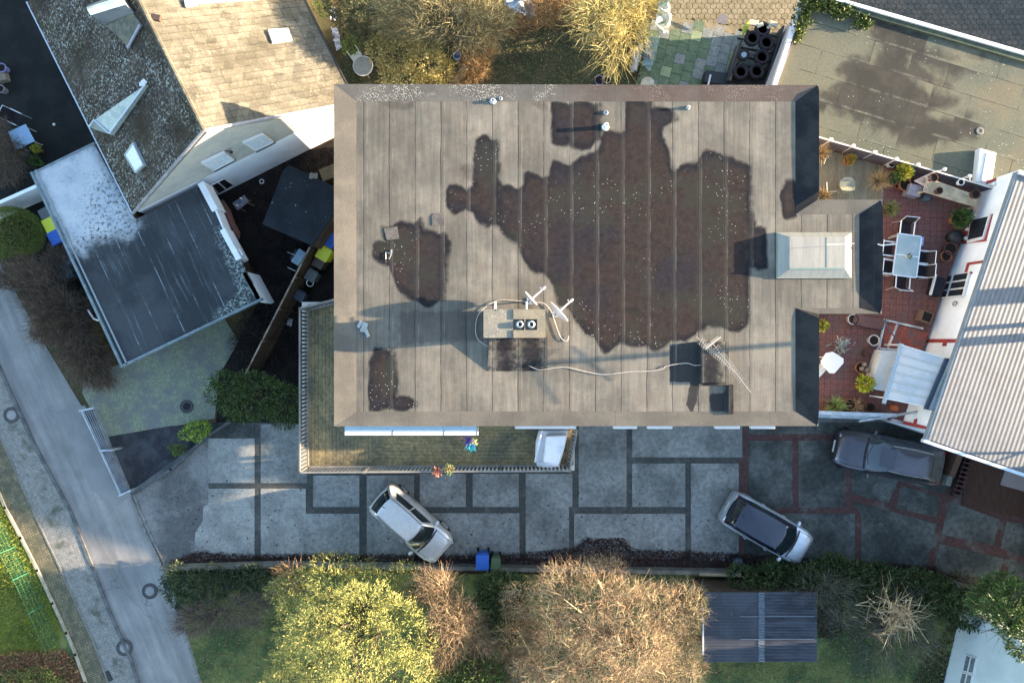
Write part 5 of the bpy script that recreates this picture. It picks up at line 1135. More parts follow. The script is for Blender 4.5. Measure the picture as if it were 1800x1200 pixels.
def car(name, label, Lc, Wc, Hc, pm, roofm_, hood, belt=.92, wsb=None, roof=(0,0), rearx=.12, rw=.56, estate=False, sunroof=False, group=None, cabm=None):
    c = local(name, label, 'car', group); h = Lc/2; w = Wc/2; n = 9
    xh = h-hood                      # base of windscreen
    xrb = -h+rearx                   # base of rear window
    # lower body: stations along x
    N = 33; vs = []; fs = []; xs = [ -h + Lc*k/(N-1) for k in range(N)]
    def halfw(x):
        f = (x+h)/Lc; r = 1-abs((f-.5)*2)**5.0*.0
        e = 1.0
        if f > .80: e = 1-((f-.80)/.20)**2.3*.34
        if f < .14: e = 1-((.14-f)/.14)**2.4*.22
        return w*e*.975
    def topz(x):
        if x > xh: u = (x-xh)/(h-xh); return belt+.03 - .10*u - .26*u**5
        if x < xrb+.25: u = min(1,(xrb+.25-x)/(xrb+.25+h)); return belt + .03 - .10*u**3
        return belt+.02
    prof = 12
    for x in xs:
        W_ = halfw(x); T = topz(x); end = max(0, (abs(x)/h-.93)/.07); sh = 1-.04*end**2
        row = [(x*sh, -W_*.90, .20), (x*sh, -W_*.985, .32+.05*end), (x, -W_, .52), (x*sh, -W_*.985, .70), (x*sh, -W_*.93, T-.08), (x*sh, -W_*.84, T-.015), (x*sh, -W_*.5, T+.022), (x*sh, 0, T+.035)]
        row += [(a, -b, c_) for a, b, c_ in row[:-1][::-1]]
        vs += row
    m_ = 15
    for i in range(N-1):
        for j in range(m_-1): fs.append((i*m_+j, (i+1)*m_+j, (i+1)*m_+j+1, i*m_+j+1))
    fs.append(tuple(range(m_))[::-1][::-1]); fs.append(tuple((N-1)*m_+j for j in range(m_))[::-1])
    mb = MB(); mb.add(vs, fs); body = mb.build('body', pm, c, smooth=True)
    # greenhouse
    b1 = xh+.06; bw = w*.86
    base = rrect(xrb, b1, w*.80, w*.84, .22, .10, n, .03)
    rf1, rf0 = roof; topr = rrect(rf0, rf1, rw*1.0, rw*1.02, .12, .07, n, .03)
    bz = [topz(p[0])-.01 for p in base]
    zr = Hc-.06
    def seg(k): return [(k*n+i) for i in range(n)]
    def lerp3(i, t, push=0):
        a = base[i]; b = topr[i]; s = math.sin(math.pi*t)*.03
        x = a[0]+(b[0]-a[0])*t; y = a[1]+(b[1]-a[1])*t; r_ = 1+s*.6; return (x*1.0 + (s*.8 if i < n else (-s*.8 if 2*n <= i < 3*n else 0)), y*r_, bz[i]+(zr-bz[i])*t)
    shell = MB(); tt = [0,.25,.5,.75,1]; V2 = []
    for t in tt: V2 += [lerp3(i, t) for i in range(4*n)]
    F2 = []
    for a in range(4):
        for i in range(4*n): j = (i+1) % (4*n); F2.append((a*4*n+i, a*4*n+j, (a+1)*4*n+j, (a+1)*4*n+i))
    # roof cap: concentric rings
    cx = (rf0+rf1)/2; k0 = len(V2) - 4*n
    for q in range(1, 6):
        s = 1-q/5.0; 
        V2 += [((topr[i][0]-cx)*s+cx, topr[i][1]*s, zr + .06*(1-s**2.2)) for i in range(4*n)]
        o1 = k0+(q-1)*4*n; o2 = k0+q*4*n
        for i in range(4*n): j = (i+1) % (4*n); F2.append((o1+i, o1+j, o2+j, o2+i))
    shell.add(V2, F2); shell.build('cabin', cabm or pm, c, smooth=True)
    # glass panels laid 4 mm over the cabin shell
    def panel(nm, idx, t0, t1, m, trim0=0.0, trim1=0.0, off=.012):
        P = []; K = 5
        for t in [t0+(t1-t0)*q/(K-1) for q in range(K)]:
            row = []
            for u in np.linspace(trim0, 1-trim1, 9):
                f = u*(n-1); i = min(int(f), n-2); r = f-i; a = Vector(lerp3(idx*n+i, t)); b = Vector(lerp3(idx*n+i+1, t)); p = a.lerp(b, r)
                o_ = Vector((p.x-(cx if idx in (1,3) else cx), p.y, 0)); o_ = Vector((o_.x,0,0)).normalized() if idx in (0,2) else Vector((0,o_.y,0)).normalized()
                row.append(p + (o_*.6+Vector((0,0,.7)))*off)
            P += row
        mb = MB(); mb.add(P, [(r*9+q, r*9+q+1, (r+1)*9+q+1, (r+1)*9+q) for r in range(K-1) for q in range(8)]); return mb.build(nm, m, c, smooth=True)
    panel('windscreen', 0, .04, .985, carglass, .05, .05, .016); panel('rear_window', 2, .2, .97, carglass, .08, .08, .016)
    for idx in (1, 3):
        a = [(.05,.33),(.36,.62),(.65,.90)] if estate else [(.06,.44),(.47,.86)]
        for (u0, u1) in a:
            if idx == 3: u0, u1 = 1-u1, 1-u0
            panel('side_window', idx, .10, .86, carglass, u0, 1-u1, .014)
    # roof skin
    if roofm_ is not None:
        V3 = [((topr[i][0]-cx)*s+cx, topr[i][1]*s, zr+.06*(1-s**2.2)+.004) for s in (.95,.7,.4,.001) for i in range(4*n)]; F3 = []
        for q in range(3):
            for i in range(4*n): j = (i+1) % (4*n); F3.append((q*4*n+i, q*4*n+j, (q+1)*4*n+j, (q+1)*4*n+i))
        MB().add(V3, F3).build('roof_panel', roofm_, c, smooth=True)
    if sunroof: MB().box(.05+.1, .75, -.40, .40, zr+.055, zr+.066).build('sunroof', panog, c, bevel=.03)
    for s in (-1,1):
        if roofm_ is None or estate:
            rr_ = [( (topr[n+i][0]), s*topr[n+i][1]*.93, zr+.03) for i in range(n)]; MB().tube(rr_, .014, 5).build('roof_rail' if estate else 'roof_groove', metal_l if estate else dark, c)
        MB().ob((xh-.18, s*(w+.03), belt+.05), (.13,.20,.14), s*R(12)).build('mirror', pm, c, bevel=.04)
        MB().ob((h*.96-.17, s*w*.62, .70), (.34,.16,.12), -s*R(38)).build('headlight', lampw_, c, bevel=.05)
        MB().ob((-h*.96+.13, s*w*.70, .86), (.13,.15,.24), s*R(25)).build('tail_light', lampr, c, bevel=.04)
        for (x0_, l_) in ((xh-.6, .95), (xh-1.6, .9)): MB().ob((x0_-.2, s*(w*.985), .78), (.16,.03,.03)).build('door_handle', pm, c, bevel=.01)
        for x in (h-.78, -h+.72):
            wv = MB().lathe([(.0,-.09),(.29,-.09),(.32,-.05),(.32,.06),(.29,.09),(0,.09)], (0,0,0), 24); wv.V = [(x+a, s*(w-.10)+c_, .32+b) for a,b,c_ in wv.V]
            wo_ = wv.build('wheel', rubber, c, smooth=False)
            rv = MB().lathe([(.0,-.1),(.2,-.095),(.21,-.08),(.21,.08),(.2,.095),(0,.1)], (0,0,0), 20); rv.V = [(x+a, s*(w-.095)+c_, .32+b) for a,b,c_ in rv.V]; rv.build('rim', metal_l, wo_)
    MB().box(h*.96-.01, h*.96+.018, -.26, .26, .38, .49).build('number_plate', white, c); MB().box(-h*.96-.018, -h*.96+.01, -.26, .26, .55, .66).build('number_plate', white, c)
    sm_ = MB(); seamz = lambda x: topz(x)+.024
    for s in (-1,1): sm_.tube([(x, s*min(w*.72, halfw(x)*.80), topz(x)+.0+.004) for x in np.linspace(xh-.02, h*.90, 7)], .007, 4)
    sm_.tube([(h*.90, y, topz(h*.90)+.028-.03*abs(y)/w) for y in np.linspace(-w*.5, w*.5, 7)], .007, 4)
    for s in (-1,1):
        for xd in ((xh-.25, xh-1.25, xh-2.2) if estate else (xh-.25, xh-1.45)): sm_.tube([(xd, s*(w*.99+.001), .35), (xd, s*(w*1.0+.001), .52), (xd, s*(w*.99), .70), (xd, s*w*.935, belt-.05)], .006, 4)
    sm_.build('panel_gaps', dark, c)
    MB().add([(b1-.03,-w*.76,belt+.056),(b1+.04,-w*.3,belt+.064),(b1+.055,0,belt+.068),(b1+.04,w*.3,belt+.064),(b1-.03,w*.76,belt+.056),(b1-.08,w*.76,belt+.062),(b1-.02,0,belt+.075),(b1-.08,-w*.76,belt+.062)], [(0,1,2,3,4,5,6,7)]).build('scuttle', dark, c)
    MB().tube([(xrb+.55, 0, zr+.05),(xrb+.38, 0, zr+.16)], .012, 5).build('roof_aerial', dark, c)
    MB().tube([(b1-.02,-.15,belt+.09),(b1-.14,.45,belt+.14)], .012, 4).tube([(b1-.02,.25,belt+.09),(b1-.2,-.4,belt+.17)], .012, 4).build('wiper', dark, c)
    return c
panog = NT('panoramic_roof_glass').fin((.014,.016,.032), .10, 0, .8)
silver = paint('silver_paint', (.50,.50,.49), .32, .35); silver2 = paint('silver_blue_paint', (.52,.56,.60), .28, .45); darkp = paint('dark_aubergine_paint', (.085,.08,.095), .3, .7)
cg = 'cars parked on the driveway'
def cplace(o, px, py, z, adeg): p = W(px, py, z); place(o, (p.x, p.y, .046), R(adeg))
c1 = car('parked_car', 'silver hatchback parked askew on the driveway nearest the road', 3.85, 1.66, 1.47, silver, None, .98, .93, roof=(.38,-1.45), rearx=.06, rw=.50, group=cg)
cplace(c1, 723, 921, .75, -41.5)
c2 = car('parked_car', 'silver hatchback with a black glass roof parked askew beside the hedge', 4.05, 1.68, 1.50, silver2, panog, .92, .93, roof=(.45,-1.62), rearx=.08, rw=.54, group=cg, cabm=panog)
cplace(c2, 1349, 929, .75, -29.6)
c3 = car('parked_car', 'dark aubergine estate car with a sunroof parked below the white corrugated-roof house', 4.70, 1.80, 1.46, darkp, None, 1.25, .95, roof=(.42,-1.48), rearx=.14, rw=.55, estate=True, sunroof=True, group=cg)
cplace(c3, 1562, 803, .75, 168.7)
# ---------------------------------------------------------------- street furniture
def manhole(px, py, r, label, inner, name='manhole_cover', z=.026):
    p = W(px, py, 0); o = thing(name, label, 'manhole', (p.x,p.y,z-.01), 0, 'manhole covers')
    MB().lathe([(r,-.0),(r,.012),(r*.8,.014),(r*.8,.0)], (p.x,p.y,z-.006), 28).build('frame', mat('cast_iron', (.045,.043,.045), (.07,.065,.065), .7, sc=20), o)
    MB().lathe([(r*.79,0),(r*.79,.010),(0,.010)], (p.x,p.y,z-.006), 28).build('rim_plate', mat('iron_grey', (.09,.085,.085), rough=.7), o)
    MB().lathe([(r*.56,.010),(r*.56,.014),(0,.014)], (p.x,p.y,z-.005), 24).build('centre', inner, o)
    h_ = MB()
    for k in range(16): t = 2*math.pi*k/16; h_.ob((p.x+r*.68*math.cos(t), p.y+r*.68*math.sin(t), z+.005), (.05,.03,.006), t)
    h_.build('vent_slots', dark, o)
cmh = mat('concrete_fill', (.24,.235,.23), (.19,.19,.19), .8, sc=8)
manhole(22, 729, .36, 'round manhole cover with a pale centre on the footpath at the left edge', cmh, z=.056)
manhole(264, 1038, .35, 'round manhole cover in the road beside the end of the hedge', cmh)
manhole(220, 1137, .36, 'round manhole cover across the kerb line at the bottom of the road', cmh, z=.056)
manhole(329, 714, .30, 'small dark manhole cover on the mossy forecourt pavers', mat('iron_dark', (.02,.018,.02), rough=.7), z=.036)
p = W(191,1187); o = thing('drain_grate', 'rectangular drain grate in the footpath kerb at the bottom edge', 'drain', (p.x,p.y,.05)); gq = MB(); gq.ob((p.x,p.y,.052),(.30,.46,.012),R(25)); gq.build('frame', mat('grate_black',(.015,.015,.015),rough=.7), o); gq = MB()
for k in range(6): q = Vector((0,(k-2.5)*.07,0)); q.rotate(Matrix.Rotation(R(25),3,'Z')); gq.ob((p.x+q.x,p.y+q.y,.062),(.28,.022,.014),R(25))
gq.build('bars', mat('iron_grey',(.09,.085,.085)), o)
# sliding gate at the roadside
gt = thing('driveway_gate', 'low grey metal gate in two bays between the road and the planting bed', 'gate', (-16.5,-4.5,.03))
def gbar(a, b, w_, z0, z1, nm): mb = MB(); edge(mb, W(*a,z1), W(*b,z1), z0, z1, w_); return mb.build(nm, metal, gt)
gbar((143,722),(212,870),.05,.95,1.0,'top_rail'); gbar((166,718),(226,862),.05,.30,.36,'bottom_rail'); 
for (a, b) in [((140,722),(163,717)),((175,792),(198,791)),((209,871),(228,862))]: gbar(a,b,.07,.35,1.02,'post')
for k in range(1,6):
    t_ = k/6; gbar((143+23*t_,722-4*t_),(212+14*t_,870-8*t_),.015,.35,.7-.1*t_,'bar')
mb = MB(); edge(mb, W(232,868,.35), W(300,825,.35), 0,.35,.1); edge(mb, W(300,825,.35), W(365,765,.35), 0,.35,.1); edge(mb, W(365,765,.35), W(402,742,.35), 0,.35,.1)
tag(mb.build('garden_kerb_wall', mat('slate_kerb', (.07,.075,.08), (.1,.105,.11), .8, sc=3)), 'low curved grey wall between the planting bed and the driveway apron', 'wall')
mb = MB(); P = [(283,1000),(500,994),(860,1000),(1000,1003),(1300,1008)]
for i in range(4): edge(mb, W(*P[i],.55), W(*P[i+1],.55), 0, .55, .16)
tag(mb.build('garden_wall', mat('garden_wall_stone', (.12,.115,.10), (.18,.17,.14), .85, sc=2, var=.2)), 'low stone wall between the driveway slabs and the gardens below', 'wall')
mb = MB(); edge(mb, W(1232,1009,.62), W(1300,1011,.62), .56, .62, .12); tag(mb.build('wall_plank', woodp), 'pale plank lying on the garden wall above the corrugated shed', 'plank')
# bins
def bin_(px, py, rz, m, label, sx=.56, sy=.62, h=1.05, group='wheeled bins', z=.03):
    p = W(px, py, z+h); o = thing('wheelie_bin', label, 'bin', (p.x,p.y,z), 0, group); M_ = Matrix.Rotation(rz,3,'Z'); c = Vector((p.x,p.y,0))
    def bx(x0,x1,y0,y1,z0,z1,tp=1):
        mb = MB(); vs = []
        for zz, s in ((z0,1/tp),(z1,1)): vs += [c+M_@Vector((a*s,b*s,0))+Vector((0,0,zz)) for a,b in ((x0,y0),(x1,y0),(x1,y1),(x0,y1))]
        mb.add(vs, [(3,2,1,0),(4,5,6,7),(0,1,5,4),(1,2,6,5),(2,3,7,6),(3,0,4,7)]); return mb
    bx(-sx*.46,sx*.46,-sy*.46,sy*.46,z+.06,z+h-.08,1.25).build('bin_body', m, o, bevel=.03)
    lid = MB(); vs = []
    for s, zz in ((1,z+h-.08),(1,z+h-.03),(.86,z+h)): vs += [c+M_@Vector((a*s,b*s,0))+Vector((0,0,zz)) for a,b in ((-sx/2,-sy/2),(sx/2,-sy/2),(sx/2,sy/2),(-sx/2,sy/2))]
    fs = [(3,2,1,0),(8,9,10,11)]
    for q in (0,4):
        for i in range(4): j=(i+1)%4; fs.append((q+i,q+j,q+j+4,q+i+4))
    lid.add(vs, fs); lid.build('lid', m, o, bevel=.02)
    a, b = c+M_@Vector((-sx*.38,sy*.54,0)), c+M_@Vector((sx*.38,sy*.54,0)); MB().tube([(a.x,a.y,z+h-.08),(b.x,b.y,z+h-.08)], .018, 6).build('handle', m, o)
    for s in (-1,1):
        q = c+M_@Vector((s*sx*.4,sy*.42,0)); e = M_@Vector((.05,0,0)); MB().tube([(q.x-e.x,q.y-e.y,z+.1),(q.x+e.x,q.y+e.y,z+.1)], .1, 12).build('wheel', rubber, o)
    return o
bin_(848,989,0,bluep,'blue wheelie bin standing against the garden wall below the driveway',.56,.66)
bin_(871,992,R(-3),mat('bin_olive',(.07,.13,.05),(.09,.12,.06),.55,sc=5),'green wheelie bin right of the blue one at the garden wall',.42,.5,.95)
bin_(579,421,R(-30),bluep,'blue wheelie bin half under the west edge of the flat roof',.56,.62)
bin_(568,445,R(-30),yelp,'yellow wheelie bin behind the plank fence, below the blue one',.56,.6)
bin_(560,460,R(-30),brownp,'brown wheelie bin behind the plank fence, below the yellow one',.5,.55,.95)
bin_(546,484,R(-30),greyp,'grey wheelie bin behind the plank fence near the watering ring',.5,.5,.9)
bin_(526,520,R(-30),mat('slate_plastic',(.04,.05,.07),rough=.5),'dark slate bin behind the plank fence near the balcony corner',.45,.45,.8)
bin_(88,394,R(-62),yelp,'yellow-lidded wheelie bin beside the frosted garage roof',.62,.62)
bin_(97,416,R(-62),bluep,'blue wheelie bin beside the frosted garage roof, next to the round bush',.62,.62)
bin_(78,375,R(-62),greyp,'dark grey wheelie bin beside the frosted garage, above the yellow one',.5,.5,.95)
bin_(119,453,R(-62),mat('slate_plastic',(.04,.05,.07)),'slate wheelie bin beside the frosted garage, below the blue one',.55,.6)
bin_(1299,990,R(5),mat('slate_plastic',(.04,.05,.07)),'small slate bin at the right end of the garden wall',.34,.34,.6)
# left garden things
def simple(name, label, cat, fn, m, bevel=0, group=None): mb = MB(); fn(mb); return tag(mb.build(name, m, bevel=bevel), label, cat, group)
pt = W(423,356,.9); o = thing('garden_table', 'small wooden garden table with bottles on the dark lawn below the white gable', 'table', (pt.x,pt.y,.02)); MB().ob((pt.x,pt.y,.88),(.62,.36,.03),R(35)).build('tabletop', mat('grey_timber',(.12,.12,.13),(.16,.15,.16),.8,sc=4), o)
for dx,dy in ((-.22,-.12),(.22,-.12),(-.22,.12),(.22,.12)): q = Vector((dx,dy,0)); q.rotate(Matrix.Rotation(R(35),3,'Z')); MB().box(pt.x+q.x-.02,pt.x+q.x+.02,pt.y+q.y-.02,pt.y+q.y+.02,.02,.87).build('leg', wood, o)
for k,(x,y,m,l) in enumerate([(424,349,white,'white bottle on the small garden table'),(422,355,bluep,'blue bottle on the small garden table'),(417,361,white,'short white cup on the small garden table')]):
    q = W(x,y,.95); tag(MB().lathe([(.04,0),(.04,.12),(.015,.16),(.015,.2 if k<2 else .12)], (q.x,q.y,.896), 10).build('bottle', m), l, 'bottle', 'things on the small garden table')
gl = thing('kettle_barbecue', 'square barbecue cart with a pale lid beside the plank fence', 'barbecue', tuple(W(523,452,.02)))
pt = W(523,452,.9); MB().ob((pt.x+.05,pt.y,.88),(.38,.66,.06),R(-33)).build('lid', mat('bbq_lid',(.26,.36,.42),(.2,.28,.34),.35,sc=3), gl, bevel=.02); MB().ob((pt.x,pt.y,.6),(.62,.5,.3),R(-33)).build('firebox', dark, gl)
for k in (-1,1): MB().tube([(pt.x-.45,pt.y+k*.32-.1,.85),(pt.x-.1,pt.y+k*.34-.25,.85)], .014,5).build('handle', alu, gl)
for k in (-1,1):
    for j in (-1,1): MB().tube([(pt.x+k*.2,pt.y+j*.22,.02),(pt.x+k*.2,pt.y+j*.22,.5)], .02,5).build('leg', dark, gl)
def ringy(px,py,r,z,m,label,name='plant_ring',cat='hoop',t=.02):
    p = W(px,py,z); tag(MB().tube([(p.x+r*math.cos(a*.4488),p.y+r*math.sin(a*.4488),z) for a in range(15)], t, 5).build(name, m), label, cat)
ringy(460,319,.09,.3,white,'small white hoop in the soil under the white gable')
ringy(545,497,.15,.9,alu,'grey wire hoop on the bins behind the plank fence')
simple('crumpled_bag','small white bag on the soil beside the balcony corner','bag',lambda b: (b.ob((*W(509,566,.1)[:2],.1),(.2,.32,.1),R(-20)), b.ob((W(509,566,.1).x+.05,W(509,566,.1).y-.1,.14),(.12,.15,.06),R(10))), mat('bag_white',(.45,.5,.52),(.3,.2,.2),.6,sc=12),.02)
simple('canoe','terracotta-coloured inflatable tube leaning on the garage parapet','boat',lambda b: b.tube([W(390,352,.6),W(398,372,.65),W(405,395,.65),W(416,412,.6),W(420,420,.55)],[.06,.2,.22,.18,.05],10), mat('faded_orange',(.20,.09,.07),(.14,.08,.06),.7,sc=3))
simple('timber_crate','tan wooden crate under the west edge of the flat roof behind the shed','crate',lambda b: (b.ob((*W(577,304,.7)[:2],.36),(.7,.55,.7),R(20))), mat('crate_tan',(.10,.09,.065),(.13,.115,.08),.85,sc=3),.02)
simple('shed_debris','pale dead leaves heap on the shed roof corner','leaf heap',lambda b: [b.ob((*(W(551+random.uniform(-6,6),309+random.uniform(-4,4),2.23)[:2]),2.22+random.uniform(0,.02)),(.1,.06,.02),random.random()*3) for _ in range(40)], mat('dead_leaf_pale',(.22,.2,.16),(.12,.11,.08),.9,sc=30))
# west yard
o = dup(c0_, 'pale sling chair next to the blue square table in the west yard', cat='chair'); p = W(28,208,.5); place(o,(p.x,p.y,.02),R(65)); o['group'] = 'chairs in the west yard'
bt = thing('square_table','pale blue square table in the west yard','table',tuple(W(38,240,.02))); zq=.72; MB().prism(WP([(14,232),(45,218),(61,248),(28,264)],zq),zq-.03,zq).build('tabletop', mat('blue_grey_slats',(.22,.33,.46),(.18,.28,.40),.5,sc=2,stretch=(14,1,1)), bt, bevel=.01)
for a,b in ((20,233),(44,223),(55,247),(31,258)): q=W(a,b,zq); MB().box(q.x-.02,q.x+.02,q.y-.02,q.y+.02,.02,zq-.03).build('leg', alu, bt)
def gpot(px,py,r,m,label,grp='pots in the west yard'):
    o,p = pot(px,py,r,.35,m,label,z=.018,group=grp,name='flower_pot'); return o,p
gpot(2,119,.19,mat('violet_glaze',(.16,.16,.30),rough=.5),'violet round pot at the left edge of the photo')
gpot(0,156,.17,mat('mauve_glaze',(.2,.16,.18),rough=.6),'mauve round pot at the left edge, below the violet one')
simple('wooden_box','tan wooden box at the left edge between two round pots','box',lambda b:b.ob((*W(2,135,.3)[:2],.17),(.4,.35,.3),R(15)),wood,.01)
o,p = gpot(38,267,.14,greyp,'small grey pot right below the blue square table'); addleaf(o,p,.4,.15,.2,160,lf_g,.1,.04,21)
o,p = gpot(64,284,.16,greenp,'green pot at the corner by the frosted garage roof'); addleaf(o,p,.4,.2,.25,260,lf_g,.12,.04,22)
o,p = gpot(66,262,.14,potdark,'dark pot with a yellowish plant between the square table and the garage'); addleaf(o,p,.4,.2,.2,260,lf_y,.09,.03,23)
simple('shopping_trolley','dark wire trolley with pale handles beside the garage wall','trolley',lambda b:(b.ob((*W(112,477,.9)[:2],.5),(.5,.62,.8),R(-62)),b.tube([W(103,473,1),W(118,467,1)],.02,5),b.tube([W(110,490,1),W(130,485,1)],.02,5)),mat('trolley_dark',(.03,.05,.06),(.2,.3,.32),.5,sc=14,lo=.55,hi=.6),.01)
simple('white_ball','small white ball on the asphalt of the west yard','ball',lambda b:b.lathe([(0,-.06),(.05,-.03),(.06,0),(.05,.03),(0,.06)],(*W(95,219,.08)[:2],.08),12),white)
simple('wall_bracket','white bracket at the end of the garage parapet','bracket',lambda b:b.ob((*W(423,443,2.3)[:2],2.2),(.08,.3,.2),R(27)),white)
# balcony things
cv = W(972,790,3.7); cf = thing('covered_furniture','stack of garden furniture under a crumpled white cover on the balcony end','covered furniture',(cv.x,cv.y,ZD))
mb = MB(); q = WP([(948,757),(999,757),(992,790),(983,822),(968,824),(944,822),(941,805),(942,780)],3.55)
mb.prism([(x*1.01,y) for x,y in q], ZD+.003, 3.35); 
top_ = [(x,y,3.35) for x,y in q]; q3 = WP([(960,766),(997,764),(990,792),(980,820),(955,812)],3.75); k_=len(mb.V); 
mb.prism(q3, 3.2, 3.75); clothm = mat('cover_cloth',(.78,.75,.76),(.6,.6,.64),.7,sc=1.5,var=.08); mb.build('cover', clothm, cf, bevel=.06)
MB().tube([W(951,757,3.75),W(945,790,3.6),W(941,812,3.5)], .05,6).tube([W(944,814,3.6),W(965,815,3.8),W(984,820,3.7)], .02,5).build('cover_fold', clothm, cf, smooth=True)
pw = thing('pinwheel','multicoloured foil windmill ornament on the balcony deck under the awning','ornament',tuple(W(827,778,ZD)))
pc_ = W(827,778,3.5); MB().tube([(pc_.x,pc_.y,ZD),(pc_.x,pc_.y,3.5)], .015,6).build('stick', white, pw)
rg3 = np.random.default_rng(4)
for nm,cc,ox,oy,nn in (('purple',(.16,.06,.35),-.05,.08,90),('blue',(.05,.22,.55),.02,-.02,90),('turquoise',(.05,.5,.5),.03,-.18,70),('pink',(.6,.05,.25),-.04,.03,40),('lime',(.55,.6,.15),.13,.05,40)):
    mb = MB()
    for _ in range(nn):
        a = pc_ + Vector((ox+rg3.normal()*.09, oy+rg3.normal()*.08, rg3.normal()*.08)); d = Vector(rg3.normal(size=3)).normalized()*.07; e = Vector(rg3.normal(size=3)).normalized()*.04; mb.add([a-d,a+e,a+d,a-e],[(0,1,2,3)])
    mb.build('blade', mat('foil_'+nm, cc, rough=.4), pw)
for (x,y,l,mm,sd) in ((768,829,'flower box plant with orange-red flowers on the balcony railing',leafmat('flower_coral',(.45,.16,.10),(.5,.25,.2)),31),(790,824,'flower box plant of green and pale flowers on the balcony railing',leafmat('flower_green',(.12,.2,.05),(.2,.28,.06),(.6,.4,.4)),32)):
    p = W(x,y,3.9); o = thing('flower_box',l,'plant',(p.x,p.y,3.72),0,'flower boxes on the balcony railing'); MB().ob((p.x,p.y,3.8),(.34 if sd==32 else .2,.16,.15),0).build('box', rust, o); addleaf(o,p,3.88,.16 if sd==31 else .2,.18,200,mm,.08,.035,sd)
# ---------------------------------------------------------------- tyre store and bits at the top
ty = []
def tyre(px,py,z,r,label,m=rubber,tilt=0):
    p = W(px,py,z); prof = [(r*.58,.0),(r*.62,-.09),(r*.9,-.1),(r,-.06),(r,.06),(r*.9,.1),(r*.62,.09),(r*.58,.0)]; o = MB().lathe(prof,(p.x,p.y,z),24); o = o.build('tyre', m, smooth=True); tag(o,label,'tyre','used tyres in the rack beside the garage'); return o
rbb = mat('tyre_rubber_old',(.035,.028,.033),(.025,.024,.03),.8,sc=6)
for k,(x,y,l) in enumerate([(1340,52,'used tyre at the top of the rack under the ochre courtyard paving'),(1322,68,'used tyre second from the top at the left of the rack'),(1347,76,'used tyre at the right of the rack, below the top one'),(1339,101,'used tyre in the middle of the rack'),(1302,127,'used tyre at the lower left of the rack'),(1330,126,'used tyre at the bottom right of the rack')]):
    tyre(x,y,.85,.33,l,rbb)
p = W(1307,97,.9); tw_ = thing('spare_wheel','small wheel with a bright blue-grey hub in the tyre rack','wheel',(p.x,p.y,.8)); MB().lathe([(.0,-.08),(.24,-.08),(.26,0),(.24,.08),(.14,.08),(.13,.03),(0,.03)],(p.x,p.y,.9),20).build('tyre', rbb, tw_); MB().lathe([(.09,.03),(.12,.05),(.12,.035)],(p.x,p.y,.9),20).lathe([(.0,.032),(.04,.06),(0,.07)],(p.x,p.y,.9),12).build('hub', mat('hub_blue',(.35,.45,.5),rough=.4), tw_)
rk = thing('tyre_rack','dark timber and metal rack holding the tyres along the garage wall','rack',tuple(W(1335,100,0.02)))
for k in range(7): a,b = W(1300-k*2,52+k*15,.7),W(1366-k*3,64+k*15,.7); mb=MB(); edge(mb,a,b,.62,.68,.07); mb.build('slat', mat('rack_dark',(.02,.022,.025),(.04,.035,.03),.8,sc=4), rk)
for a,b in (((1378,46),(1345,150)),((1305,70),(1280,140))): mb=MB(); edge(mb,W(*a,.9),W(*b,.9),.0,.9,.06); mb.build('side_frame', mat('rack_side',(.04,.045,.05),rough=.7), rk)
mb=MB(); edge(mb,W(1250,135,.6),W(1350,147,.6),.1,.6,.5); mb.build('lower_shelf', dark, rk)
simple('timber_plank','weathered plank leaning on the left side of the tyre rack','plank',lambda b:edge(b,W(1300,80,.8),W(1283,138,.8),.74,.8,.16),wood)
simple('white_pole','short white pole standing in front of the building beside the tyre rack','pole',lambda b:b.tube([W(1249,132,.6),W(1245,150,.6)],.04,6),white)
simple('yellow_leaf_plant','yellow-green leaves hanging over the corner of the tyre rack','plant',lambda b:b.tube([W(1318,36,1),W(1311,48,1.05),W(1304,64,1)],[.02,.12,.03],6),lf_y)
simple('rubble_stones','pale broken stones on top of the tyre rack','stones',lambda b:[b.ob((*W(x,y,.95)[:2],.92),(s,s*.6,.08),a) for x,y,s,a in ((1336,44,.3,.4),(1360,42,.35,-.4),(1325,40,.4,-.2),(1352,47,.2,.9))],mat('pale_stone',(.5,.46,.36),(.4,.36,.28),.9,sc=6),.02)
simple('sign_board','grey-brown square board lying at the edge of the ochre paving','board',lambda b:b.slab([W(1266,24,.4),W(1281,29,.4),W(1276,44,.3),W(1257,40,.3)][::-1],.03),mat('board_mauve',(.28,.24,.22),(.24,.21,.2),.7,sc=2))
rgs = np.random.default_rng(12)
sk_ = thing('white_sheet','crumpled white and green plastic sheet on the ground at the left of the patio','plastic sheet',tuple(W(1155,80,.02)))
def crumple(pts, m, nm, z0, amp, sd):
    rg = np.random.default_rng(sd); poly = np.array(WP(pts, z0)); x0,y0 = poly.min(0); x1,y1 = poly.max(0); st=.07
    nx=int((x1-x0)/st)+2; ny=int((y1-y0)/st)+2; X,Y=np.meshgrid(np.linspace(x0,x1,nx),np.linspace(y0,y1,ny)); Z=z0+amp*(.5+.5*np.sin(X*9+np.cos(Y*7)*2)*np.cos(Y*8+X*3))+rg.random(X.shape)*amp*.35
    P=np.stack([X.ravel(),Y.ravel(),Z.ravel()],1); I=np.arange(nx*ny).reshape(ny,nx); F=np.stack([I[:-1,:-1],I[:-1,1:],I[1:,1:],I[1:,:-1]],-1).reshape(-1,4); F=F[sdf(P[F].mean(1)[:,:2],poly)>0]
    return npmesh(nm,P,F,m,None if nm!='sheet' else sk_)
crumple([(1160,-10),(1172,5),(1178,35),(1172,60),(1158,70),(1148,50),(1155,20)], mat('sheet_white',(.62,.62,.52),(.38,.42,.3),.6,sc=3), 'sheet', .5,.35,1)
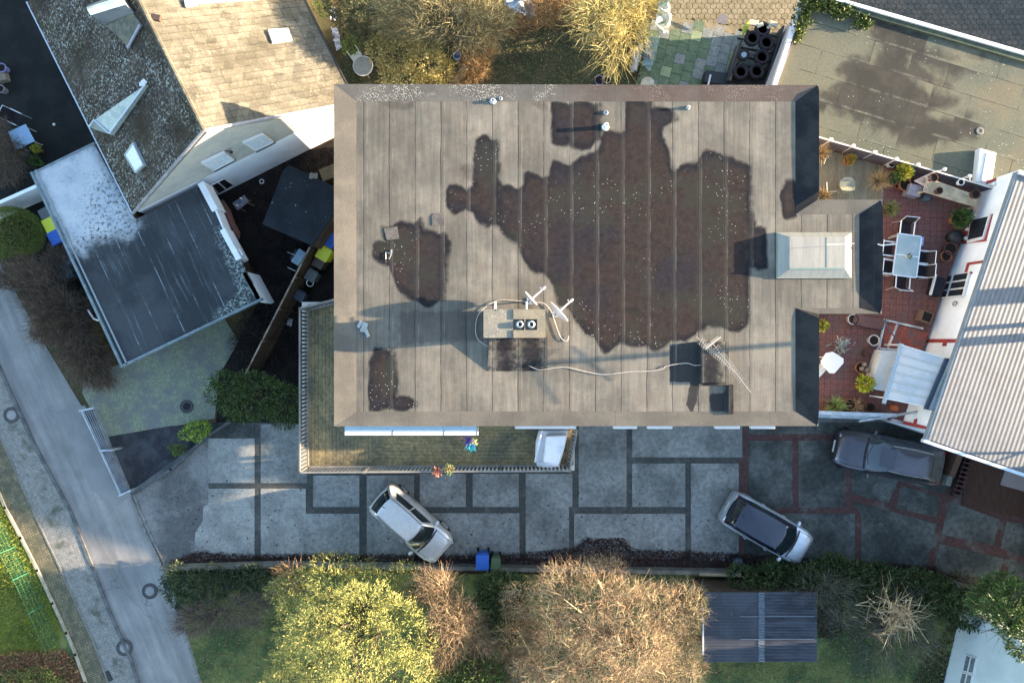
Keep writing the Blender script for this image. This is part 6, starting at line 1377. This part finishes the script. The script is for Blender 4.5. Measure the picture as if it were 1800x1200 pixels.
crumple([(1140,68),(1158,68),(1153,88),(1148,112),(1142,128),(1128,118),(1132,90)], mat('sheet_teal',(.20,.32,.29),(.12,.16,.22),.6,sc=2.5), 'sheet', .3,.25,2)
tag(crumple([(884,-20),(925,-5),(938,15),(944,34),(930,37),(905,28),(886,12)], mat('tarp_blue_white',(.45,.55,.62),(.16,.22,.3),.5,sc=4), 'tarpaulin', .5,.4,3), 'blue and white crumpled tarpaulin over a heap at the top edge of the garden', 'tarpaulin')
tag(crumple([(1112,92),(1128,75),(1130,88),(1118,128),(1108,130)], mat('foil_grey',(.3,.32,.32),(.15,.16,.17),.5,sc=5), 'plastic_strips', .3,.2,4), 'grey plastic strips on the ground left of the teal sheet', 'plastic')
for k,(x,y,l,rr) in enumerate([(584,25,'white plastic chair at the top left of the garden beside the dark gutter',.3),(590,60,'white plastic tub along the house wall below the white chair',.28),(594,80,'lilac plastic sack along the house wall, lowest of the three',.32)]):
    tag(crumple([(x-7,y-10),(x+5,y-10),(x+9,y+10),(x,y+12)], mat('offwhite_lilac',(.55,.55,.66),(.35,.35,.45),.5,sc=6), ['plastic_heap','plastic_heap','plastic_heap'][k], .5,.25,20+k), l.replace('chair','bag').replace('tub','bundle'), 'plastic heap', 'plastic heaps along the house')
gtb = thing('round_garden_table','round grey glass garden table in the back garden near the house corner','table',tuple(W(638,116,.02)))
q = W(638,116,.72); MB().lathe([(.43,-.03),(.43,0),(0,.0)],(q.x,q.y,.72),24).build('tabletop', mat('glass_table_grey',(.24,.25,.22),(.3,.3,.27),.3,sc=3), gtb); MB().tube([(q.x+.42*math.cos(a*.35),q.y+.42*math.sin(a*.35),.72) for a in range(19)], .022,5).build('rim', alu, gtb)
for k in range(4): a=k*1.57+.5; MB().tube([(q.x+.3*math.cos(a),q.y+.3*math.sin(a),.02),(q.x+.3*math.cos(a),q.y+.3*math.sin(a),.7)],.018,5).build('leg', alu, gtb)
gcc = thing('garden_chair','white plastic chair tucked against the round garden table','chair',tuple(W(625,100,.02))); q = W(627,100,.5); MB().ob((q.x,q.y,.42),(.42,.42,.03),R(35)).build('seat', white, gcc)
for s in (-1,1): u=Vector((math.cos(R(35)),math.sin(R(35)),0)); v=Vector((-u.y,u.x,0)); a=q+u*s*.22; MB().tube([(a.x-v.x*.1,a.y-v.y*.1,.62),(a.x+v.x*.38,a.y+v.y*.38,.64)],.025,6).build('armrest', white, gcc); MB().tube([(a.x,a.y,.02),(a.x,a.y,.6)],.02,5).build('leg', white, gcc)
simple('blue_bucket','round blue lid or bucket among the sunlit shrubs of the back garden','bucket',lambda b:b.lathe([(.14,0),(.17,.3),(.15,.3),(.13,.05)],(*W(803,97,1.4)[:2],1.1),18),mat('bucket_blue',(.12,.24,.45),(.3,.4,.55),.5,sc=9))
ringy(820,104,.15,1.3,mat('orange_ring',(.4,.2,.07),rough=.6),'orange hoop right of the blue bucket in the shrubs')
o_,p_ = pot(1054,141,.2,.35,mat('glazed_blue',(.12,.14,.26),rough=.4),'blue glazed pot against the building wall in the back garden',z=.02,group='pots in the back garden')
pot(1067,140,.15,.28,mat('pale_clay',(.35,.3,.24),rough=.8),'pale clay pot right of the blue glazed pot',z=.02,group='pots in the back garden')
simple('paving_board','pale long board leaning between the shrubs near the roof edge','board',lambda b:b.slab([W(815,112,.9),W(822,121,.9),W(805,146,.7),W(793,144,.7)][::-1],.04),mat('pale_board',(.42,.42,.30),(.34,.33,.24),.8,sc=3))
simple('round_stone','round pale stone table top below the building edge by the patio','stone',lambda b:b.lathe([(.3,0),(.3,.1),(0,.12)],(*W(1139,146,.2)[:2],.03),20),mat('pale_stone',(.3,.29,.24)))
# ---------------------------------------------------------------- corrugated shed bottom right
cs_ = thing('corrugated_shed','shed with a dark corrugated roof, one pale translucent strip, in the lower garden','shed',tuple(W(1336,1100,0.02)))
zs_ = 2.2; a = W(1236,1040,zs_); b = W(1436,1163,zs_)
def wavesheet(x0,x1,y0,y1,z,m,nm,amp=.022,pitch=.13,parent=cs_):
    ys = np.arange(y1,y0,pitch/6); V=np.array([(x,y,z+amp*math.cos(y/pitch*2*math.pi)) for x in np.linspace(x0,x1,4) for y in ys]); ny=len(ys); I=np.arange(len(V)).reshape(4,ny); F=np.stack([I[:-1,:-1],I[1:,:-1],I[1:,1:],I[:-1,1:]],-1).reshape(-1,4); return npmesh(nm,V,F,m,parent,True)
xs1 = W(1333,0,zs_).x; xs2 = W(1344,0,zs_).x
crm = mat('corrugated_dark',(.020,.024,.034),(.032,.037,.048),.55,.2,sc=1,var=.15,specks=((5,.06,(.5,.55,.6)),)); crm2 = mat('corrugated_dark_ribbed',(.045,.05,.065),(.018,.021,.03),.45,.3,sc=.9,var=.15,stretch=(1,3,1))
wavesheet(a.x,xs1,a.y,b.y,zs_,crm,'roof_sheet',.008); wavesheet(xs1,xs2,a.y,b.y,zs_+.012,mat('translucent_strip',(.10,.13,.15),(.07,.09,.11),.4,sc=6),'roof_sheet',.03,.11); wavesheet(xs2,b.x,a.y,b.y,zs_+.004,crm2,'roof_sheet',.028)
for yy in (1083,1123): mb=MB(); q0=W(1302,yy,zs_+.04); q1=W(1432,yy,zs_+.04); mb.box(q0.x,q1.x,q0.y-.012,q0.y+.012,zs_+.03,zs_+.045); mb.build('lap_line', mat('lap_pale',(.13,.15,.17),rough=.5), cs_)
MB().box(a.x+.15,b.x-.15,b.y+.15,a.y-.15,.02,zs_-.04).build('wall', woodb, cs_); mb=MB(); mb.box(a.x-.03,a.x+.02,b.y+.3,a.y-.4,zs_-.06,zs_+.03); mb.build('verge_strip', white, cs_)
# white gable house bottom right
sw = thing('white_gable_house','white rendered house side with a small window at the bottom right corner','house',tuple(W(1690,1065,0)))
K0, K1 = W(1690,1066,0), W(1652,1225,0); KD=(K1-K0).normalized(); KN=Vector((KD.y,-KD.x,0)); KN = KN if KN.x<0 else -KN
q_ = [K0, K0+KD*12, K0+KD*12-KN*9, K0-KN*9]; MB().prism([(p.x,p.y) for p in q_], 0, 4.9).build('wall', mat('pale_blue_render', (.50,.56,.58), (.44,.50,.52), .85, sc=.8, var=.07), sw)
rb_ = MB(); rb_.prism([((p).x,(p).y) for p in [K0+KN*-.0-KD*.0, K0+KD*12, K0+KD*12-KN*9, K0-KN*9]], 4.903, 5.05); rb_.build('roof', mat('red_roof_edge',(.30,.12,.07),(.22,.09,.06),.8,sc=2), sw)
for quad in ([(1699,1150),(1718,1156),(1712,1184),(1693,1179)],[(1692,1181),(1711,1186),(1705,1216),(1685,1210)]):
    planewin('window', quad, K0, KN, .05, sw, white, mat('net_curtain_pane', (.16,.19,.21), (.10,.12,.14), .2, sc=6), .03, 1)
# unseen house added to the east, its roof shaped to shade the driveway
nb = thing('neighbour_house','tall house east of the white gable house, outside the photograph','house',(26,-8,0))
def sect(x): return [(x,-4.3,0),(x,-10.9,0),(x,-10.9,4.68),(x,-4.3,7.86)]
ps = sect(22.6)+sect(31); MB().add(ps, [(3,2,1,0),(4,5,6,7),(0,1,5,4),(1,2,6,5),(2,3,7,6),(3,0,4,7)]).build('wall', wallbeige, nb)  # body of the added unseen shade caster
mb=MB(); mb.slab([(22.5,-11.0,4.64),(31.1,-11.0,4.64),(31.1,-4.25,7.90),(22.5,-4.25,7.90)],.12); mb.build('roof', tile_dk, nb)  # top slab of the added unseen shade caster
ng = tag(MB().box(26,31,12.5,22,0,2.3).build('neighbour_garage', wallbeige), 'low garage beyond the rear yard, outside the photograph', 'garage')  # unseen box, height set so its shadow covers the rear yard
# ---------------------------------------------------------------- vegetation
oliv = leafmat('foliage_yellow_olive', (.28,.27,.07), (.12,.15,.04), (.43,.38,.13)); dgreen = leafmat('foliage_dark_green', (.030,.055,.018), (.05,.075,.022), (.09,.10,.035))
mgreen = leafmat('foliage_mid_green', (.06,.10,.02), (.045,.075,.02), (.13,.16,.04)); hedge_m = leafmat('foliage_hedge', (.035,.055,.03), (.05,.07,.03), (.08,.09,.04)); bgreen = leafmat('foliage_bright', (.16,.24,.03), (.10,.17,.025), (.26,.32,.05))
tw_gold = leafmat('twig_golden', (.44,.33,.18), (.34,.23,.13), (.56,.46,.28)); tw_yel = leafmat('twig_yellow', (.38,.33,.12), (.30,.25,.09), (.48,.42,.20)); tw_br = leafmat('twig_brown', (.11,.08,.06), (.08,.06,.045), (.18,.13,.09)); tw_grey = leafmat('twig_grey', (.10,.09,.07), (.075,.08,.055), (.16,.14,.10)); tw_pink = leafmat('twig_pinkish', (.42,.27,.16), (.32,.2,.11), (.5,.36,.2))
ol2 = leafmat('foliage_olive', (.19,.17,.05), (.13,.13,.04), (.30,.26,.09))
tw_mix = leafmat('twig_golden_brown', (.42,.31,.17), (.26,.15,.09), (.50,.42,.24))
# big yellow-green conifer at the bottom
leafy_plant('conifer_tree', 'big sunlit yellow-green conifer between the driveway wall and the bottom edge', 'tree',
  pxl([(570,1038,2.0,66,48,1.1),(650,1052,2.4,80,56,1.2),(610,1020,1.2,90,38,.8),(545,1090,2.9,55,45,1.0),(620,1100,4.6,90,80,1.3),(690,1110,4.2,70,75,1.2),(560,1170,3.4,72,55,1.2),(640,1180,4.6,85,70,1.3),(700,1185,3.8,62,55,1.2),(520,1140,2.2,30,25,.7),(510,1200,2.6,45,40,.9),(620,1250,4.4,110,70,1.2),(500,1035,1.6,26,24,.6),(712,1035,1.7,28,40,.9)]), 34000, .02, oliv, bark, 1, spray=4, L=.11, Wd=.021, inner=.58, stem_r=.16, sub=12)
# large bare golden-brown tree
bare_plant('bare_tree', 'large bare golden-brown tree of tangled twigs left of the corrugated shed', 'tree',
  pxl([(1060,1060,3.2,110,75,1.3),(1150,1070,3.0,80,65,1.2),(980,1060,2.6,80,65,1.0),(1100,1140,3.4,110,75,1.3),(1180,1130,2.8,60,65,1.1),(1000,1150,2.8,100,65,1.2),(1080,1200,3.0,130,60,1.2),(930,1190,2.2,70,60,.9),(1060,1000,2.4,60,28,.7)]), 34000, tw_mix, 2, base=tuple(W(1070,1105,.02)), r0=.10, L=.5, tr=.0065, seg=3, curl=.95, sub=5, nl=28, m2=tw_mix, inner=.35, sublob=7, rad=.5)
bare_plant('bare_bush', 'reddish brown bare bush between the yellow conifer and the ivy clump', 'bush', pxl([(765,1030,2.6,46,34,.9),(795,1080,3.0,50,45,1.0),(775,1130,2.8,55,45,.9),(830,1120,2.6,45,45,.8)]), 6500, tw_pink, 3, r0=.03, L=.55, tr=.010, curl=.7, nl=14, m2=leafmat('twig_russet',(.23,.165,.10),(.17,.115,.07),(.36,.27,.16)), inner=.25, z0=.02)
bare_plant('bare_bush', 'pale straw-brown bare bush at the bottom edge below the ivy clump', 'bush', pxl([(860,1170,2.4,55,45,.8),(900,1120,2.6,40,50,.8),(880,1210,2.4,60,40,.8),(925,1150,2.6,40,50,.8)]), 6000, tw_pink, 4, r0=.03, L=.5, tr=.010, curl=.7, nl=12, m2=leafmat('twig_straw',(.30,.2,.1),(.2,.14,.08),(.42,.3,.16)), inner=.25, z0=.02)
leafy_plant('ivy_clump', 'dark green ivy-covered shrub below the green bin', 'shrub', pxl([(880,1035,1.6,38,30,.8),(895,1080,1.8,36,38,.9),(860,1060,1.5,28,30,.7),(905,1030,1.9,26,22,.5)]), 2600, .02, dgreen, bark, 5, spray=3, L=.14, Wd=.06, inner=.6)
leafy_plant('evergreen_bush', 'bright-tipped green bush at the bottom edge right of the conifer', 'bush', pxl([(815,1180,2.7,45,30,.8),(850,1200,2.8,40,28,.8),(785,1195,2.5,34,30,.7)]), 2400, .02, mgreen, bark, 6, spray=3, L=.15, Wd=.05, inner=.6)
leafy_plant('evergreen_bush', 'small yellow-green bush merging with the right flank of the bare golden tree', 'bush', pxl([(1222,1068,2.4,16,34,.8),(1215,1100,2.2,14,20,.6)]), 900, .02, ol2, bark, 7, spray=3, L=.12, Wd=.04, inner=.5)
def hedge(name, label, pts, z, hw, hh, n, lm, seed, L=.10, Wd=.045, group=None, cat='hedge'):
    lob = []
    for i in range(len(pts)-1):
        a = W(*pts[i], z); b = W(*pts[i+1], z); k = max(2, int((b-a).length/.7))
        rg = np.random.default_rng(seed+i)
        for q in range(k+1): c = a.lerp(b, q/k); lob.append((c.x+rg.normal()*.08, c.y+rg.normal()*.08, z-hh+rg.normal()*.08, .55+.1*rg.random(), hw*(.9+.25*rg.random()), hh))
    return leafy_plant(name, label, cat, lob, n, .02, lm, bark, seed, trunk=True, group=group, spray=3, L=L, Wd=Wd, inner=.7, stem_r=.03)
hd = hedge('hedge', 'clipped dark green hedge with sunlit tips at the road end of the garden wall', [(305,1025),(380,1027),(480,1026)], 1.2, .55, .6, 5200, hedge_m, 40)
hedge('hedge', 'clipped hedge corner facing the road, sloping down from the wall hedge', [(300,1038),(318,1060)], 1.1, .5, .6, 1300, hedge_m, 44)
bare_plant('bare_bush', 'purplish bare bush behind the clipped hedge next to the road', 'bush', pxl([(370,1080,.9,55,35,.7),(430,1070,1.0,50,35,.7),(340,1100,.8,35,22,.5)]), 2600, tw_br, 8, r0=.025, L=.6, tr=.009, curl=.45, nl=14, m2=leafmat('twig_mauve',(.13,.09,.08),(.09,.07,.06),(.22,.16,.12)), z0=.02)
bare_plant('bare_bush', 'thin bare bush with sunlit red-brown tips at the left flank of the conifer', 'bush', pxl([(515,1012,1.5,34,24,.4),(500,1035,1.2,30,20,.5)]), 420, tw_pink, 9, r0=.02, L=.6, tr=.010, curl=.35, nl=10, z0=.02)
hedge('hedge', 'wide dark green hedge along the driveway above the corrugated shed', [(1318,1032),(1400,1034),(1500,1030),(1600,1040),(1700,1058)], 1.7, .80, .85, 14000, dgreen, 50, L=.12, Wd=.05)
hedge('hedge', 'dark green hedge end between the bare tree and the white gable house', [(1640,1060),(1730,1090)], 1.7, .7, .8, 2800, dgreen, 56, L=.12, Wd=.05)
bare_plant('bare_tree', 'bare tree with a sunlit crown tip in the lower right garden', 'tree', pxl([(1550,1080,1.6,55,50,.9),(1600,1090,1.5,60,60,.8),(1500,1085,1.4,60,55,.8),(1580,1130,1.2,80,50,.7)]), 1500, tw_grey, 11, base=tuple(W(1555,1082,.02)), r0=.07, L=.9, tr=.012, curl=.4, nl=26, sub=7, m2=tw_grey, inner=.4)
bare_plant('bare_tree', 'cluster of sunlit pale stems rising from the dark hedge at the lower right', 'tree', pxl([(1540,1075,3.6,44,46,.5),(1585,1062,3.5,28,32,.4)]), 40, tw_gold, 12, base=tuple(W(1555,1075,.02)), r0=.06, L=.35, tr=.016, curl=.5, nl=22, sub=2, m2=tw_gold, inner=.4)
bare_plant('bare_bush', 'grey-green bare bush leaning over the hedge right of the shed', 'bush', pxl([(1450,1030,2.0,60,35,.8),(1470,1060,1.8,40,35,.7)]), 700, tw_grey, 13, r0=.03, L=.7, tr=.009, curl=.4, nl=14, z0=.02)
leafy_plant('overhanging_shrub', 'green shrub overhanging the white gable house at the right edge', 'shrub', pxl([(1745,1050,3.4,40,28,.7),(1790,1070,4.4,45,40,.8),(1800,1120,4.9,26,40,.6),(1775,1085,5.1,26,26,.4),(1750,1070,4.8,26,20,.4),(1760,1030,2.4,40,22,.6)]), 3600, .02, mgreen, bark, 14, spray=3, L=.16, Wd=.05, inner=.6)
bare_plant('bare_twigs', 'thin bare twigs crossing the white wall below the overhanging shrub', 'branches', pxl([(1770,1100,4.95,40,30,.1),(1752,1080,4.9,30,20,.1)]), 45, tw_grey, 15, base=tuple(W(1800,1030,4)), r0=.03, L=.9, tr=.014, curl=.3, nl=8, z0=3)
# left side
leafy_plant('conifer_bush', 'broad dark green conifer bush against the balcony and above the driveway', 'shrub', pxl([(410,690,1.5,36,32,.9),(450,700,1.8,45,42,1.0),(495,705,1.7,38,40,1.0),(430,720,1.4,36,24,.8),(400,675,1.2,26,22,.7)]), 5200, .02, leafmat('foliage_conifer',(.040,.068,.014),(.030,.048,.013),(.075,.105,.025)), bark, 16, spray=3, L=.12, Wd=.04, inner=.65)
leafy_plant('evergreen_bush', 'small bright green bush beside the curved kerb wall', 'bush', pxl([(343,758,.7,24,20,.45),(352,752,.8,18,16,.4)]), 1100, .02, bgreen, bark, 17, spray=2, L=.10, Wd=.045, inner=.4)
leafy_plant('evergreen_bush', 'smaller green bush with reddish twigs below the bright green one', 'bush', pxl([(313,789,.5,16,12,.3)]), 420, .02, mgreen, bark, 18, spray=2, L=.08, Wd=.035, inner=.4)
leafy_plant('round_bush', 'round clipped green bush at the left edge beside the bins', 'bush', pxl([(20,410,1.15,52,44,.95)]), 14000, .02, leafmat('foliage_topiary',(.09,.14,.02),(.065,.10,.018),(.17,.15,.04)), bark, 19, spray=2, L=.05, Wd=.022, inner=.88, sub=0)
bare_plant('bare_hedge', 'long dark brown leafless hedge between the road and the frosted garage', 'hedge', pxl([(48,488,.9,58,36,.8),(82,525,.9,58,42,.8),(112,575,.9,56,42,.8),(145,622,.9,50,40,.8),(160,655,.8,40,30,.7),(105,465,.8,34,34,.7),(130,540,.9,30,30,.8)]), 19000, tw_br, 20, r0=.02, L=.5, tr=.009, curl=.6, nl=40, inner=.2, z0=.02)
bare_plant('bare_bush', 'dark leafless bush at the far left edge beside the square table', 'bush', pxl([(12,290,.8,40,45,.7),(5,240,.7,24,30,.6)]), 2600, tw_br, 21, r0=.02, L=.4, tr=.009, curl=.6, nl=12, z0=.02)
bare_plant('bare_bush', 'dark tangled bush on the soil between the shed and the green conifer bush', 'bush', pxl([(440,600,.5,34,45,.45),(480,560,.5,30,50,.4),(470,640,.5,30,20,.4)]), 1700, tw_br, 22, r0=.02, L=.4, tr=.008, curl=.7, nl=10, z0=.02, m2=leafmat('twig_dark',(.03,.022,.022),(.02,.016,.016),(.05,.04,.04)))
# back garden
leafy_plant('evergreen_bush', 'dark yew bush at the top between the tiled roof and the sunlit shrubs', 'bush', pxl([(620,20,2.0,45,40,1.1),(650,50,1.8,40,35,1.0)]), 3200, .02, leafmat('foliage_yew',(.05,.07,.025),(.07,.075,.03),(.12,.10,.05)), bark, 23, spray=3, L=.12, Wd=.035, inner=.6)
leafy_plant('small_conifer', 'small yellow-green conifer above the round garden table', 'shrub', pxl([(618,82,1.0,18,13,.6),(570,10,1.6,16,18,.7)]), 700, .02, bgreen, bark, 24, spray=2, L=.09, Wd=.03, inner=.5)
leafy_plant('golden_shrub', 'sunlit golden olive shrub directly above the roof edge in the back garden', 'shrub', pxl([(700,95,1.8,45,45,1.0),(745,110,1.8,45,36,1.0),(690,60,1.7,36,30,.9),(720,135,1.4,45,22,.7),(775,125,1.3,30,25,.7)]), 4600, .02, leafmat('foliage_golden',(.36,.30,.10),(.26,.22,.07),(.46,.38,.16)), bark, 25, spray=3, L=.15, Wd=.028, inner=.5)
bare_plant('bare_tree', 'wide olive-grey bare tree at the top edge of the back garden', 'tree', pxl([(780,30,3.4,75,50,1.3),(710,20,3.0,60,40,1.1),(850,50,3.0,50,45,1.1),(800,-20,3.2,90,40,1.2)]), 6500, tw_grey, 26, r0=.08, L=.6, tr=.011, curl=.5, nl=20, m2=leafmat('twig_olive',(.24,.21,.11),(.16,.15,.08),(.40,.34,.18)), inner=.3, z0=.02)
bare_plant('bare_bush', 'orange-brown twiggy bush right of the golden olive shrub', 'bush', pxl([(835,110,1.0,38,40,.7),(850,80,1.2,30,30,.7),(800,140,.8,40,16,.5)]), 3000, tw_pink, 27, r0=.02, L=.4, tr=.009, curl=.6, nl=12, m2=leafmat('twig_rust',(.30,.19,.09),(.2,.13,.07),(.4,.3,.14)), z0=.02)
bare_plant('bare_tree', 'bright yellow-barked bare tree hanging towards the roof edge at the top', 'tree', pxl([(1060,30,3.6,60,42,1.1),(1075,90,3.2,48,44,1.0),(1110,50,3.0,38,44,.9),(1030,10,3.2,44,34,1.0),(1120,-10,3.2,44,34,1.0)]), 1500, tw_yel, 28, base=tuple(W(1085,40,.02)), r0=.07, L=.85, tr=.013, seg=4, curl=.38, nl=24, sub=7, inner=.25, up=-.05)
bare_plant('bare_bush', 'rust-brown leafy bush beside the tarpaulin at the top edge', 'bush', pxl([(955,20,1.5,40,28,.8),(900,50,1.0,32,18,.5),(1000,15,1.4,30,25,.7)]), 2600, tw_pink, 29, r0=.02, L=.3, tr=.010, curl=.8, nl=12, m2=leafmat('leaf_rust',(.28,.15,.06),(.2,.12,.06),(.38,.24,.1)), z0=.02)
iv = [(1410,30,2.95,16,28,.12),(1402,60,2.9,10,20,.1),(1425,10,3.0,26,12,.14),(1455,10,3.0,24,12,.12),(1485,20,2.95,26,12,.1),(1515,38,2.9,18,14,.1)]
rt = leafy_plant('ivy', 'green and yellow ivy creeping over the corner of the pale garage roof', 'ivy', pxl(iv), 1700, 2.8, leafmat('leaf_ivy',(.07,.10,.02),(.045,.075,.018),(.17,.18,.045)), bark, 30, trunk=False, spray=2, L=.11, Wd=.08, inner=.1)
# verge side: mesh fence, low wall, hedge at the bottom left
fg = thing('mesh_fence','green wire mesh fence along the sunlit lawn at the left','fence',tuple(W(30,960,.02)))
fp = [(-30,840),(0,905),(28,960),(52,1005),(78,1062),(108,1130)]
for i in range(len(fp)-1):
    a, b = W(*fp[i],0), W(*fp[i+1],0); d = b-a; mb = MB(); n_ = int(d.length/.1)
    for k in range(n_): p = a+d*(k/n_); mb.tube([(p.x,p.y,.05),(p.x,p.y,1.0)], .004, 3)
    for z_ in (.1,.3,.5,.7,.98): mb.tube([(a.x,a.y,z_),(b.x,b.y,z_)], .008, 3)
    mb.build('wire_panel', mat('green_wire',(.03,.13,.075),rough=.5), fg); MB().tube([(a.x,a.y,.01),(a.x,a.y,1.05)], .025, 6).build('post', mat('green_post',(.03,.14,.08),rough=.5), fg)
mb = MB()
for i in range(len(VG_L)-1): edge(mb, W(*VG_L[i],.12), W(*VG_L[i+1],.12), 0, .12, .11)
tag(mb.build('lawn_edging', mat('pale_edging',(.36,.32,.24),(.22,.21,.15),.85,sc=2,var=.2)), 'pale stone edging between the lawn and the cobbled verge', 'edging')
leafy_plant('evergreen_bush', 'low bright green bush in the bottom left corner', 'bush', pxl([(20,1195,.5,34,20,.3),(65,1190,.5,36,20,.3),(100,1205,.5,20,14,.3)]), 1900, .02, mgreen, bark, 31, trunk=False, spray=2, L=.08, Wd=.04, inner=.4)
rg = np.random.default_rng(77)
def scatter(name, label, cat, poly, n, L, Wd, lm, z, up, dens=None):
    P = np.array(WP(poly)); a, b = P.min(0), P.max(0); q = rg.random((int(n*1.6),2))*(b-a)+a; s = sdf(q, P); q = q[s > -.15*rg.random(len(q))][:n]
    if dens is not None: q = q[dens(q)]
    m = len(q); D_ = rnd_dirs(rg, m); D_[:,2] = np.abs(D_[:,2])*up + (.15 if up else 0); X = np.column_stack([q, np.full(m, z)+rg.random(m)*.02])
    return stuff(leaves(name, lm, X, D_, L*(.5+rg.random(m)), np.full(m, Wd), rg), label, cat)
gl_ = leafmat('grass_blade', (.12,.17,.06), (.09,.13,.055), (.22,.24,.10)); ll = leafmat('leaf_litter_red', (.045,.02,.017), (.03,.016,.014), (.09,.045,.03)); lb2 = leafmat('leaf_litter_brown', (.22,.11,.055), (.14,.08,.045), (.32,.18,.08))
scatter('lawn_grass','grass of the lawn at the left edge and bottom left','grass',[(-20,840),(8,892),(36,945),(65,1002),(92,1060),(108,1110),(100,1140),(-20,1150)],22000,.12,.016,leafmat('grass_blade_lit',(.17,.22,.025),(.12,.17,.025),(.30,.29,.05)),.015,1.6)
scatter('garden_grass','grass of the lower garden between the trees and the shed','grass',[(330,1110),(500,1080),(520,1200),(1200,1170),(1440,1165),(1480,1080),(1660,1090),(1655,1200),(352,1200)],30000,.09,.016,gl_,.015,1.2)
scatter('leaf_litter','brown fallen leaves heaped at the bottom left beside the lawn','leaf litter',[(-10,1150),(60,1140),(110,1140),(140,1170),(148,1210),(-10,1215)],7000,.09,.05,lb2,.04,.5)
scatter('driveway_leaves','dark red fallen leaves along the foot of the driveway','leaf litter',[(300,990),(345,972),(450,978),(560,975),(760,978),(920,975),(1010,965),(1030,948),(1090,945),(1110,968),(1300,975),(1450,985),(1640,998),(1660,1010),(1300,1003),(300,1000)],46000,.065,.045,ll,.052,.2)
scatter('soil_leaves','dark fallen leaves over the soil beside the shed and fence','leaf litter',[(400,350),(500,290),(590,260),(590,640),(440,650),(400,600),(450,520)],9000,.07,.04,leafmat('leaf_dark',(.016,.011,.010),(.012,.010,.009),(.035,.026,.02)),.03,.4)
scatter('back_garden_leaves','leaf litter and short grass over the back garden','leaf litter',[(600,0),(1150,-10),(1120,150),(600,150)],16000,.08,.035,leafmat('litter_mix',(.10,.10,.045),(.07,.06,.035),(.26,.20,.09)),.02,.6)
scatter('right_soil_leaves','dark red leaves under the hedge beside the white gable house','leaf litter',[(1430,1070),(1480,1060),(1480,1110),(1440,1120)],1500,.07,.04,ll,.02,.3)
scatter('wall_foot_leaves','dark red leaves at the foot of the white gable house','leaf litter',[(1640,1130),(1690,1080),(1650,1225),(1600,1210)],2600,.07,.04,ll,.02,.3)
# timber deck patch and steps under the corrugated roof edge
sd_ = thing('side_deck','dark reddish timber deck below the corrugated roof at the right edge','deck',tuple(W(1760,850,.046)))
mb = MB(); q = WP([(1693,800),(1800,818),(1900,830),(1900,930),(1690,888)]); mb.prism(q, .046, .09); mb.build('boards', mat('deck_maroon',(.05,.028,.022),(.07,.04,.03),.8,sc=2,stretch=(8,1,1),var=.3), sd_)
lad = thing('wooden_pallet','ladder-like wooden slats standing by the side deck','pallet',tuple(W(1693,840,.1)))
for k in range(9): p = W(1704-k*2.6,806+k*8,.4); MB().ob((p.x,p.y,.38),(.42,.06,.05),R(-14)).build('rung', mat('slat_maroon',(.09,.04,.035),rough=.8), lad)
for s in (-5,5): mb=MB(); edge(mb,W(1704+s,804,.4),W(1683+s,872,.4),.09,.36,.05); mb.build('rail', mat('slat_dark',(.04,.03,.03),rough=.8), lad)
simple('gate_post','pale square stone post beside the wooden slats','post',lambda b:b.ob((*W(1669,845,.9)[:2],.47),(.22,.42,.86),R(-14)),mat('post_stone',(.18,.18,.15),(.13,.13,.11),.85,sc=4),.02)
simple('wood_beam','brown beam standing between the estate car and the slats','beam',lambda b:edge(b,W(1690,795,.9),W(1675,832,.9),.05,.9,.25),mat('beam_brown',(.10,.055,.04),rough=.8))
simple('pale_slab_right','pale pinkish panel lying on the side deck at the right edge','panel',lambda b:b.prism(WP([(1772,812),(1810,818),(1810,866),(1759,852)],.14),.092,.14),mat('panel_pink',(.24,.21,.21),rough=.8))
bpy.data.objects['pale_slab_right'].name = 'floor_panel'

scatter('garden_lawn_leaves','brown leaves fallen over the lower garden lawn','leaf litter',[(330,1080),(520,1060),(520,1200),(1200,1160),(1440,1160),(1480,1070),(1660,1090),(1655,1210),(352,1210)],5000,.07,.045,lb2,.06,.3)
scatter('paving_leaves','scattered single leaves over the driveway slabs','leaf litter',[(300,860),(370,760),(520,850),(1000,840),(1300,800),(1790,900),(1790,1010),(1300,985),(300,985)],420,.09,.06,ll,.056,.2)
leafy_plant('evergreen_tree', 'tall evergreen east of the corrugated-roof house, outside the photograph', 'tree', [(23.3,-3.25,7.35,1.4,1.1,.65)], 9000, 0.0, dgreen, bark, 91, spray=2, L=.28, Wd=.16, inner=.2, sub=0, stem_r=.14)  # added crown out of view, blocks low sun over road and balcony
